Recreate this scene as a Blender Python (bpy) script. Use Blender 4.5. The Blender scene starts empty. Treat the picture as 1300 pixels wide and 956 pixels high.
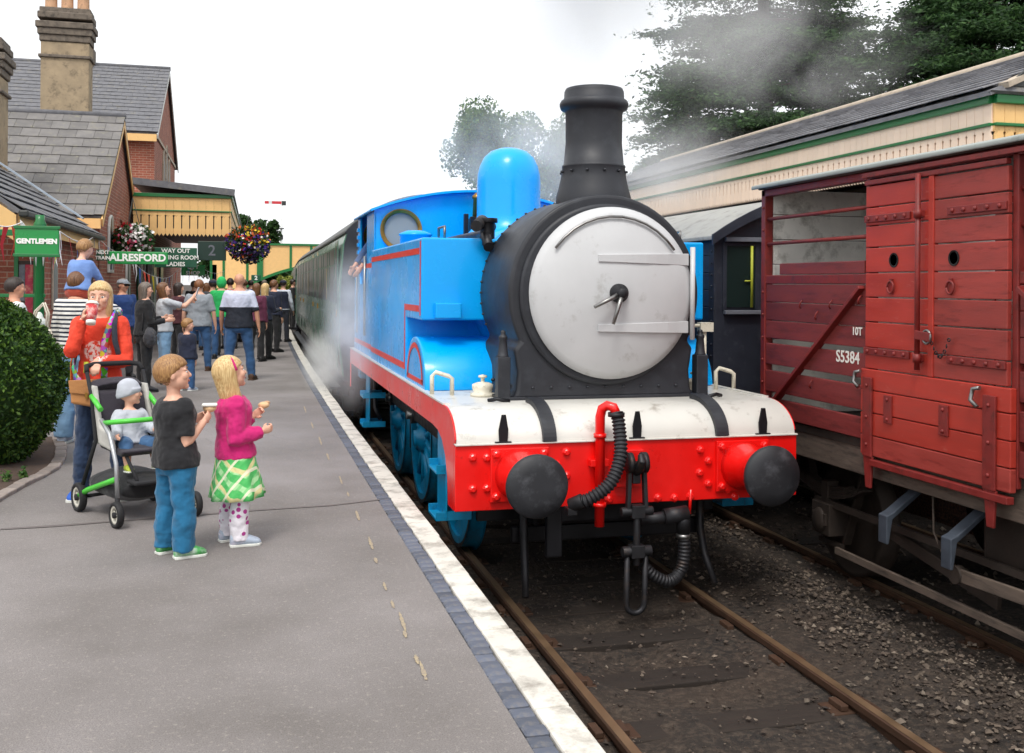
import bpy, bmesh, math, random
import numpy as np
from mathutils import Vector, Matrix
random.seed(7)
SC = bpy.context.scene
COL = SC.collection
# ---------------------------------------------------------------- camera
FPX, HCAM, YH, ROLL = 1300.0, 2.394, 362.4, 0.007
TH = math.atan(340/FPX)
cd = bpy.data.cameras.new('camera'); cam = bpy.data.objects.new('camera', cd); COL.objects.link(cam)
cd.sensor_width = 36; cd.lens = 36*FPX/1300; cd.shift_y = -(478-YH)/1300
cd.clip_start = .1; cd.clip_end = 3000
cam.location = (0, 0, HCAM)
cam.rotation_mode = 'QUATERNION'
cam.rotation_quaternion = (Matrix.Rotation(-TH, 3, 'Z') @ Matrix.Rotation(math.pi/2, 3, 'X') @ Matrix.Rotation(ROLL, 3, 'Z')).to_quaternion()
SC.camera = cam
# ---------------------------------------------------------------- overcast sky, one soft sun
SUN_EL, SUN_AZ = math.radians(58), math.radians(205)      # azimuth clockwise from +Y
w = bpy.data.worlds.new('World'); SC.world = w; w.use_nodes = True
nt = w.node_tree; nt.nodes.clear()
sky = nt.nodes.new('ShaderNodeTexSky'); sky.sky_type = 'NISHITA'; sky.sun_disc = False
sky.sun_elevation = SUN_EL; sky.sun_rotation = SUN_AZ; sky.dust_density = 4
hs = nt.nodes.new('ShaderNodeHueSaturation'); hs.inputs['Saturation'].default_value = .25
b1 = nt.nodes.new('ShaderNodeBackground'); b1.inputs['Strength'].default_value = .06
b2 = nt.nodes.new('ShaderNodeBackground'); b2.inputs['Color'].default_value = (.97, .985, 1, 1); b2.inputs['Strength'].default_value = .82
ad = nt.nodes.new('ShaderNodeAddShader'); wo = nt.nodes.new('ShaderNodeOutputWorld')
L = nt.links.new
L(sky.outputs[0], hs.inputs['Color']); L(hs.outputs[0], b1.inputs['Color'])
L(b1.outputs[0], ad.inputs[0]); L(b2.outputs[0], ad.inputs[1]); L(ad.outputs[0], wo.inputs['Surface'])
sd = bpy.data.lights.new('sun', 'SUN'); sd.energy = 1.5; sd.angle = math.radians(16); sd.color = (1, .96, .9)
sun = bpy.data.objects.new('sun', sd); COL.objects.link(sun)
_d = Vector((math.sin(SUN_AZ)*math.cos(SUN_EL), math.cos(SUN_AZ)*math.cos(SUN_EL), math.sin(SUN_EL)))
sun.rotation_euler = _d.to_track_quat('Z', 'Y').to_euler(); sun.location = _d*60
vs = SC.view_settings; vs.view_transform = 'Standard'; vs.look = 'None'; vs.exposure = .30; vs.gamma = 1; vs.use_curve_mapping = False
cy = SC.cycles; cy.use_denoising = True; cy.volume_bounces = 5; cy.max_bounces = 10; cy.transparent_max_bounces = 16
cy.volume_step_rate = 2.0; cy.volume_max_steps = 128; cy.use_adaptive_sampling = True; cy.adaptive_threshold = .02
cy.caustics_reflective = False; cy.caustics_refractive = False; cy.sample_clamp_indirect = 4
# ---------------------------------------------------------------- pixel of the photograph -> point in the place
def ray(px, py):
    u, v = px-650, py-YH
    xc = (u*math.cos(ROLL)+v*math.sin(ROLL))/FPX; yc = (-u*math.sin(ROLL)+v*math.cos(ROLL))/FPX
    s, c = math.sin(TH), math.cos(TH)
    return Vector((xc*c+s, -xc*s+c, -yc))
def onX(px, py, X): r = ray(px, py); return Vector((0, 0, HCAM))+r*(X/r.x)
def onY(px, py, Y): r = ray(px, py); return Vector((0, 0, HCAM))+r*(Y/r.y)
def onZ(px, py, Z): r = ray(px, py); return Vector((0, 0, HCAM))+r*((Z-HCAM)/r.z)
def curve(y): return .0005*max(0, y-9)**2          # the line bends gently to the right
# ---------------------------------------------------------------- materials
def lin(c):
    if isinstance(c, str):
        c = [int(c[i:i+2], 16)/255 for i in (0, 2, 4)]
        c = [x/12.92 if x <= .04045 else ((x+.055)/1.055)**2.4 for x in c]
    return tuple(c)+(1,)
class NT:
    def __init__(s, name):
        s.m = bpy.data.materials.new(name); s.m.use_nodes = True; s.t = s.m.node_tree; s.t.nodes.clear()
        s.out = s.n('ShaderNodeOutputMaterial'); s.b = s.n('ShaderNodeBsdfPrincipled'); s.l(s.b.outputs[0], s.out.inputs['Surface'])
    def n(s, ty, **kw):
        x = s.t.nodes.new(ty)
        for k, v in kw.items():
            if k in x.inputs.keys(): x.inputs[k].default_value = v
            else: setattr(x, k, v)
        return x
    def l(s, a, b): s.t.links.new(a, b)
    def coord(s, kind='Object', scale=(1, 1, 1)):
        tc = s.n('ShaderNodeTexCoord'); mp = s.n('ShaderNodeMapping'); mp.inputs['Scale'].default_value = scale
        s.l(tc.outputs[kind], mp.inputs['Vector']); return mp.outputs[0]
    def noise(s, vec, scale, detail=5, rough=.6):
        x = s.n('ShaderNodeTexNoise', Scale=scale, Detail=detail, Roughness=rough); s.l(vec, x.inputs['Vector']); return x.outputs['Fac']
    def rng(s, v, a, b, c=0., d=1.):
        x = s.n('ShaderNodeMapRange'); x.inputs['From Min'].default_value = a; x.inputs['From Max'].default_value = b
        x.inputs['To Min'].default_value = c; x.inputs['To Max'].default_value = d; s.l(v, x.inputs['Value']); return x.outputs[0]
    def mix(s, f, a, b, mode='MIX'):
        x = s.n('ShaderNodeMix', data_type='RGBA', blend_type=mode)
        for sock, v in ((x.inputs[0], f), (x.inputs[6], a), (x.inputs[7], b)):
            if hasattr(v, 'links'): s.l(v, sock)
            else: sock.default_value = v
        return x.outputs[2]
    def math(s, op, a, b=0.):
        x = s.n('ShaderNodeMath', operation=op)
        for sock, v in ((x.inputs[0], a), (x.inputs[1], b)):
            if hasattr(v, 'links'): s.l(v, sock)
            else: sock.default_value = v
        return x.outputs[0]
    def bump(s, h, strength, dist=.01):
        x = s.n('ShaderNodeBump'); x.inputs['Strength'].default_value = strength; x.inputs['Distance'].default_value = dist
        s.l(h, x.inputs['Height'])
        s.l(x.outputs[0], s.b.inputs['Normal'])
def mat(name, col, rough=.5, metal=0, var=.12, vs=5, bump=.12, bs=60, rand=0, dirt=None, stretch=(1, 1, 1), coat=0, spec=.5, kind='Object'):
    """painted, wooden, cloth or metal surface: base colour with mottling, optional dirt (colour, amount, scale), fine relief"""
    t = NT(name); v = t.coord(kind, stretch); c = lin(col)
    n1 = t.noise(v, vs, 6)
    f = t.rng(n1, .3, .7)
    lo = tuple(x*(1-var) for x in c[:3])+(1,); hi = tuple(min(1, x*(1+var)) for x in c[:3])+(1,)
    o = t.mix(f, lo, hi)
    if rand:
        oi = t.n('ShaderNodeObjectInfo'); r = t.rng(oi.outputs['Random'], 0, 1, 1-rand, 1+rand)
        g = t.n('ShaderNodeCombineColor'); [t.l(r, g.inputs[i]) for i in range(3)]
        o = t.mix(1., o, g.outputs[0], 'MULTIPLY')
    rr = t.rng(n1, .3, .7, max(.05, rough-.08), min(1, rough+.1))
    if dirt:
        dc, da, ds = dirt
        n2 = t.noise(v, ds, 8, .68); m = t.rng(n2, .62-da*.35, .78-da*.2)
        o = t.mix(t.math('MULTIPLY', m, .85), o, lin(dc))
    t.l(o, t.b.inputs['Base Color']); t.l(rr, t.b.inputs['Roughness'])
    t.b.inputs['Metallic'].default_value = metal
    t.b.inputs['Specular IOR Level'].default_value = spec
    if coat: t.b.inputs['Coat Weight'].default_value = coat; t.b.inputs['Coat Roughness'].default_value = .08
    if bump: t.bump(t.noise(v, bs, 4), bump, .004)
    return t.m
M = {}
def uv_xyz(t):                                    # wall coordinates: along the wall and up, for axis-aligned walls
    tc = t.n('ShaderNodeTexCoord'); sp = t.n('ShaderNodeSeparateXYZ'); t.l(tc.outputs['Object'], sp.inputs[0])
    cb = t.n('ShaderNodeCombineXYZ'); t.l(t.math('ADD', sp.outputs[0], sp.outputs[1]), cb.inputs[0]); t.l(sp.outputs[2], cb.inputs[1])
    return cb.outputs[0], tc.outputs['Object']
def brick_mat(name, c1, c2, mortar, scale=1.0):
    t = NT(name); uv, ob = uv_xyz(t)
    b = t.n('ShaderNodeTexBrick'); t.l(uv, b.inputs['Vector'])
    b.inputs['Color1'].default_value = lin(c1); b.inputs['Color2'].default_value = lin(c2); b.inputs['Mortar'].default_value = lin(mortar)
    b.inputs['Scale'].default_value = 1/scale; b.inputs['Brick Width'].default_value = .225; b.inputs['Row Height'].default_value = .075
    b.inputs['Mortar Size'].default_value = .008; b.inputs['Mortar Smooth'].default_value = .3; b.inputs['Bias'].default_value = 0
    n = t.noise(ob, 3, 6); o = t.mix(t.rng(n, .35, .7, 0, .5), b.outputs['Color'], (.06, .03, .025, 1))
    n2 = t.noise(ob, 40, 3); o = t.mix(t.rng(n2, .4, .7, 0, .3), o, lin('c98c70'))
    t.l(o, t.b.inputs['Base Color']); t.b.inputs['Roughness'].default_value = .85
    t.bump(t.math('SUBTRACT', 1., b.outputs['Fac']), .5, .008)
    return t.m
# ---------------------------------------------------------------- mesh builder
class MB:
    def __init__(s): s.v = []; s.f = []; s.sm = []
    def add(s, vs, fs, sm=False):
        o = len(s.v); s.v += [tuple(v) for v in vs]; s.f += [tuple(i+o for i in f) for f in fs]; s.sm += [sm]*len(fs); return s
    def box(s, x0, x1, y0, y1, z0, z1):
        return s.add([(x, y, z) for x in (x0, x1) for y in (y0, y1) for z in (z0, z1)],
                     [(0, 1, 3, 2), (4, 6, 7, 5), (0, 4, 5, 1), (2, 3, 7, 6), (0, 2, 6, 4), (1, 5, 7, 3)])
    def obox(s, c, size, mtx):
        hx, hy, hz = [a/2 for a in size]; c = Vector(c)
        return s.add([c+mtx @ Vector((x, y, z)) for x in (-hx, hx) for y in (-hy, hy) for z in (-hz, hz)],
                     [(0, 1, 3, 2), (4, 6, 7, 5), (0, 4, 5, 1), (2, 3, 7, 6), (0, 2, 6, 4), (1, 5, 7, 3)])
    def bar(s, a, b, w, h, up=(0, 0, 1)):
        a, b = Vector(a), Vector(b); d = (b-a).normalized(); u = Vector(up)
        if abs(d.dot(u)) > .98: u = Vector((1, 0, 0))
        r = d.cross(u).normalized(); u = r.cross(d)
        return s.obox((a+b)/2, (w, (b-a).length, h), Matrix((r, d, u)).transposed())
    def loft(s, rings, closed=True, caps=True, sm=True):
        n = len(rings[0]); vs = [p for r in rings for p in r]; fs = []
        for i in range(len(rings)-1):
            for j in range(n if closed else n-1):
                k = (j+1) % n; fs.append((i*n+j, i*n+k, (i+1)*n+k, (i+1)*n+j))
        s.add(vs, fs, sm)
        if caps and closed:
            o = len(s.v)-len(vs)
            s.f.append(tuple(o+j for j in reversed(range(n)))); s.sm.append(False)
            e = o+(len(rings)-1)*n; s.f.append(tuple(e+j for j in range(n))); s.sm.append(False)
        return s
    def tube(s, pts, r, n=10, caps=True, sx=1.0):
        pts = [Vector(p) for p in pts]; rs = r if hasattr(r, '__len__') else [r]*len(pts); rings = []; pu = None
        for i, p in enumerate(pts):
            d = (pts[min(i+1, len(pts)-1)]-pts[max(i-1, 0)]).normalized()
            if pu is None:
                u = Vector((0, 0, 1)) if abs(d.z) < .9 else Vector((0, 1, 0))
            else: u = pu
            a = d.cross(u).normalized(); b = a.cross(d).normalized(); pu = b
            rings.append([p+(a*math.cos(2*math.pi*k/n)*sx+b*math.sin(2*math.pi*k/n))*rs[i] for k in range(n)])
        return s.loft(rings, True, caps)
    def cyl(s, a, b, r, r2=None, n=20, caps=True): return s.tube([a, b], [r, r if r2 is None else r2], n, caps)
    def lathe(s, prof, o=(0, 0, 0), axis='Z', n=32, sm=True, caps=True):
        """prof: (radius, height) pairs; closed where radius is 0"""
        o = Vector(o); rings = []
        for r, h in prof:
            r = max(r, 1e-4); ring = []
            for k in range(n):
                a = 2*math.pi*k/n; c, d = r*math.cos(a), r*math.sin(a)
                ring.append(o+Vector({'Z': (c, d, h), 'Y': (d, h, c), 'X': (h, c, d)}[axis]))
            rings.append(ring)
        return s.loft(rings, True, caps and tuple(prof[0]) != tuple(prof[-1]), sm)
    def ell(s, c, r, n=16, m=10, mtx=None):
        c = Vector(c); rings = []
        for i in range(m+1):
            t = math.pi*i/m; st = max(math.sin(t), .01)
            ring = []
            for k in range(n):
                a = 2*math.pi*k/n; p = Vector((r[0]*st*math.cos(a), r[1]*st*math.sin(a), -r[2]*math.cos(t)))
                ring.append(c+(mtx @ p if mtx else p))
            rings.append(ring)
        return s.loft(rings)
    def prism(s, poly, a, b, axis='X', sm=False):
        """polygon in the plane across the axis, extruded from a to b; X: (y,z)  Y: (x,z)  Z: (x,y)"""
        f = {'X': lambda p, t: (t, p[0], p[1]), 'Y': lambda p, t: (p[0], t, p[1]), 'Z': lambda p, t: (p[0], p[1], t)}[axis]
        n = len(poly); vs = [f(p, a) for p in poly]+[f(p, b) for p in poly]
        s.add(vs, [(i, (i+1) % n, n+(i+1) % n, n+i) for i in range(n)], sm)
        o = len(s.v)-2*n; s.f += [tuple(o+i for i in reversed(range(n))), tuple(o+n+i for i in range(n))]; s.sm += [False, False]
        return s
    def build(s, name, m=None, parent=None, w=False, bevel=0, seg=2, kind=None, label=None):
        v = s.v
        if w and parent is not None:
            o = Vector((0, 0, 0)); q = parent
            while q: o += q.location; q = q.parent
            v = [(a[0]-o.x, a[1]-o.y, a[2]-o.z) for a in v]
        me = bpy.data.meshes.new(name); me.from_pydata(v, [], s.f); me.update()
        me.polygons.foreach_set('use_smooth', s.sm)
        if len(s.f) < 60000:
            bm = bmesh.new(); bm.from_mesh(me); bmesh.ops.recalc_face_normals(bm, faces=bm.faces); bm.to_mesh(me); bm.free()
        return obj(name, me, m, parent, bevel, seg, kind, label)
def obj(name, me, m=None, parent=None, bevel=0, seg=2, kind=None, label=None):
    o = bpy.data.objects.new(name, me); COL.objects.link(o)
    if m is not None and not me.materials: me.materials.append(M[m] if isinstance(m, str) else m)
    if parent is not None: o.parent = parent
    if bevel:
        b = o.modifiers.new('bevel', 'BEVEL'); b.width = bevel; b.segments = seg; b.limit_method = 'ANGLE'; b.angle_limit = .6
    if kind: o['kind'] = kind
    if label: o['label'] = label
    return o
def rep(o, loc=None, rotz=None, parent=False):     # another piece with the same mesh
    c = o.copy(); COL.objects.link(c)
    if loc is not None: c.location = loc
    if rotz is not None: c.rotation_euler = (0, 0, rotz)
    if parent is not False: c.parent = parent
    return c
def tag(o, label, cat, group=None):
    o['label'] = label; o['category'] = cat
    if group: o['group'] = group
    return o
def thing(name, label, cat, loc=(0, 0, 0), rotz=0, group=None):
    o = bpy.data.objects.new(name, None); COL.objects.link(o); o.location = loc; o.rotation_euler = (0, 0, rotz); o.empty_display_size = .1
    return tag(o, label, cat, group)
def struct(o): o['kind'] = 'structure'; return o
def place(name, loc=(0, 0, 0)):
    o = bpy.data.objects.new(name, None); COL.objects.link(o); o.location = loc; return struct(o)
def text(name, s, size, m, parent, loc, rot, ext=.003, align='CENTER', sx=1.0, bold=0):
    cu = bpy.data.curves.new(name, 'FONT'); cu.body = s; cu.size = size; cu.align_x = align; cu.align_y = 'CENTER'; cu.extrude = ext; cu.offset = bold
    cu.resolution_u = 3
    o = bpy.data.objects.new('tmp_text', cu); COL.objects.link(o)
    dg = bpy.context.evaluated_depsgraph_get(); me = bpy.data.meshes.new_from_object(o.evaluated_get(dg)); bpy.data.objects.remove(o)
    q = obj(name, me, m, parent); q.location = loc; q.rotation_euler = rot; q.scale = (sx, 1, 1); return q
def arc(cx, cy, r, a0, a1, n, ry=None):
    ry = r if ry is None else ry
    return [(cx+r*math.cos(math.radians(a0+(a1-a0)*i/n)), cy+ry*math.sin(math.radians(a0+(a1-a0)*i/n))) for i in range(n+1)]
PZ = .80                                           # platform height above the rails
# ================================================================ materials of the setting
def ground_mat():
    t = NT('dirty_ballast_ground'); v = t.coord()
    n = t.noise(v, 1.3, 8, .65); f = t.noise(v, 22, 5, .7)
    o = t.mix(t.rng(n, .35, .68), lin('221e1b'), lin('3d3229')); o = t.mix(t.rng(f, .45, .72, 0, .75), o, lin('5e5145'))
    t.l(o, t.b.inputs['Base Color']); t.b.inputs['Roughness'].default_value = .93; t.bump(f, .9, .03); return t.m
M['ground'] = ground_mat()
def asphalt_mat():
    t = NT('worn_asphalt'); v = t.coord()
    n = t.noise(v, .55, 7, .6); f = t.noise(v, 170, 4, .75); g = t.noise(v, 45, 5, .75)
    o = t.mix(t.rng(n, .35, .65), lin('726d6a'), lin('979190')); o = t.mix(t.rng(f, .42, .66, 0, .75), o, lin('554e49')); o = t.mix(t.rng(g, .55, .75, 0, .55), o, lin('b9b0a6'))
    w = t.n('ShaderNodeTexVoronoi', feature='DISTANCE_TO_EDGE', Scale=.42); d = t.n('ShaderNodeVectorMath', operation='ADD')
    nc = t.n('ShaderNodeTexNoise', Scale=3., Detail=4.); t.l(v, nc.inputs['Vector']); sc = t.n('ShaderNodeVectorMath', operation='SCALE'); sc.inputs['Scale'].default_value = .35
    t.l(nc.outputs['Color'], sc.inputs[0]); t.l(v, d.inputs[0]); t.l(sc.outputs[0], d.inputs[1]); t.l(d.outputs[0], w.inputs['Vector'])
    cr = t.math('MULTIPLY', t.rng(w.outputs['Distance'], 0., .004, .45, 0.), t.rng(n, .5, .6))
    o = t.mix(cr, o, lin('4a4442')); t.l(o, t.b.inputs['Base Color']); t.b.inputs['Roughness'].default_value = .88
    t.bump(f, .35, .004); return t.m
M['asphalt'] = asphalt_mat()
M['white_edge'] = mat('worn_white_edge_paint', 'd2cdc3', .75, var=.08, vs=3, dirt=('7f786e', .4, 7), bump=.3, bs=80)
M['paver'] = mat('blue_engineering_brick', '565b68', .62, var=.2, vs=9, rand=.28, bump=.4, bs=70, dirt=('7d766c', .25, 14))
M['plat_wall'] = brick_mat('sooty_platform_brick', '3d2c26', '4f3a30', '2f2a26')
M['rail_side'] = mat('rusty_rail_steel', '4a3426', .7, .3, var=.3, vs=9, bump=.3, bs=40)
M['rail_top'] = mat('worn_rail_head', '8a7258', .42, .6, var=.2, vs=4, bump=.05)
M['sleeper'] = mat('oily_timber_sleeper', '2b231d', .85, var=.3, vs=6, stretch=(1, 6, 6), bump=.6, bs=20, rand=.2)
def stone_mat():
    t = NT('ballast_stone'); g = t.n('ShaderNodeNewGeometry')
    r = t.n('ShaderNodeValToRGB'); e = r.color_ramp.elements
    e[0].color = lin('2c2724'); e[1].color = lin('8c8072'); e[0].position = 0; e[1].position = 1
    for p, c in ((.3, '453a32'), (.6, '5c5046'), (.88, '736659')): x = e.new(p); x.color = lin(c)
    t.l(g.outputs['Random Per Island'], r.inputs['Fac'])
    v = t.coord(); n = t.noise(v, 1.2, 5); o = t.mix(t.rng(n, .34, .6, .7, .0), r.outputs[0], lin('2a231e'))
    t.l(o, t.b.inputs['Base Color']); t.b.inputs['Roughness'].default_value = .9; t.bump(t.noise(v, 90, 3), .5, .004); return t.m
M['stone'] = stone_mat()
M['soil'] = mat('bed_soil', '4a3a30', .95, var=.3, vs=14, bump=.9, bs=50)
M['kerb'] = mat('bed_kerb_brick', '8a7f78', .85, var=.2, vs=12, rand=.2, bump=.4)
M['yellow_mark'] = mat('worn_yellow_paint', 'b9a67e', .8, var=.2, vs=30, dirt=('857b74', .95, 60), bump=.2)
# ---------------------------------------------------------------- ground sheet
mb = MB(); mb.add([(-900, -60, -.17), (900, -60, -.17), (900, 1500, -.17), (-900, 1500, -.17)], [(0, 1, 2, 3)])
struct(mb.build('ground', 'ground'))
# relief of the dirt in the four-foot and between the tracks
rng = np.random.default_rng(3)
nx, ny = 70, 190; X = np.linspace(1.24, 7.1, nx); Y = np.linspace(.8, 24, ny); vs_ = []
hn = rng.normal(0, 1, (ny, nx)); hn = sum(np.roll(np.roll(hn, a, 0), b, 1) for a in (-1, 0, 1) for b in (-1, 0, 1))/9
for j, y in enumerate(Y):
    for i, x in enumerate(X):
        base = -.075 + .022*math.sin(x*3.1)*math.sin(y*1.7) + .05*math.exp(-((x-4.2)/.45)**2) - .02*math.exp(-((x-2.7)/.4)**2)
        vs_.append((x+curve(y), y, base+.028*hn[j, i]))
mb = MB(); mb.add(vs_, [(j*nx+i, j*nx+i+1, (j+1)*nx+i+1, (j+1)*nx+i) for j in range(ny-1) for i in range(nx-1)], True)
struct(mb.build('trackbed', 'ground'))
# ---------------------------------------------------------------- tracks
TC1, TC2 = 2.71, 5.735
def rail_profile(): return [(-.036, 0), (-.036, -.035), (-.012, -.05), (-.012, -.115), (-.065, -.128), (-.065, -.14), (.065, -.14), (.065, -.128), (.012, -.115), (.012, -.05), (.036, -.035), (.036, 0), (.03, .006), (-.03, .006)]
def track(tc):
    e = place('railway_track', (tc, 0, 0))
    ys = [-4, 2]+list(range(4, 160, 4))
    for s in (-1, 1):
        pr = rail_profile()
        r = MB().loft([[(s*.7525+curve(y)+px, y, pz) for px, pz in pr] for y in ys], sm=False).build('rail', 'rail_side', e)
        MB().loft([[(s*.7525+curve(y)-.026, y, .0085), (s*.7525+curve(y)+.026, y, .0085)] for y in ys], closed=False, sm=False).build('rail_head', 'rail_top', r)
    sl = MB().box(-1.3, 1.3, -.125, .125, -.19, -.062).build('sleeper', 'sleeper', e, bevel=.008)
    sl.location = (0, 1, 0)
    for i in range(1, 60): rep(sl, (curve(1+i*.72), 1+i*.72, random.uniform(-.02, .002)))
    ch = MB().box(-.16, .16, -.09, .09, -.13, -.085).box(-.1, -.05, -.07, .07, -.085, -.05).box(.05, .1, -.07, .07, -.085, -.05).build('rail_chair', 'rail_side', e, bevel=.006)
    ch.location = (-.7525, 1, .02)
    for i in range(0, 30):
        for s in (-1, 1):
            if i or s > 0: rep(ch, (s*.7525+curve(1+i*.72), 1+i*.72, .02))
    return e
track(TC1); track(TC2)
# ---------------------------------------------------------------- loose stones
def stones(n, sx, sy, size, z=-.06):
    r = np.random.default_rng(n); V = []; Fc = []
    base = np.array([(1, 0, 0), (-1, 0, 0), (0, 1, 0), (0, -1, 0), (0, 0, 1), (0, 0, -1)], float)
    fac = [(0, 2, 4), (2, 1, 4), (1, 3, 4), (3, 0, 4), (2, 0, 5), (1, 2, 5), (3, 1, 5), (0, 3, 5)]
    for i in range(n):
        x, y = sx(r), sy(r); s = size(r)
        b = base*(r.uniform(.6, 1.2, (6, 3)))*np.array([1, 1, .65])+r.normal(0, .18, (6, 3))
        a = r.uniform(0, 6.3); R = np.array([[math.cos(a), -math.sin(a), 0], [math.sin(a), math.cos(a), 0], [0, 0, 1]])
        zz = z+.045*math.exp(-((x-4.2)/.45)**2)+.015*r.random()
        p = (b*s) @ R.T+np.array([x+curve(y), y, zz]); o = len(V); V += p.tolist(); Fc += [tuple(k+o for k in f) for f in fac]
    return V, Fc
mb = MB()
for n, sx, sy, sz in ((13000, lambda r: min(5.0, max(3.5, r.normal(4.3, .38))), lambda r: 1.5+13*r.random()**1.3, lambda r: .006+.022*r.random()**2.4),
                      (2600, lambda r: r.uniform(2.0, 3.4), lambda r: 1.5+9*r.random(), lambda r: .004+.020*r.random()**4),
                      (2600, lambda r: r.uniform(5.05, 6.9), lambda r: 2+14*r.random(), lambda r: .01+.025*r.random()**2),
                      (900, lambda r: r.uniform(1.26, 1.9), lambda r: 1.5+9*r.random(), lambda r: .006+.016*r.random()**2)):
    mb.add(*stones(n, sx, sy, sz))
o = mb.build('ballast', 'stone', kind='stuff'); tag(o, 'grey and brown ballast stones scattered between the two tracks', 'ballast')
# ---------------------------------------------------------------- platform
EDGE = 1.2
pl = place('platform', (0, 0, 0))
ys = [-6, 0, 3, 6, 9]+list(range(12, 150, 4))
MB().loft([[(-14, y, PZ), (EDGE-.232+curve(y), y, PZ)] for y in ys], closed=False, sm=False).build('asphalt', 'asphalt', pl)
MB().loft([[(EDGE-.08+curve(y), y, PZ-.05), (EDGE-.08+curve(y), y, -.3)] for y in ys], closed=False, sm=False).build('platform_wall', 'plat_wall', pl)
# white coping slabs, one by one near, then a far run
def jit(a): return random.uniform(-a, a)
y = 1.0; k = 0
while y < 62:
    L_ = .9; c0, c1 = curve(y), curve(y+L_)
    x0, x1 = EDGE-.135, EDGE+.012
    e0, e1 = jit(.006), jit(.006)
    MB().add([(x0+c0+jit(.004), y+.004, PZ-.07), (x1+c0+e0, y+.004, PZ-.07), (x1+c1+e1, y+L_-.004, PZ-.07), (x0+c1, y+L_-.004, PZ-.07),
              (x0+c0, y+.004, PZ+.006), (x1+c0+e0, y+.004, PZ+.006), (x1+c1+e1, y+L_-.004, PZ+.006), (x0+c1, y+L_-.004, PZ+.006)],
             [(0, 3, 2, 1), (4, 5, 6, 7), (0, 1, 5, 4), (1, 2, 6, 5), (2, 3, 7, 6), (3, 0, 4, 7)]).build('edging_slab', 'white_edge', pl, bevel=.01, seg=2)
    y += L_
# blue brick course beside them
bk = MB().box(-.046, .046, -.0375, .0375, -.06, .0).build('edging_brick', 'paver', pl, bevel=.007, seg=1)
first = True; y = 1.2; n = 0
while n < 250:
    loc = (EDGE-.185+curve(y)+jit(.006), y, PZ+.004+jit(.0035))
    if first: bk.location = loc; first = False
    else: rep(bk, loc, jit(.03))
    y += .083; n += 1
mb = MB()
while y < 60:
    c = curve(y); mb.box(EDGE-.231+c, EDGE-.139+c, y-.036, y+.036, PZ-.05, PZ+.003); y += .083
mb.build('edging_bricks_far', 'paver', pl, kind='stuff').name = 'edging_brick_course'
# what is left of the yellow line
for px, py, dx, dy in ((431, 610, 3, 10), (441, 628, 3, 6), (452, 655, 3, 12), (468, 690, 4, 16), (476, 712, 3, 7), (487, 745, 3, 10), (497, 768, 3, 9), (507, 790, 4, 24), (513, 806, 3, 8), (527, 838, 3, 12), (533, 852, 4, 24), (405, 560, 2, 10), (415, 580, 2, 8), (395, 540, 2, 8), (386, 520, 2, 8)):
    a = onZ(px, py-dy/2, PZ); b = onZ(px+dy*.33, py+dy/2, PZ); wd = .009; N = 11; L1 = []; R1 = []
    for i in range(N+1):
        p = a.lerp(b, i/N); q = wd*(.35+.65*random.random())*(.5+.9*math.sin(math.pi*(i+.5)/(N+1)))
        L1.append((p.x-q, p.y+jit(.004), PZ+.004)); R1.append((p.x+q, p.y+jit(.004), PZ+.004))
    MB().loft([[l, r] for l, r in zip(L1, R1)], closed=False, sm=False).build('yellow_paint_mark', 'yellow_mark', pl)
# repaired trench across the asphalt and a patch seam
M['seam'] = mat('tar_seam', '6b6462', .9, var=.2, vs=20, bump=.4)
pts = [onZ(x, y, PZ) for x, y in ((0, 672), (70, 668), (150, 662), (240, 655), (330, 648), (420, 642), (505, 632))]
rows = []
for i, p in enumerate(pts):
    rows.append([(p.x, p.y-.022+jit(.01), PZ+.004), (p.x+jit(.02), p.y+.02+jit(.01), PZ+.004)])
MB().loft(rows, closed=False, sm=False).build('tar_seam', 'seam', pl)
# planting bed by the clipped bush
bed = [onZ(x, y, PZ) for x, y in ((-260, 700), (-60, 668), (0, 632), (25, 618), (48, 607), (66, 597), (76, 585), (78, 570), (72, 556))]
poly = [(p.x, p.y) for p in bed]+[(-3.2, 11.4), (-5, 11), (-6, 8)]
N = len(poly); c_ = (-3.0, 9.0)
mb = MB(); mb.add([(c_[0], c_[1], PZ+.11)]+[(x, y, PZ+.015) for x, y in poly], [(0, i+1, (i+1) % N+1) for i in range(N)], True)
struct(mb.build('planting_bed', 'soil'))
kb = None
for i in range(len(bed)-1):
    a, b = bed[i], bed[i+1]; Ls = (b-a).length; n = max(1, round(Ls/.23)); ang = math.atan2(b.y-a.y, b.x-a.x)
    for k in range(n):
        p = a.lerp(b, (k+.5)/n)
        if kb is None:
            kb = MB().box(-.107, .107, -.05, .05, -.05, .03).build('kerb_brick', 'kerb', pl, bevel=.01, seg=2); kb.location = (p.x, p.y, PZ); kb.rotation_euler[2] = ang
        else: rep(kb, (p.x, p.y, PZ+jit(.006)), ang+jit(.04))
# far platform on the other side of the second track
isl = place('island_platform', (0, 0, 0))
MB().loft([[(7.2+curve(y), y, PZ), (13+curve(y), y, PZ)] for y in ys], closed=False, sm=False).build('asphalt', 'asphalt', isl)
MB().loft([[(7.25+curve(y), y, PZ-.03), (7.25+curve(y), y, -.3)] for y in ys], closed=False, sm=False).build('platform_wall', 'plat_wall', isl)
MB().loft([[(7.18+curve(y), y, PZ+.005), (7.5+curve(y), y, PZ+.005)] for y in ys], closed=False, sm=False).build('edging', 'white_edge', isl)
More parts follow.
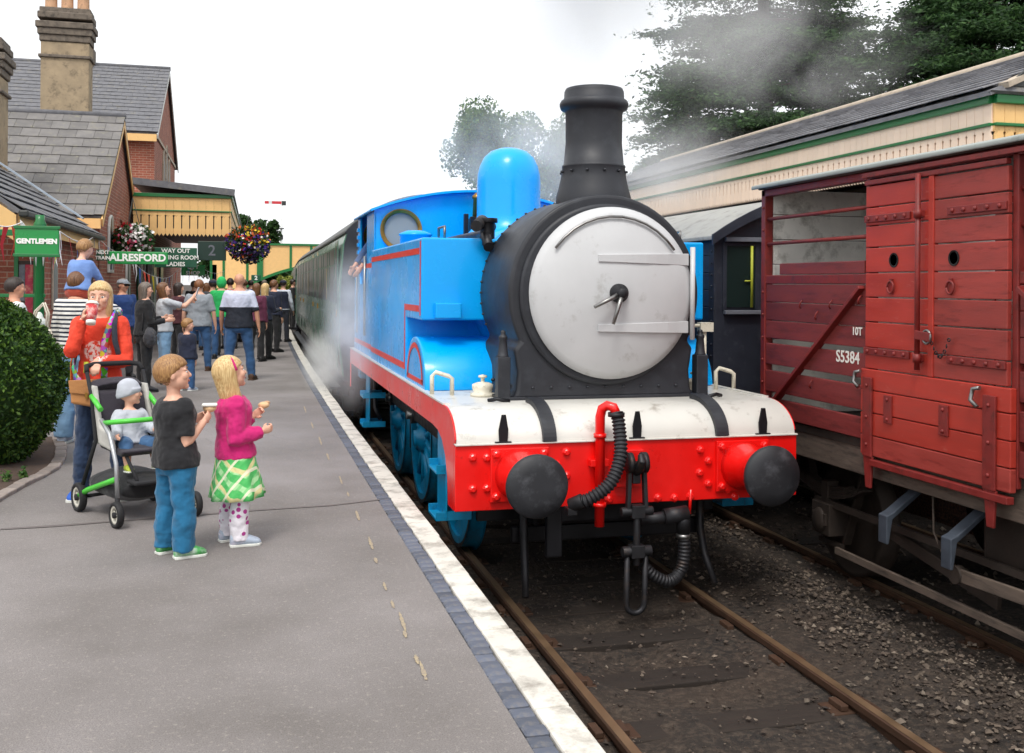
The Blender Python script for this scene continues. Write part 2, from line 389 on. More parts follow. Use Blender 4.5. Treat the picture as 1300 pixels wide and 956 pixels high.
# ================================================================ steam locomotive
M['blue'] = mat('gloss_blue_paint', (.0, .385, .93), .25, var=.05, vs=2, bump=.02, bs=25, coat=.2, spec=.35)
M['blue_dull'] = mat('blue_wheel_paint', (.0, .24, .46), .4, var=.2, vs=9, bump=.1, dirt=('1b2a36', .2, 7))
M['red'] = mat('red_beam_paint', (.80, .006, .004), .33, var=.06, vs=4, bump=.03, coat=.3, dirt=('6b0e08', .06, 12))
M['red_line'] = mat('red_lining_paint', (.70, .03, .02), .35, var=.05, bump=0)
M['smoke_black'] = mat('sooty_black_paint', '23252b', .5, var=.25, vs=4, bump=.12, bs=30, dirt=('34373d', .3, 5))
M['black'] = mat('oily_black_metal', '15151a', .45, .3, var=.3, vs=8, bump=.2, bs=40)
M['buffer_face'] = mat('scuffed_buffer_steel', '26272b', .55, .1, var=.3, vs=5, bump=.15, dirt=('515257', .3, 6))
M['iron'] = mat('dark_worn_iron', '2c2c2f', .5, .5, var=.3, vs=12, bump=.25, bs=50, dirt=('4b3a2e', .2, 10))
M['off_white'] = mat('weathered_white_paint', 'cfcdc6', .42, var=.04, vs=3, bump=.05, dirt=('8d8478', .17, 7), coat=.15)
M['pale_door'] = mat('pale_grey_door_paint', 'c2c3c4', .4, var=.05, vs=2.2, bump=.05, dirt=('9a9894', .10, 5), coat=.1)
M['cream'] = mat('cream_paint', 'dcd6c4', .5, var=.1, dirt=('77705f', .25, 20))
M['steel'] = mat('bright_steel', '8b8a88', .35, .9, var=.15, vs=9, bump=.1)
M['brass'] = mat('brass_rim', 'a07a3c', .35, .9, var=.2)
M['rubber'] = mat('ribbed_black_rubber', '25262a', .6, var=.2, bump=.2)
def glass_mat(name, c, rough=.08):
    t = NT(name); t.b.inputs['Base Color'].default_value = lin(c); t.b.inputs['Roughness'].default_value = rough
    t.b.inputs['Specular IOR Level'].default_value = .3; n = t.noise(t.coord(), 6); t.bump(n, .05, .01); return t.m
M['dark_glass'] = glass_mat('dark_window_glass', '1c2a28', .3)
M['grey_glass'] = glass_mat('dusty_cab_glass', '8f9596', .25)
LC, Y0 = 2.775, 7.05
loco = thing('tank_locomotive', 'blue side-tank steam locomotive with red buffer beam and plain pale round smokebox door', 'locomotive', (LC, Y0, 0))
def B(mb, name, m, parent=None, **k): return mb.build(name, m, parent or loco, w=True, **k)
HW = 1.335                                           # half width over the footplate
# --- buffer beam with bolts
beam = B(MB().box(LC-HW, LC+HW, 7.05, 7.10, .80, 1.262), 'buffer_beam', 'red', bevel=.006)
bolt0 = None
def bolt(x, z, y=7.05, par=None, m='red', r=.026):
    global bolt0
    par = par or beam
    if bolt0 is None:
        b_ = MB().lathe([(0, 0), (r*1.25, 0), (r*1.25, -.006), (r, -.008), (r*.95, -.022), (r*.6, -.028), (0, -.028)], axis='Y', n=8, sm=False)
        bolt0 = b_.build('bolt', m, par); bolt0.location = (x-LC, y-Y0, z)
    else: rep(bolt0, (x-LC, y-Y0, z), parent=par)
def bx(px, py): p = onY(px, py, 7.05); return p.x, p.z
for px, py in ((600, 581), (618, 581), (600, 621), (618, 620), (719, 574), (719, 604), (751, 634), (773, 634), (835, 632), (856, 632), (876, 630), (889, 571), (899, 585), (888, 600), (899, 614), (923, 622), (933, 630), (707, 590)):
    bolt(*bx(px, py))
# --- buffers
def buffer(x):
    p = B(MB().box(x-.215, x+.215, 7.018, 7.05, .86, 1.24), 'buffer', 'red', bevel=.006)
    B(MB().lathe([(.185, 7.02), (.17, 6.97), (.14, 6.88), (.132, 6.72), (.14, 6.715), (.14, 6.69), (.1, 6.69)], (x, 0, 1.05), 'Y', 32), 'buffer_housing', 'red', p)
    B(MB().lathe([(.09, 6.72), (.09, 6.6)], (x, 0, 1.05), 'Y', 24), 'buffer_ram', 'steel', p)
    B(MB().lathe([(.08, 6.62), (.2, 6.61), (.214, 6.60), (.216, 6.575), (.205, 6.555), (.12, 6.543), (.05, 6.54), (0, 6.54)], (x, 0, 1.05), 'Y', 48), 'buffer_head', 'buffer_face', p)
    for sx in (-.175, .175):
        for sz in (-.15, .15): bolt(x+sx, 1.05+sz, 7.018, p)
buffer(LC-.87); buffer(LC+.87)
# --- footplate, curved apron, valances
prof = arc(7.45, 1.264, .395, 180, 90, 20, .241)+[(14.42, 1.505), (14.42, 1.475)]+arc(7.45, 1.264, .35, 90, 180, 20, .205)
B(MB().prism(prof, LC-HW+.012, LC+HW-.012, 'X', sm=True), 'footplate', 'off_white', bevel=.004)
lip = B(MB().box(LC-HW, LC+HW, 7.03, 7.12, 1.2635, 1.275), 'beam_lip', 'off_white', bevel=.003)
vp = [(7.10, .80), (7.10, 1.262)]+arc(7.45, 1.262, .39, 170, 90, 14, .24)+[(14.42, 1.502), (14.42, .97), (14.36, .97), (14.36, 1.30), (7.95, 1.30), (7.72, 1.285), (7.55, 1.235), (7.42, 1.14), (7.34, 1.0), (7.30, .80)]
for s in (-1, 1):
    B(MB().prism(vp, LC+s*(HW-.012), LC+s*HW, 'X'), 'valance', 'red', bevel=.003)
    B(MB().prism([(7.5, 1.5025), (14.42, 1.5025), (14.42, 1.515), (7.5, 1.515)], LC+s*(HW-.05), LC+s*(HW+.006), 'X'), 'footplate_edge', 'off_white')
for px in (690, 905):                                # dark strap ribs over the apron
    x = onY(px, 530, 7.2).x
    ro, ri = arc(7.45, 1.27, .425, 178, 90, 14, .275)+[(7.52, 1.545)], arc(7.45, 1.264, .385, 178, 90, 14, .232)+[(7.52, 1.50)]
    B(MB().loft([[(x-.05, *p_), (x+.05, *p_), (x+.05, *q_), (x-.05, *q_)] for p_, q_ in zip(ro, ri)], sm=False), 'apron_strap', 'smoke_black')
for px in (637, 806, 965):                           # lamp irons
    p = onY(px, 556, 7.09); x = p.x
    q = MB().prism([(x-.028, 1.275), (x+.032, 1.275), (x+.038, 1.365), (x+.02, 1.475), (x-.012, 1.475), (x-.034, 1.365)], 7.045, 7.06, 'Y').box(x-.06, x+.06, 7.035, 7.1, 1.2755, 1.285)
    B(q, 'lamp_iron', 'black', bevel=.003)
# --- smokebox and its saddle
SBZ, SBR = 2.33, .795
outl = arc(LC, SBZ, SBR, -28, 208, 44)
outl = outl+[(LC-.75, 1.9), (LC-.72, 1.72), (LC-.73, 1.58), (LC-.765, 1.506)]+[(LC+.765, 1.506), (LC+.73, 1.58), (LC+.72, 1.72), (LC+.75, 1.9)]
sb = B(MB().prism(outl, 7.660, 8.68, 'Y', sm=True), 'smokebox', 'smoke_black', bevel=.03, seg=3)
fl = [(x, z) for x, z in outl]
B(MB().box(LC-.86, LC+.86, 7.645, 8.66, 1.506, 1.53), 'saddle_flange', 'smoke_black', sb, bevel=.004)
riv = None
def rivet(x, y, z, par, rot=None, m='smoke_black', s=1.0):
    global riv
    if riv is None:
        riv = MB().ell((0, 0, 0), (.014, .014, .011), 8, 6).build('rivet', m, par); o_ = riv
    else: o_ = rep(riv, parent=par)
    o_.location = (x-LC, y-Y0, z); o_.scale = (s, s, s); return o_
for k in range(34):
    a = math.radians(-20+220*k/33)
    rivet(LC+(SBR+.002)*math.cos(a), 8.62, SBZ+(SBR+.002)*math.sin(a), sb)
for k in range(9): rivet(LC-.6+1.2*k/8, 7.658, 1.6, sb)
for k in range(7):
    rivet(LC-.742, 7.860+.13*k, 1.60, sb, s=1.4)
B(MB().lathe([(.715, 7.665), (.715, 7.635), (.69, 7.630)], (LC, 0, SBZ), 'Y', 64), 'door_ring', 'smoke_black', sb)
# plain domed door with straps and handles
door = B(MB().lathe([(0.673, 7.640), (0.678, 7.620), (0.678, 7.600), (0.621, 7.565), (0.517, 7.525), (0.373, 7.490), (0.207, 7.470), (0.062, 7.462), (0.000, 7.462)], (LC+.03, 0, SBZ+.01), 'Y', 72), 'smokebox_door', 'pale_door')
def domey(r): return np.interp(r, [0, .2, .36, .5, .6, .655], [7.462, 7.470, 7.490, 7.525, 7.565, 7.600])
for dz in (.27, -.27):
    top, bot = [], []
    pts = []
    for i in range(9):
        x = -.16+.80*i/8; r = min(.65, math.hypot(x, dz)); pts.append((LC+.03+x, domey(r)-.012, SBZ+.01+dz))
    ring = []
    for i, p in enumerate(pts):
        hgt = .028+.020*i/8
        ring.append([(p[0], p[1]+.02, p[2]-hgt), (p[0], p[1]-.006, p[2]-hgt), (p[0], p[1]-.006, p[2]+hgt), (p[0], p[1]+.02, p[2]+hgt)])
    B(MB().loft(ring, sm=False), 'hinge_strap', 'pale_door', door, bevel=.004)
B(MB().cyl((LC+.70, 7.570, SBZ-.36), (LC+.70, 7.570, SBZ+.38), .02), 'hinge_post', 'pale_door', door)
hd = B(MB().lathe([(.075, 7.472), (.072, 7.430), (.04, 7.415), (.04, 7.360), (.03, 7.350), (0, 7.350)], (LC+.03, 0, SBZ+.01), 'Y', 24), 'handle_boss', 'iron', door)
for a, yy in ((250, 7.375), (205, 7.400)):
    c, s_ = math.cos(math.radians(a)), math.sin(math.radians(a))
    B(MB().tube([(LC+.03, yy, SBZ+.01), (LC+.03+.12*c, yy-.015, SBZ+.01+.12*s_), (LC+.03+.25*c, yy-.03, SBZ+.01+.25*s_)], [.02, .017, .014], 10), 'door_handle', 'steel', hd)
B(MB().tube([(LC+.03+.60*math.cos(math.radians(a)), 7.530, SBZ+.01+.60*math.sin(math.radians(a))) for a in range(35, 146, 10)], .011, 8), 'grab_rail', 'steel', door)
# --- chimney
chim = MB().lathe([(.305, 2.98), (.312, 3.06), (.308, 3.12), (.288, 3.19), (.27, 3.27), (.258, 3.36), (.261, 3.365), (.261, 3.38), (.248, 3.385), (.232, 3.56), (.234, 3.81), (.244, 3.83), (.272, 3.842), (.283, 3.87), (.283, 3.89), (.272, 3.912), (.248, 3.925), (.245, 3.985), (.235, 4.01), (.215, 4.01), (.2, 3.85), (.0, 3.65)], (LC, 7.985, 0), n=48)
ch = B(chim, 'chimney', 'smoke_black')
for k in range(12): rivet(LC+.272*math.cos(k*math.pi/6), 7.985+.272*math.sin(k*math.pi/6), 3.325, ch)
# --- boiler, dome, fittings
B(MB().lathe([(.70, 8.6), (.70, 12.25)], (LC, 0, SBZ-.02), 'Y', 48), 'boiler', 'blue')
for y in (9.5, 11.2): B(MB().lathe([(.704, y), (.708, y+.01), (.708, y+.05), (.704, y+.06)], (LC, 0, SBZ-.02), 'Y', 48, caps=False), 'boiler_band', 'blue')
DM = (LC, 10.78)
B(MB().lathe([(.52, 2.88), (.42, 2.98), (.36, 3.06), (.345, 3.15), (.345, 3.50), (.338, 3.60), (.315, 3.69), (.27, 3.78), (.2, 3.845), (.1, 3.88), (0, 3.89)], (DM[0], DM[1], 0), n=48), 'dome', 'blue')
sv = B(MB().box(LC-.16, LC+.16, 11.85, 12.1, 2.95, 3.2), 'safety_valve_seat', 'black', bevel=.01)
for dx in (-.08, .08): B(MB().lathe([(.06, 3.2), (.05, 3.42), (.065, 3.43), (.065, 3.46), (.02, 3.5), (0, 3.5)], (LC+dx, 11.97, 0), n=16), 'safety_valve', 'brass', sv)
for s in (-1, 1):                                    # ejector pipe and elbow down to the smokebox side
    B(MB().tube([(LC+s*.66, 12.2, 2.86), (LC+s*.66, 9.3, 2.86), (LC+s*.68, 8.9, 2.87), (LC+s*.74, 8.7, 2.83), (LC+s*.76, 8.5, 2.72)], .045, 12), 'ejector_pipe', 'black')
    B(MB().lathe([(.085, 0), (.085, .03), (.065, .03), (.065, .2), (.09, .2), (.09, .24)], (LC+s*.72, 8.72, 2.74), n=16), 'pipe_flange', 'black', bevel=.003)
    B(MB().tube([(LC+s*.62, 9.0, 2.92), (LC+s*.75, 8.8, 2.96), (LC+s*.86, 8.55, 2.9)], [.05, .055, .05], 12), 'steam_elbow', 'iron')
gx = onY(592, 285, 11.4)
for i in range(3): B(MB().box(gx.x+.02+i*.075, gx.x+.07+i*.075, 11.6, 11.66, 2.8, 3.22-.03*i), 'cab_front_valve', 'black', bevel=.006)
B(MB().tube([(gx.x+.05, 11.63, 2.86), (gx.x-.08, 11.6, 2.84), (gx.x-.1, 11.58, 2.82)], .015, 8), 'valve_pipe', 'brass')
# --- side tanks with lining
for s in (-1, 1):
    xo, xi = LC+s*1.31, LC+s*.52
    pr = [(8.66, 2.09), (8.66, 2.80), (12.22, 2.80), (12.22, 1.507), (9.52, 1.507), (9.52, 2.09)]
    tk = B(MB().prism(pr, min(xo, xi), max(xo, xi), 'X'), 'side_tank', 'blue', bevel=.018, seg=3)
    q = xo+s*.0035
    def ln(y0, y1, z0, z1, nm='lining'): B(MB().box(min(xo, q), max(xo, q), y0, y1, z0, z1), nm, 'red_line', tk)
    ln(8.78, 12.2, 2.66, 2.715); ln(8.70, 8.735, 2.13, 2.77); ln(8.78, 9.56, 2.16, 2.215); ln(9.56, 9.60, 1.6, 2.215); ln(9.6, 12.2, 1.60, 1.66)
    B(MB().box(min(LC+s*.98, LC+s*1.2), max(LC+s*.98, LC+s*1.2), 8.56, 8.66, 2.11, 2.24), 'tank_step', 'blue', tk, bevel=.008)
    B(MB().lathe([(.17, 2.8), (.17, 2.93), (.185, 2.935), (.185, 2.955), (.1, 2.99), (0, 2.995)], (LC+s*.95, 11.2, 0), n=24), 'tank_filler', 'blue', tk)
    B(MB().tube([(LC+s*1.1, 8.72, 2.80), (LC+s*1.1, 8.72, 2.9), (LC+s*1.1, 9.0, 2.9), (LC+s*1.1, 9.0, 2.8)], .012, 8), 'tank_handrail', 'steel', tk)
    # splasher
    spn = arc(8.98, 1.506, .53, 180, 0, 20, .43)
    sp = B(MB().prism(spn, min(xo, xi+s*.02), max(xo, xi+s*.02), 'X', sm=True), 'splasher', 'blue', bevel=.012, seg=2)
    so, si = arc(8.98, 1.54, .43, 180, 0, 20, .345), arc(8.98, 1.575, .36, 180, 0, 20, .265)
    mbr = MB()
    a3 = [[(q, so[i][0], so[i][1]), (q, si[i][0], si[i][1])] for i in range(21)]
    mbr.loft(a3, closed=False, sm=False); B(mbr, 'lining', 'red_line', sp); ln(8.56, 9.40, 1.545, 1.585)
    # footplate fittings
    xh = onY(556, 487, 8.2).x if s < 0 else LC+(LC-onY(556, 487, 8.2).x)
    B(MB().tube([(xh-.06, 8.14, 1.505), (xh-.06, 8.14, 1.66), (xh-.03, 8.14, 1.69), (xh+.07, 8.12, 1.66), (xh+.1, 8.12, 1.64), (xh+.1, 8.12, 1.505)], .018, 10), 'grab_handle', 'cream')
    xl = LC+s*.92
    B(MB().lathe([(.10, 1.506), (.10, 1.53), (.075, 1.54), (.085, 1.57), (.085, 1.60), (.05, 1.615), (.015, 1.62), (.015, 1.65), (.035, 1.655), (.035, 1.67), (0, 1.68)], (xl, 8.0, 0), n=24), 'lubricator', 'cream')
    xp = LC+s*.83
    B(MB().box(xp-.05, xp+.05, 7.65, 7.75, 1.506, 1.84).lathe([(.05, 1.84), (.04, 1.86), (.03, 1.97), (.035, 1.98), (.035, 2.0), (.02, 2.01), (.02, 2.04), (0, 2.05)], (xp, 7.70, 0), n=12), 'sand_pipe_stand', 'smoke_black', bevel=.006)
    B(MB().tube([(xp-s*.02, 7.55, 1.51), (xp+s*.08, 7.56, 1.53), (xp+s*.14, 7.6, 1.515)], .015, 8), 'oil_pipe', 'black')
B(MB().tube([(LC+1.15, 8.3, 1.51), (LC+1.15, 8.3, 2.02)], .02, 10).box(LC+1.10, LC+1.22, 8.26, 8.34, 2.0, 2.08).tube([(LC+1.12, 8.3, 2.05), (LC+.8, 8.3, 2.06)], .016, 8), 'handrail_post', 'cream')
# --- cab
top = arc(LC, 1.86, 1.67, 90+50, 90-50, 20)
def roofz(x): return 3.55-.24*((x-LC)/1.28)**2
cabw = 1.28
def cab_sheet(y0, y1, name, win=True):
    xs = [LC-cabw+2*cabw*i/24 for i in range(25)]
    ring = [(x, roofz(x)-.03) for x in xs]+[(LC+cabw, 2.4), (LC-cabw, 2.4)]
    bm = bmesh.new(); ov = [bm.verts.new((x-LC, 0, z)) for x, z in ring]
    ed = [bm.edges.new((ov[i], ov[(i+1) % len(ov)])) for i in range(len(ov))]
    for s in (-1, 1):
        hv = [bm.verts.new((s*.96+.215*math.cos(t*math.pi/12), 0, 3.05+.215*math.sin(t*math.pi/12))) for t in range(24)]
        ed += [bm.edges.new((hv[i], hv[(i+1) % 24])) for i in range(24)]
    bmesh.ops.triangle_fill(bm, edges=ed, use_beauty=True)
    r = bmesh.ops.extrude_face_region(bm, geom=bm.faces[:])
    for g in r['geom']:
        if isinstance(g, bmesh.types.BMVert): g.co.y += y1-y0
    bmesh.ops.recalc_face_normals(bm, faces=bm.faces)
    me = bpy.data.meshes.new(name); bm.to_mesh(me); bm.free()
    o_ = obj(name, me, 'blue', loco); o_.location = (0, y0-Y0, 0); return o_
for y0, nm in ((12.22, 'cab_front'), (14.0, 'cab_back')):
    cs = cab_sheet(y0, y0+.03, nm)
    for s in (-1, 1):
        fr = MB().lathe([(.252, -.03), (.252, .0), (.205, .0), (.205, -.03), (.252, -.03)], (LC+s*.96, y0, 3.05), 'Y', 32)
        wf = B(fr, 'window_rim', 'brass', cs)
        gl = B(MB().lathe([(.21, .0), (.21, .006)], (LC+s*.96, y0+.008, 3.05), 'Y', 32), 'window_pane', 'grey_glass', wf)
rows = []
for y in (12.12, 12.2, 14.0, 14.12):
    rows.append([(LC+x, y, roofz(LC+x)-.028) for x in np.linspace(-1.33, 1.33, 25)]+[(LC+x, y, roofz(LC+x)) for x in np.linspace(1.33, -1.33, 25)])
B(MB().loft(rows, sm=True), 'cab_roof', 'blue')
for s in (-1, 1):
    a, b_ = sorted((LC+s*1.25, LC+s*1.28))
    cside = B(MB().prism([(12.22, 1.507), (14.4, 1.507), (14.4, 2.5), (14.03, 2.62), (14.03, 3.27), (13.78, 3.27), (13.78, 2.5), (13.70, 2.4), (13.05, 2.4), (12.97, 2.5), (12.97, 3.27), (12.22, 3.27)], a, b_, 'X'), 'cab_side', 'blue', bevel=.006)
    a, b_ = sorted((LC+s*1.28, LC+s*1.2835))
    B(MB().box(a, b_, 12.25, 14.35, 2.60, 2.655).box(a, b_, 12.25, 14.35, 1.6, 1.66), 'lining', 'red_line', cside)
    for yh in (12.93, 13.82): B(MB().tube([(LC+s*1.31, yh, 1.75), (LC+s*1.31, yh, 2.75)], .016, 8), 'cab_handrail', 'steel', cside)
    for i in range(5): B(MB().box(min(LC+s*1.28, LC+s*1.30), max(LC+s*1.28, LC+s*1.30), 13.86+.02*0, 14.0, 2.70+i*.1, 2.75+i*.1), 'louvre', 'blue', cside, bevel=.004)
B(MB().prism([(13.75, 1.507), (14.42, 1.507), (14.42, 2.5), (14.3, 2.62), (13.75, 2.62)], LC-1.245, LC+1.245, 'X'), 'bunker', 'blue', bevel=.01)
B(MB().box(LC-1.2, LC+1.2, 12.25, 13.75, 1.507, 1.7), 'cab_floor', 'black')
# --- frames, wheels, rods
for s in (-1, 1):
    B(MB().box(LC+s*.60-.015, LC+s*.60+.015, 7.55, 14.3, .55, 1.47), 'main_frame', 'black')
    B(MB().tube([(LC+s*.72, 7.45, .95), (LC+s*.72, 7.45, .5), (LC+s*.73, 7.38, .3), (LC+s*.76, 7.25, .1)], [.035, .035, .03, .025], 8), 'guard_iron', 'iron')
B(MB().box(LC-1.0, LC+1.0, 7.8, 7.86, .55, 1.2), 'frame_stretcher', 'black')
B(MB().box(LC-.55, LC+.55, 7.25, 8.6, .62, 1.25), 'cylinder_block', 'black', bevel=.03)
B(MB().box(LC-.8, LC+.75, 7.5, 7.56, .44, .56), 'brake_beam', 'black', bevel=.01)
B(MB().box(LC-.62, LC-.50, 7.18, 7.24, .40, .82), 'beam_bracket', 'black', bevel=.01)
WR = .70
def wheel(x, y, s):
    wz = WR; wh = B(MB().lathe([(.60, -.06), (.66, -.06), (.69, -.05), (.70, .0), (.70, .05), (.73, .065), (.73, .085), (.60, .085), (.60, -.06)], (x, y, wz), 'X', 48), 'wheel', 'blue_dull')
    if s > 0: wh.scale.x = 1
    xo = x+s*.07 if s > 0 else x-.07
    B(MB().lathe([(.664, 0), (.70, 0)], (x+s*.062, y, wz), 'X', 48, caps=False), 'tyre', 'iron', wh)
    for k in range(12):
        a = k*math.pi/6+.2
        B(MB().tube([(x, y+.1*math.cos(a), wz+.1*math.sin(a)), (x, y+.62*math.cos(a), wz+.62*math.sin(a))], [.042, .03], 8, sx=1.0), 'spoke', 'blue_dull', wh)
    B(MB().lathe([(.14, -.1), (.15, -.02), (.15, .07), (.09, .1), (.09, .13), (0, .13)] if s > 0 else [(0, -.13), (.09, -.13), (.09, -.1), (.15, -.07), (.15, .02), (.14, .1)], (x, y, wz), 'X', 24), 'hub', 'blue_dull', wh)
    cwt = arc(y, wz, .60, 200, 290, 14); B(MB().prism(cwt, x-.03, x+.05, 'X'), 'counterweight', 'blue_dull', wh)
    B(MB().cyl((x+s*.05, y+.1, wz+.25), (x+s*.2, y+.1, wz+.25), .05, n=14), 'crank_pin', 'steel', wh)
for y in (9.25, 11.2, 12.95):
    for s in (-1, 1): wheel(LC-.05+s*.77, y, s)
for s in (-1, 1):
    B(MB().bar((LC+s*.93, 9.3, .95), (LC+s*.93, 13.1, .95), .04, .11), 'coupling_rod', 'iron', bevel=.008)
    for y in (9.35, 11.3, 13.05): B(MB().cyl((LC+s*.90, y, .95), (LC+s*.97, y, .95), .1, n=18), 'rod_boss', 'iron')
    for y in (10.25, 12.1): B(MB().bar((LC+s*.8, y, 1.4), (LC+s*.8, y+.05, .45), .05, .09), 'brake_hanger', 'iron')
    for y0, z0 in ((7.75, .58), (12.75, .62)):       # footsteps hung from the footplate
        st = B(MB().box(LC+s*1.26-.006, LC+s*1.26+.006, y0-.02, y0+.34, z0, 1.3), 'step_plate', 'blue_dull', bevel=.004)
        for zz in (z0, z0+.36):
            a, b_ = sorted((LC+s*1.06, LC+s*1.34)); B(MB().box(a, b_, y0, y0+.32, zz, zz+.02).box(a, b_, y0-.01, y0, zz, zz+.07).box(a, b_, y0+.32, y0+.33, zz, zz+.07), 'step_tread', 'blue_dull', st, bevel=.003)
    B(MB().box(LC+s*1.15-.1, LC+s*1.15+.1, 13.9, 14.2, 1.12, 1.26), 'injector', 'blue_dull', bevel=.02)
    B(MB().tube([(LC+s*1.12, 13.3, 1.25), (LC+s*1.12, 13.3, .8), (LC+s*1.1, 13.0, .7)], .03, 8), 'injector_pipe', 'iron')
# --- hoses, screw coupling
def ribbed(pts, r, n=60, amp=.12):
    pts = [Vector(p) for p in pts]; P_ = []
    m = len(pts)-1
    for i in range(n*m+1):
        t = i/n; k = min(int(t), m-1); u = t-k
        p0, p1, p2, p3 = pts[max(k-1, 0)], pts[k], pts[k+1], pts[min(k+2, m)]
        P_.append(.5*((2*p1)+(p2-p0)*u+(2*p0-5*p1+4*p2-p3)*u*u+(3*p1-p0-3*p2+p3)*u**3))
    L0 = 0; rs = []; q0 = P_[0]
    for p in P_: L0 += (p-q0).length; q0 = p; rs.append(r*(1+amp*math.sin(L0*2*math.pi/.028)))
    return MB().tube(P_, rs, 14)
def at(px, py, y): return onY(px, py, y)
hx = at(762, 600, 6.98).x
B(MB().tube([(hx, 6.99, .66), (hx, 6.99, 1.45), (hx+.01, 6.975, 1.51), (hx+.04, 6.95, 1.535), (hx+.075, 6.92, 1.525), (hx+.09, 6.90, 1.48)], .036, 14).lathe([(.048, .80), (.048, .83)], (hx, 6.99, 0), n=14).lathe([(.047, 1.30), (.047, 1.33)], (hx, 6.99, 0), n=14), 'vacuum_standpipe', 'red')
B(MB().box(hx-.07, hx+.07, 6.985, 7.05, 1.09, 1.14), 'pipe_bracket', 'red', bevel=.004)
hose = B(ribbed([(hx+.09, 6.90, 1.49), (hx+.10, 6.87, 1.40), (hx+.085, 6.80, 1.20), (hx+.0, 6.76, 1.02), (hx-.14, 6.78, .91), (hx-.21, 6.82, .88)], .045), 'vacuum_hose', 'rubber')
B(MB().lathe([(.06, 0), (.06, .03)], (hx+.09, 6.90, 1.46), n=16), 'hose_clip', 'iron', hose)
B(MB().cyl((hx-.19, 6.80, .89), (hx-.27, 6.85, .85), .055, .05, 14).box(hx-.3, hx-.23, 6.8, 6.9, .79, .84), 'hose_coupling', 'iron', hose, bevel=.004)
cx_ = at(803, 600, 6.95).x; hk = B(MB().prism([(cx_-.03, .98), (cx_+.03, .98), (cx_+.03, 1.13), (cx_-.03, 1.13)], 6.86, 7.06, 'Y').tube([(cx_, 6.9, 1.06), (cx_, 6.82, 1.10), (cx_, 6.77, 1.16), (cx_, 6.80, 1.2)], [.04, .04, .032, .02], 10), 'coupling_hook', 'iron', bevel=.006)
B(MB().box(cx_-.11, cx_+.11, 7.0, 7.05, .93, 1.2), 'hook_plate', 'red', hk, bevel=.005)
for dx in (-.055, .055):
    B(MB().lathe([(.0, -.018), (.075, -.018), (.075, .018), (0, .018)], (cx_+dx, 6.87, 1.13), 'X', 20), 'shackle_eye', 'iron', hk)
    B(MB().bar((cx_+dx, 6.87, 1.10), (cx_+dx*1.25, 6.86, .76), .03, .05, (0, 1, 0)), 'shackle', 'iron', hk, bevel=.006)
B(MB().box(cx_-.05, cx_+.05, 6.82, 6.9, .74, .83).cyl((cx_-.12, 6.86, .785), (cx_+.12, 6.86, .785), .032, n=14).cyl((cx_, 6.86, .76), (cx_, 6.86, .40), .026, n=14).cyl((cx_-.11, 6.86, .50), (cx_+.11, 6.86, .50), .038, n=14).box(cx_-.05, cx_+.05, 6.82, 6.9, .455, .545), 'coupling_screw', 'iron', hk, bevel=.004)
lk = [(cx_-.07, 6.86, .5)]+[(cx_+.07*math.cos(a), 6.86+.02, .12+.07*math.sin(a)) for a in np.linspace(math.pi, 2*math.pi, 9)]+[(cx_+.07, 6.86, .5)]
B(MB().tube(lk, .021, 10), 'coupling_link', 'iron', hk)
hp = at(862, 655, 6.98)
B(MB().tube([(hp.x-.3, 7.0, hp.z-.02), (hp.x-.05, 6.98, hp.z+.0)], .045, 12).tube([(hp.x-.12, 6.98, hp.z), (hp.x+.06, 6.97, hp.z+.02)], .06, 12).cyl((hp.x+.03, 6.97, hp.z+.04), (hp.x+.03, 6.97, hp.z-.12), .05, n=14), 'heating_cock', 'iron')
B(MB().tube([(hp.x+.07, 6.95, hp.z+.02), (hp.x+.075, 6.94, hp.z+.2)], .012, 8), 'cock_lever', 'red')
hh = B(ribbed([(hp.x+.03, 6.97, hp.z-.08), (hp.x+.035, 6.96, hp.z-.26), (hp.x+.0, 6.95, hp.z-.40), (hp.x-.1, 6.93, hp.z-.46), (hp.x-.22, 6.93, hp.z-.41), (hp.x-.3, 6.95, hp.z-.33)], .045, amp=.05), 'heating_hose', 'iron')
B(MB().cyl((hp.x+.03, 6.97, hp.z-.13), (hp.x+.03, 6.97, hp.z-.16), .052, n=14), 'hose_clip', 'steel', hh)
# ================================================================ cattle wagon on the second track
M['wagon_red'] = mat('bauxite_red_plank', '95372f', .5, var=.16, vs=5, rand=.14, stretch=(3, .5, 3), bump=.25, bs=30, dirt=('5a1512', .22, 6))
M['wagon_maroon'] = mat('old_maroon_plank', '782e2c', .55, var=.18, vs=5, rand=.14, stretch=(3, .5, 3), bump=.3, bs=30, dirt=('4a1c1a', .3, 6))
M['door_red'] = mat('fresh_red_door_plank', 'ab3427', .45, var=.12, vs=5, rand=.1, stretch=(3, .5, 3), bump=.2, bs=30, dirt=('b9685a', .06, 16))
M['wagon_iron'] = mat('red_painted_ironwork', '7a2420', .5, var=.2, vs=9, bump=.2, dirt=('43211b', .25, 12))
M['white_int'] = mat('limewashed_plank', 'e6e4dc', .7, var=.08, vs=4, rand=.08, dirt=('7d786c', .3, 5), bump=.3)
M['canvas_roof'] = mat('grey_canvas_roof', '9aa09c', .75, var=.12, vs=2, bump=.4, bs=12, dirt=('5d6360', .2, 4))
M['sole'] = mat('weathered_solebar', '5f5248', .8, var=.25, vs=7, stretch=(4, .6, 4), bump=.4, dirt=('2a2522', .35, 6))
M['gear'] = mat('grimy_brown_running_gear', '352c26', .7, .2, var=.3, vs=8, bump=.4, bs=35)
M['blue_gear'] = mat('worn_grey_bracket', '454c56', .5, .3, var=.2, vs=9)
M['white_paint'] = mat('white_lettering', 'e6e3da', .6, var=.05, bump=0)
M['iron_hole'] = mat('dark_interior', '0d0d0d', .9, bump=0)
WX = 4.5
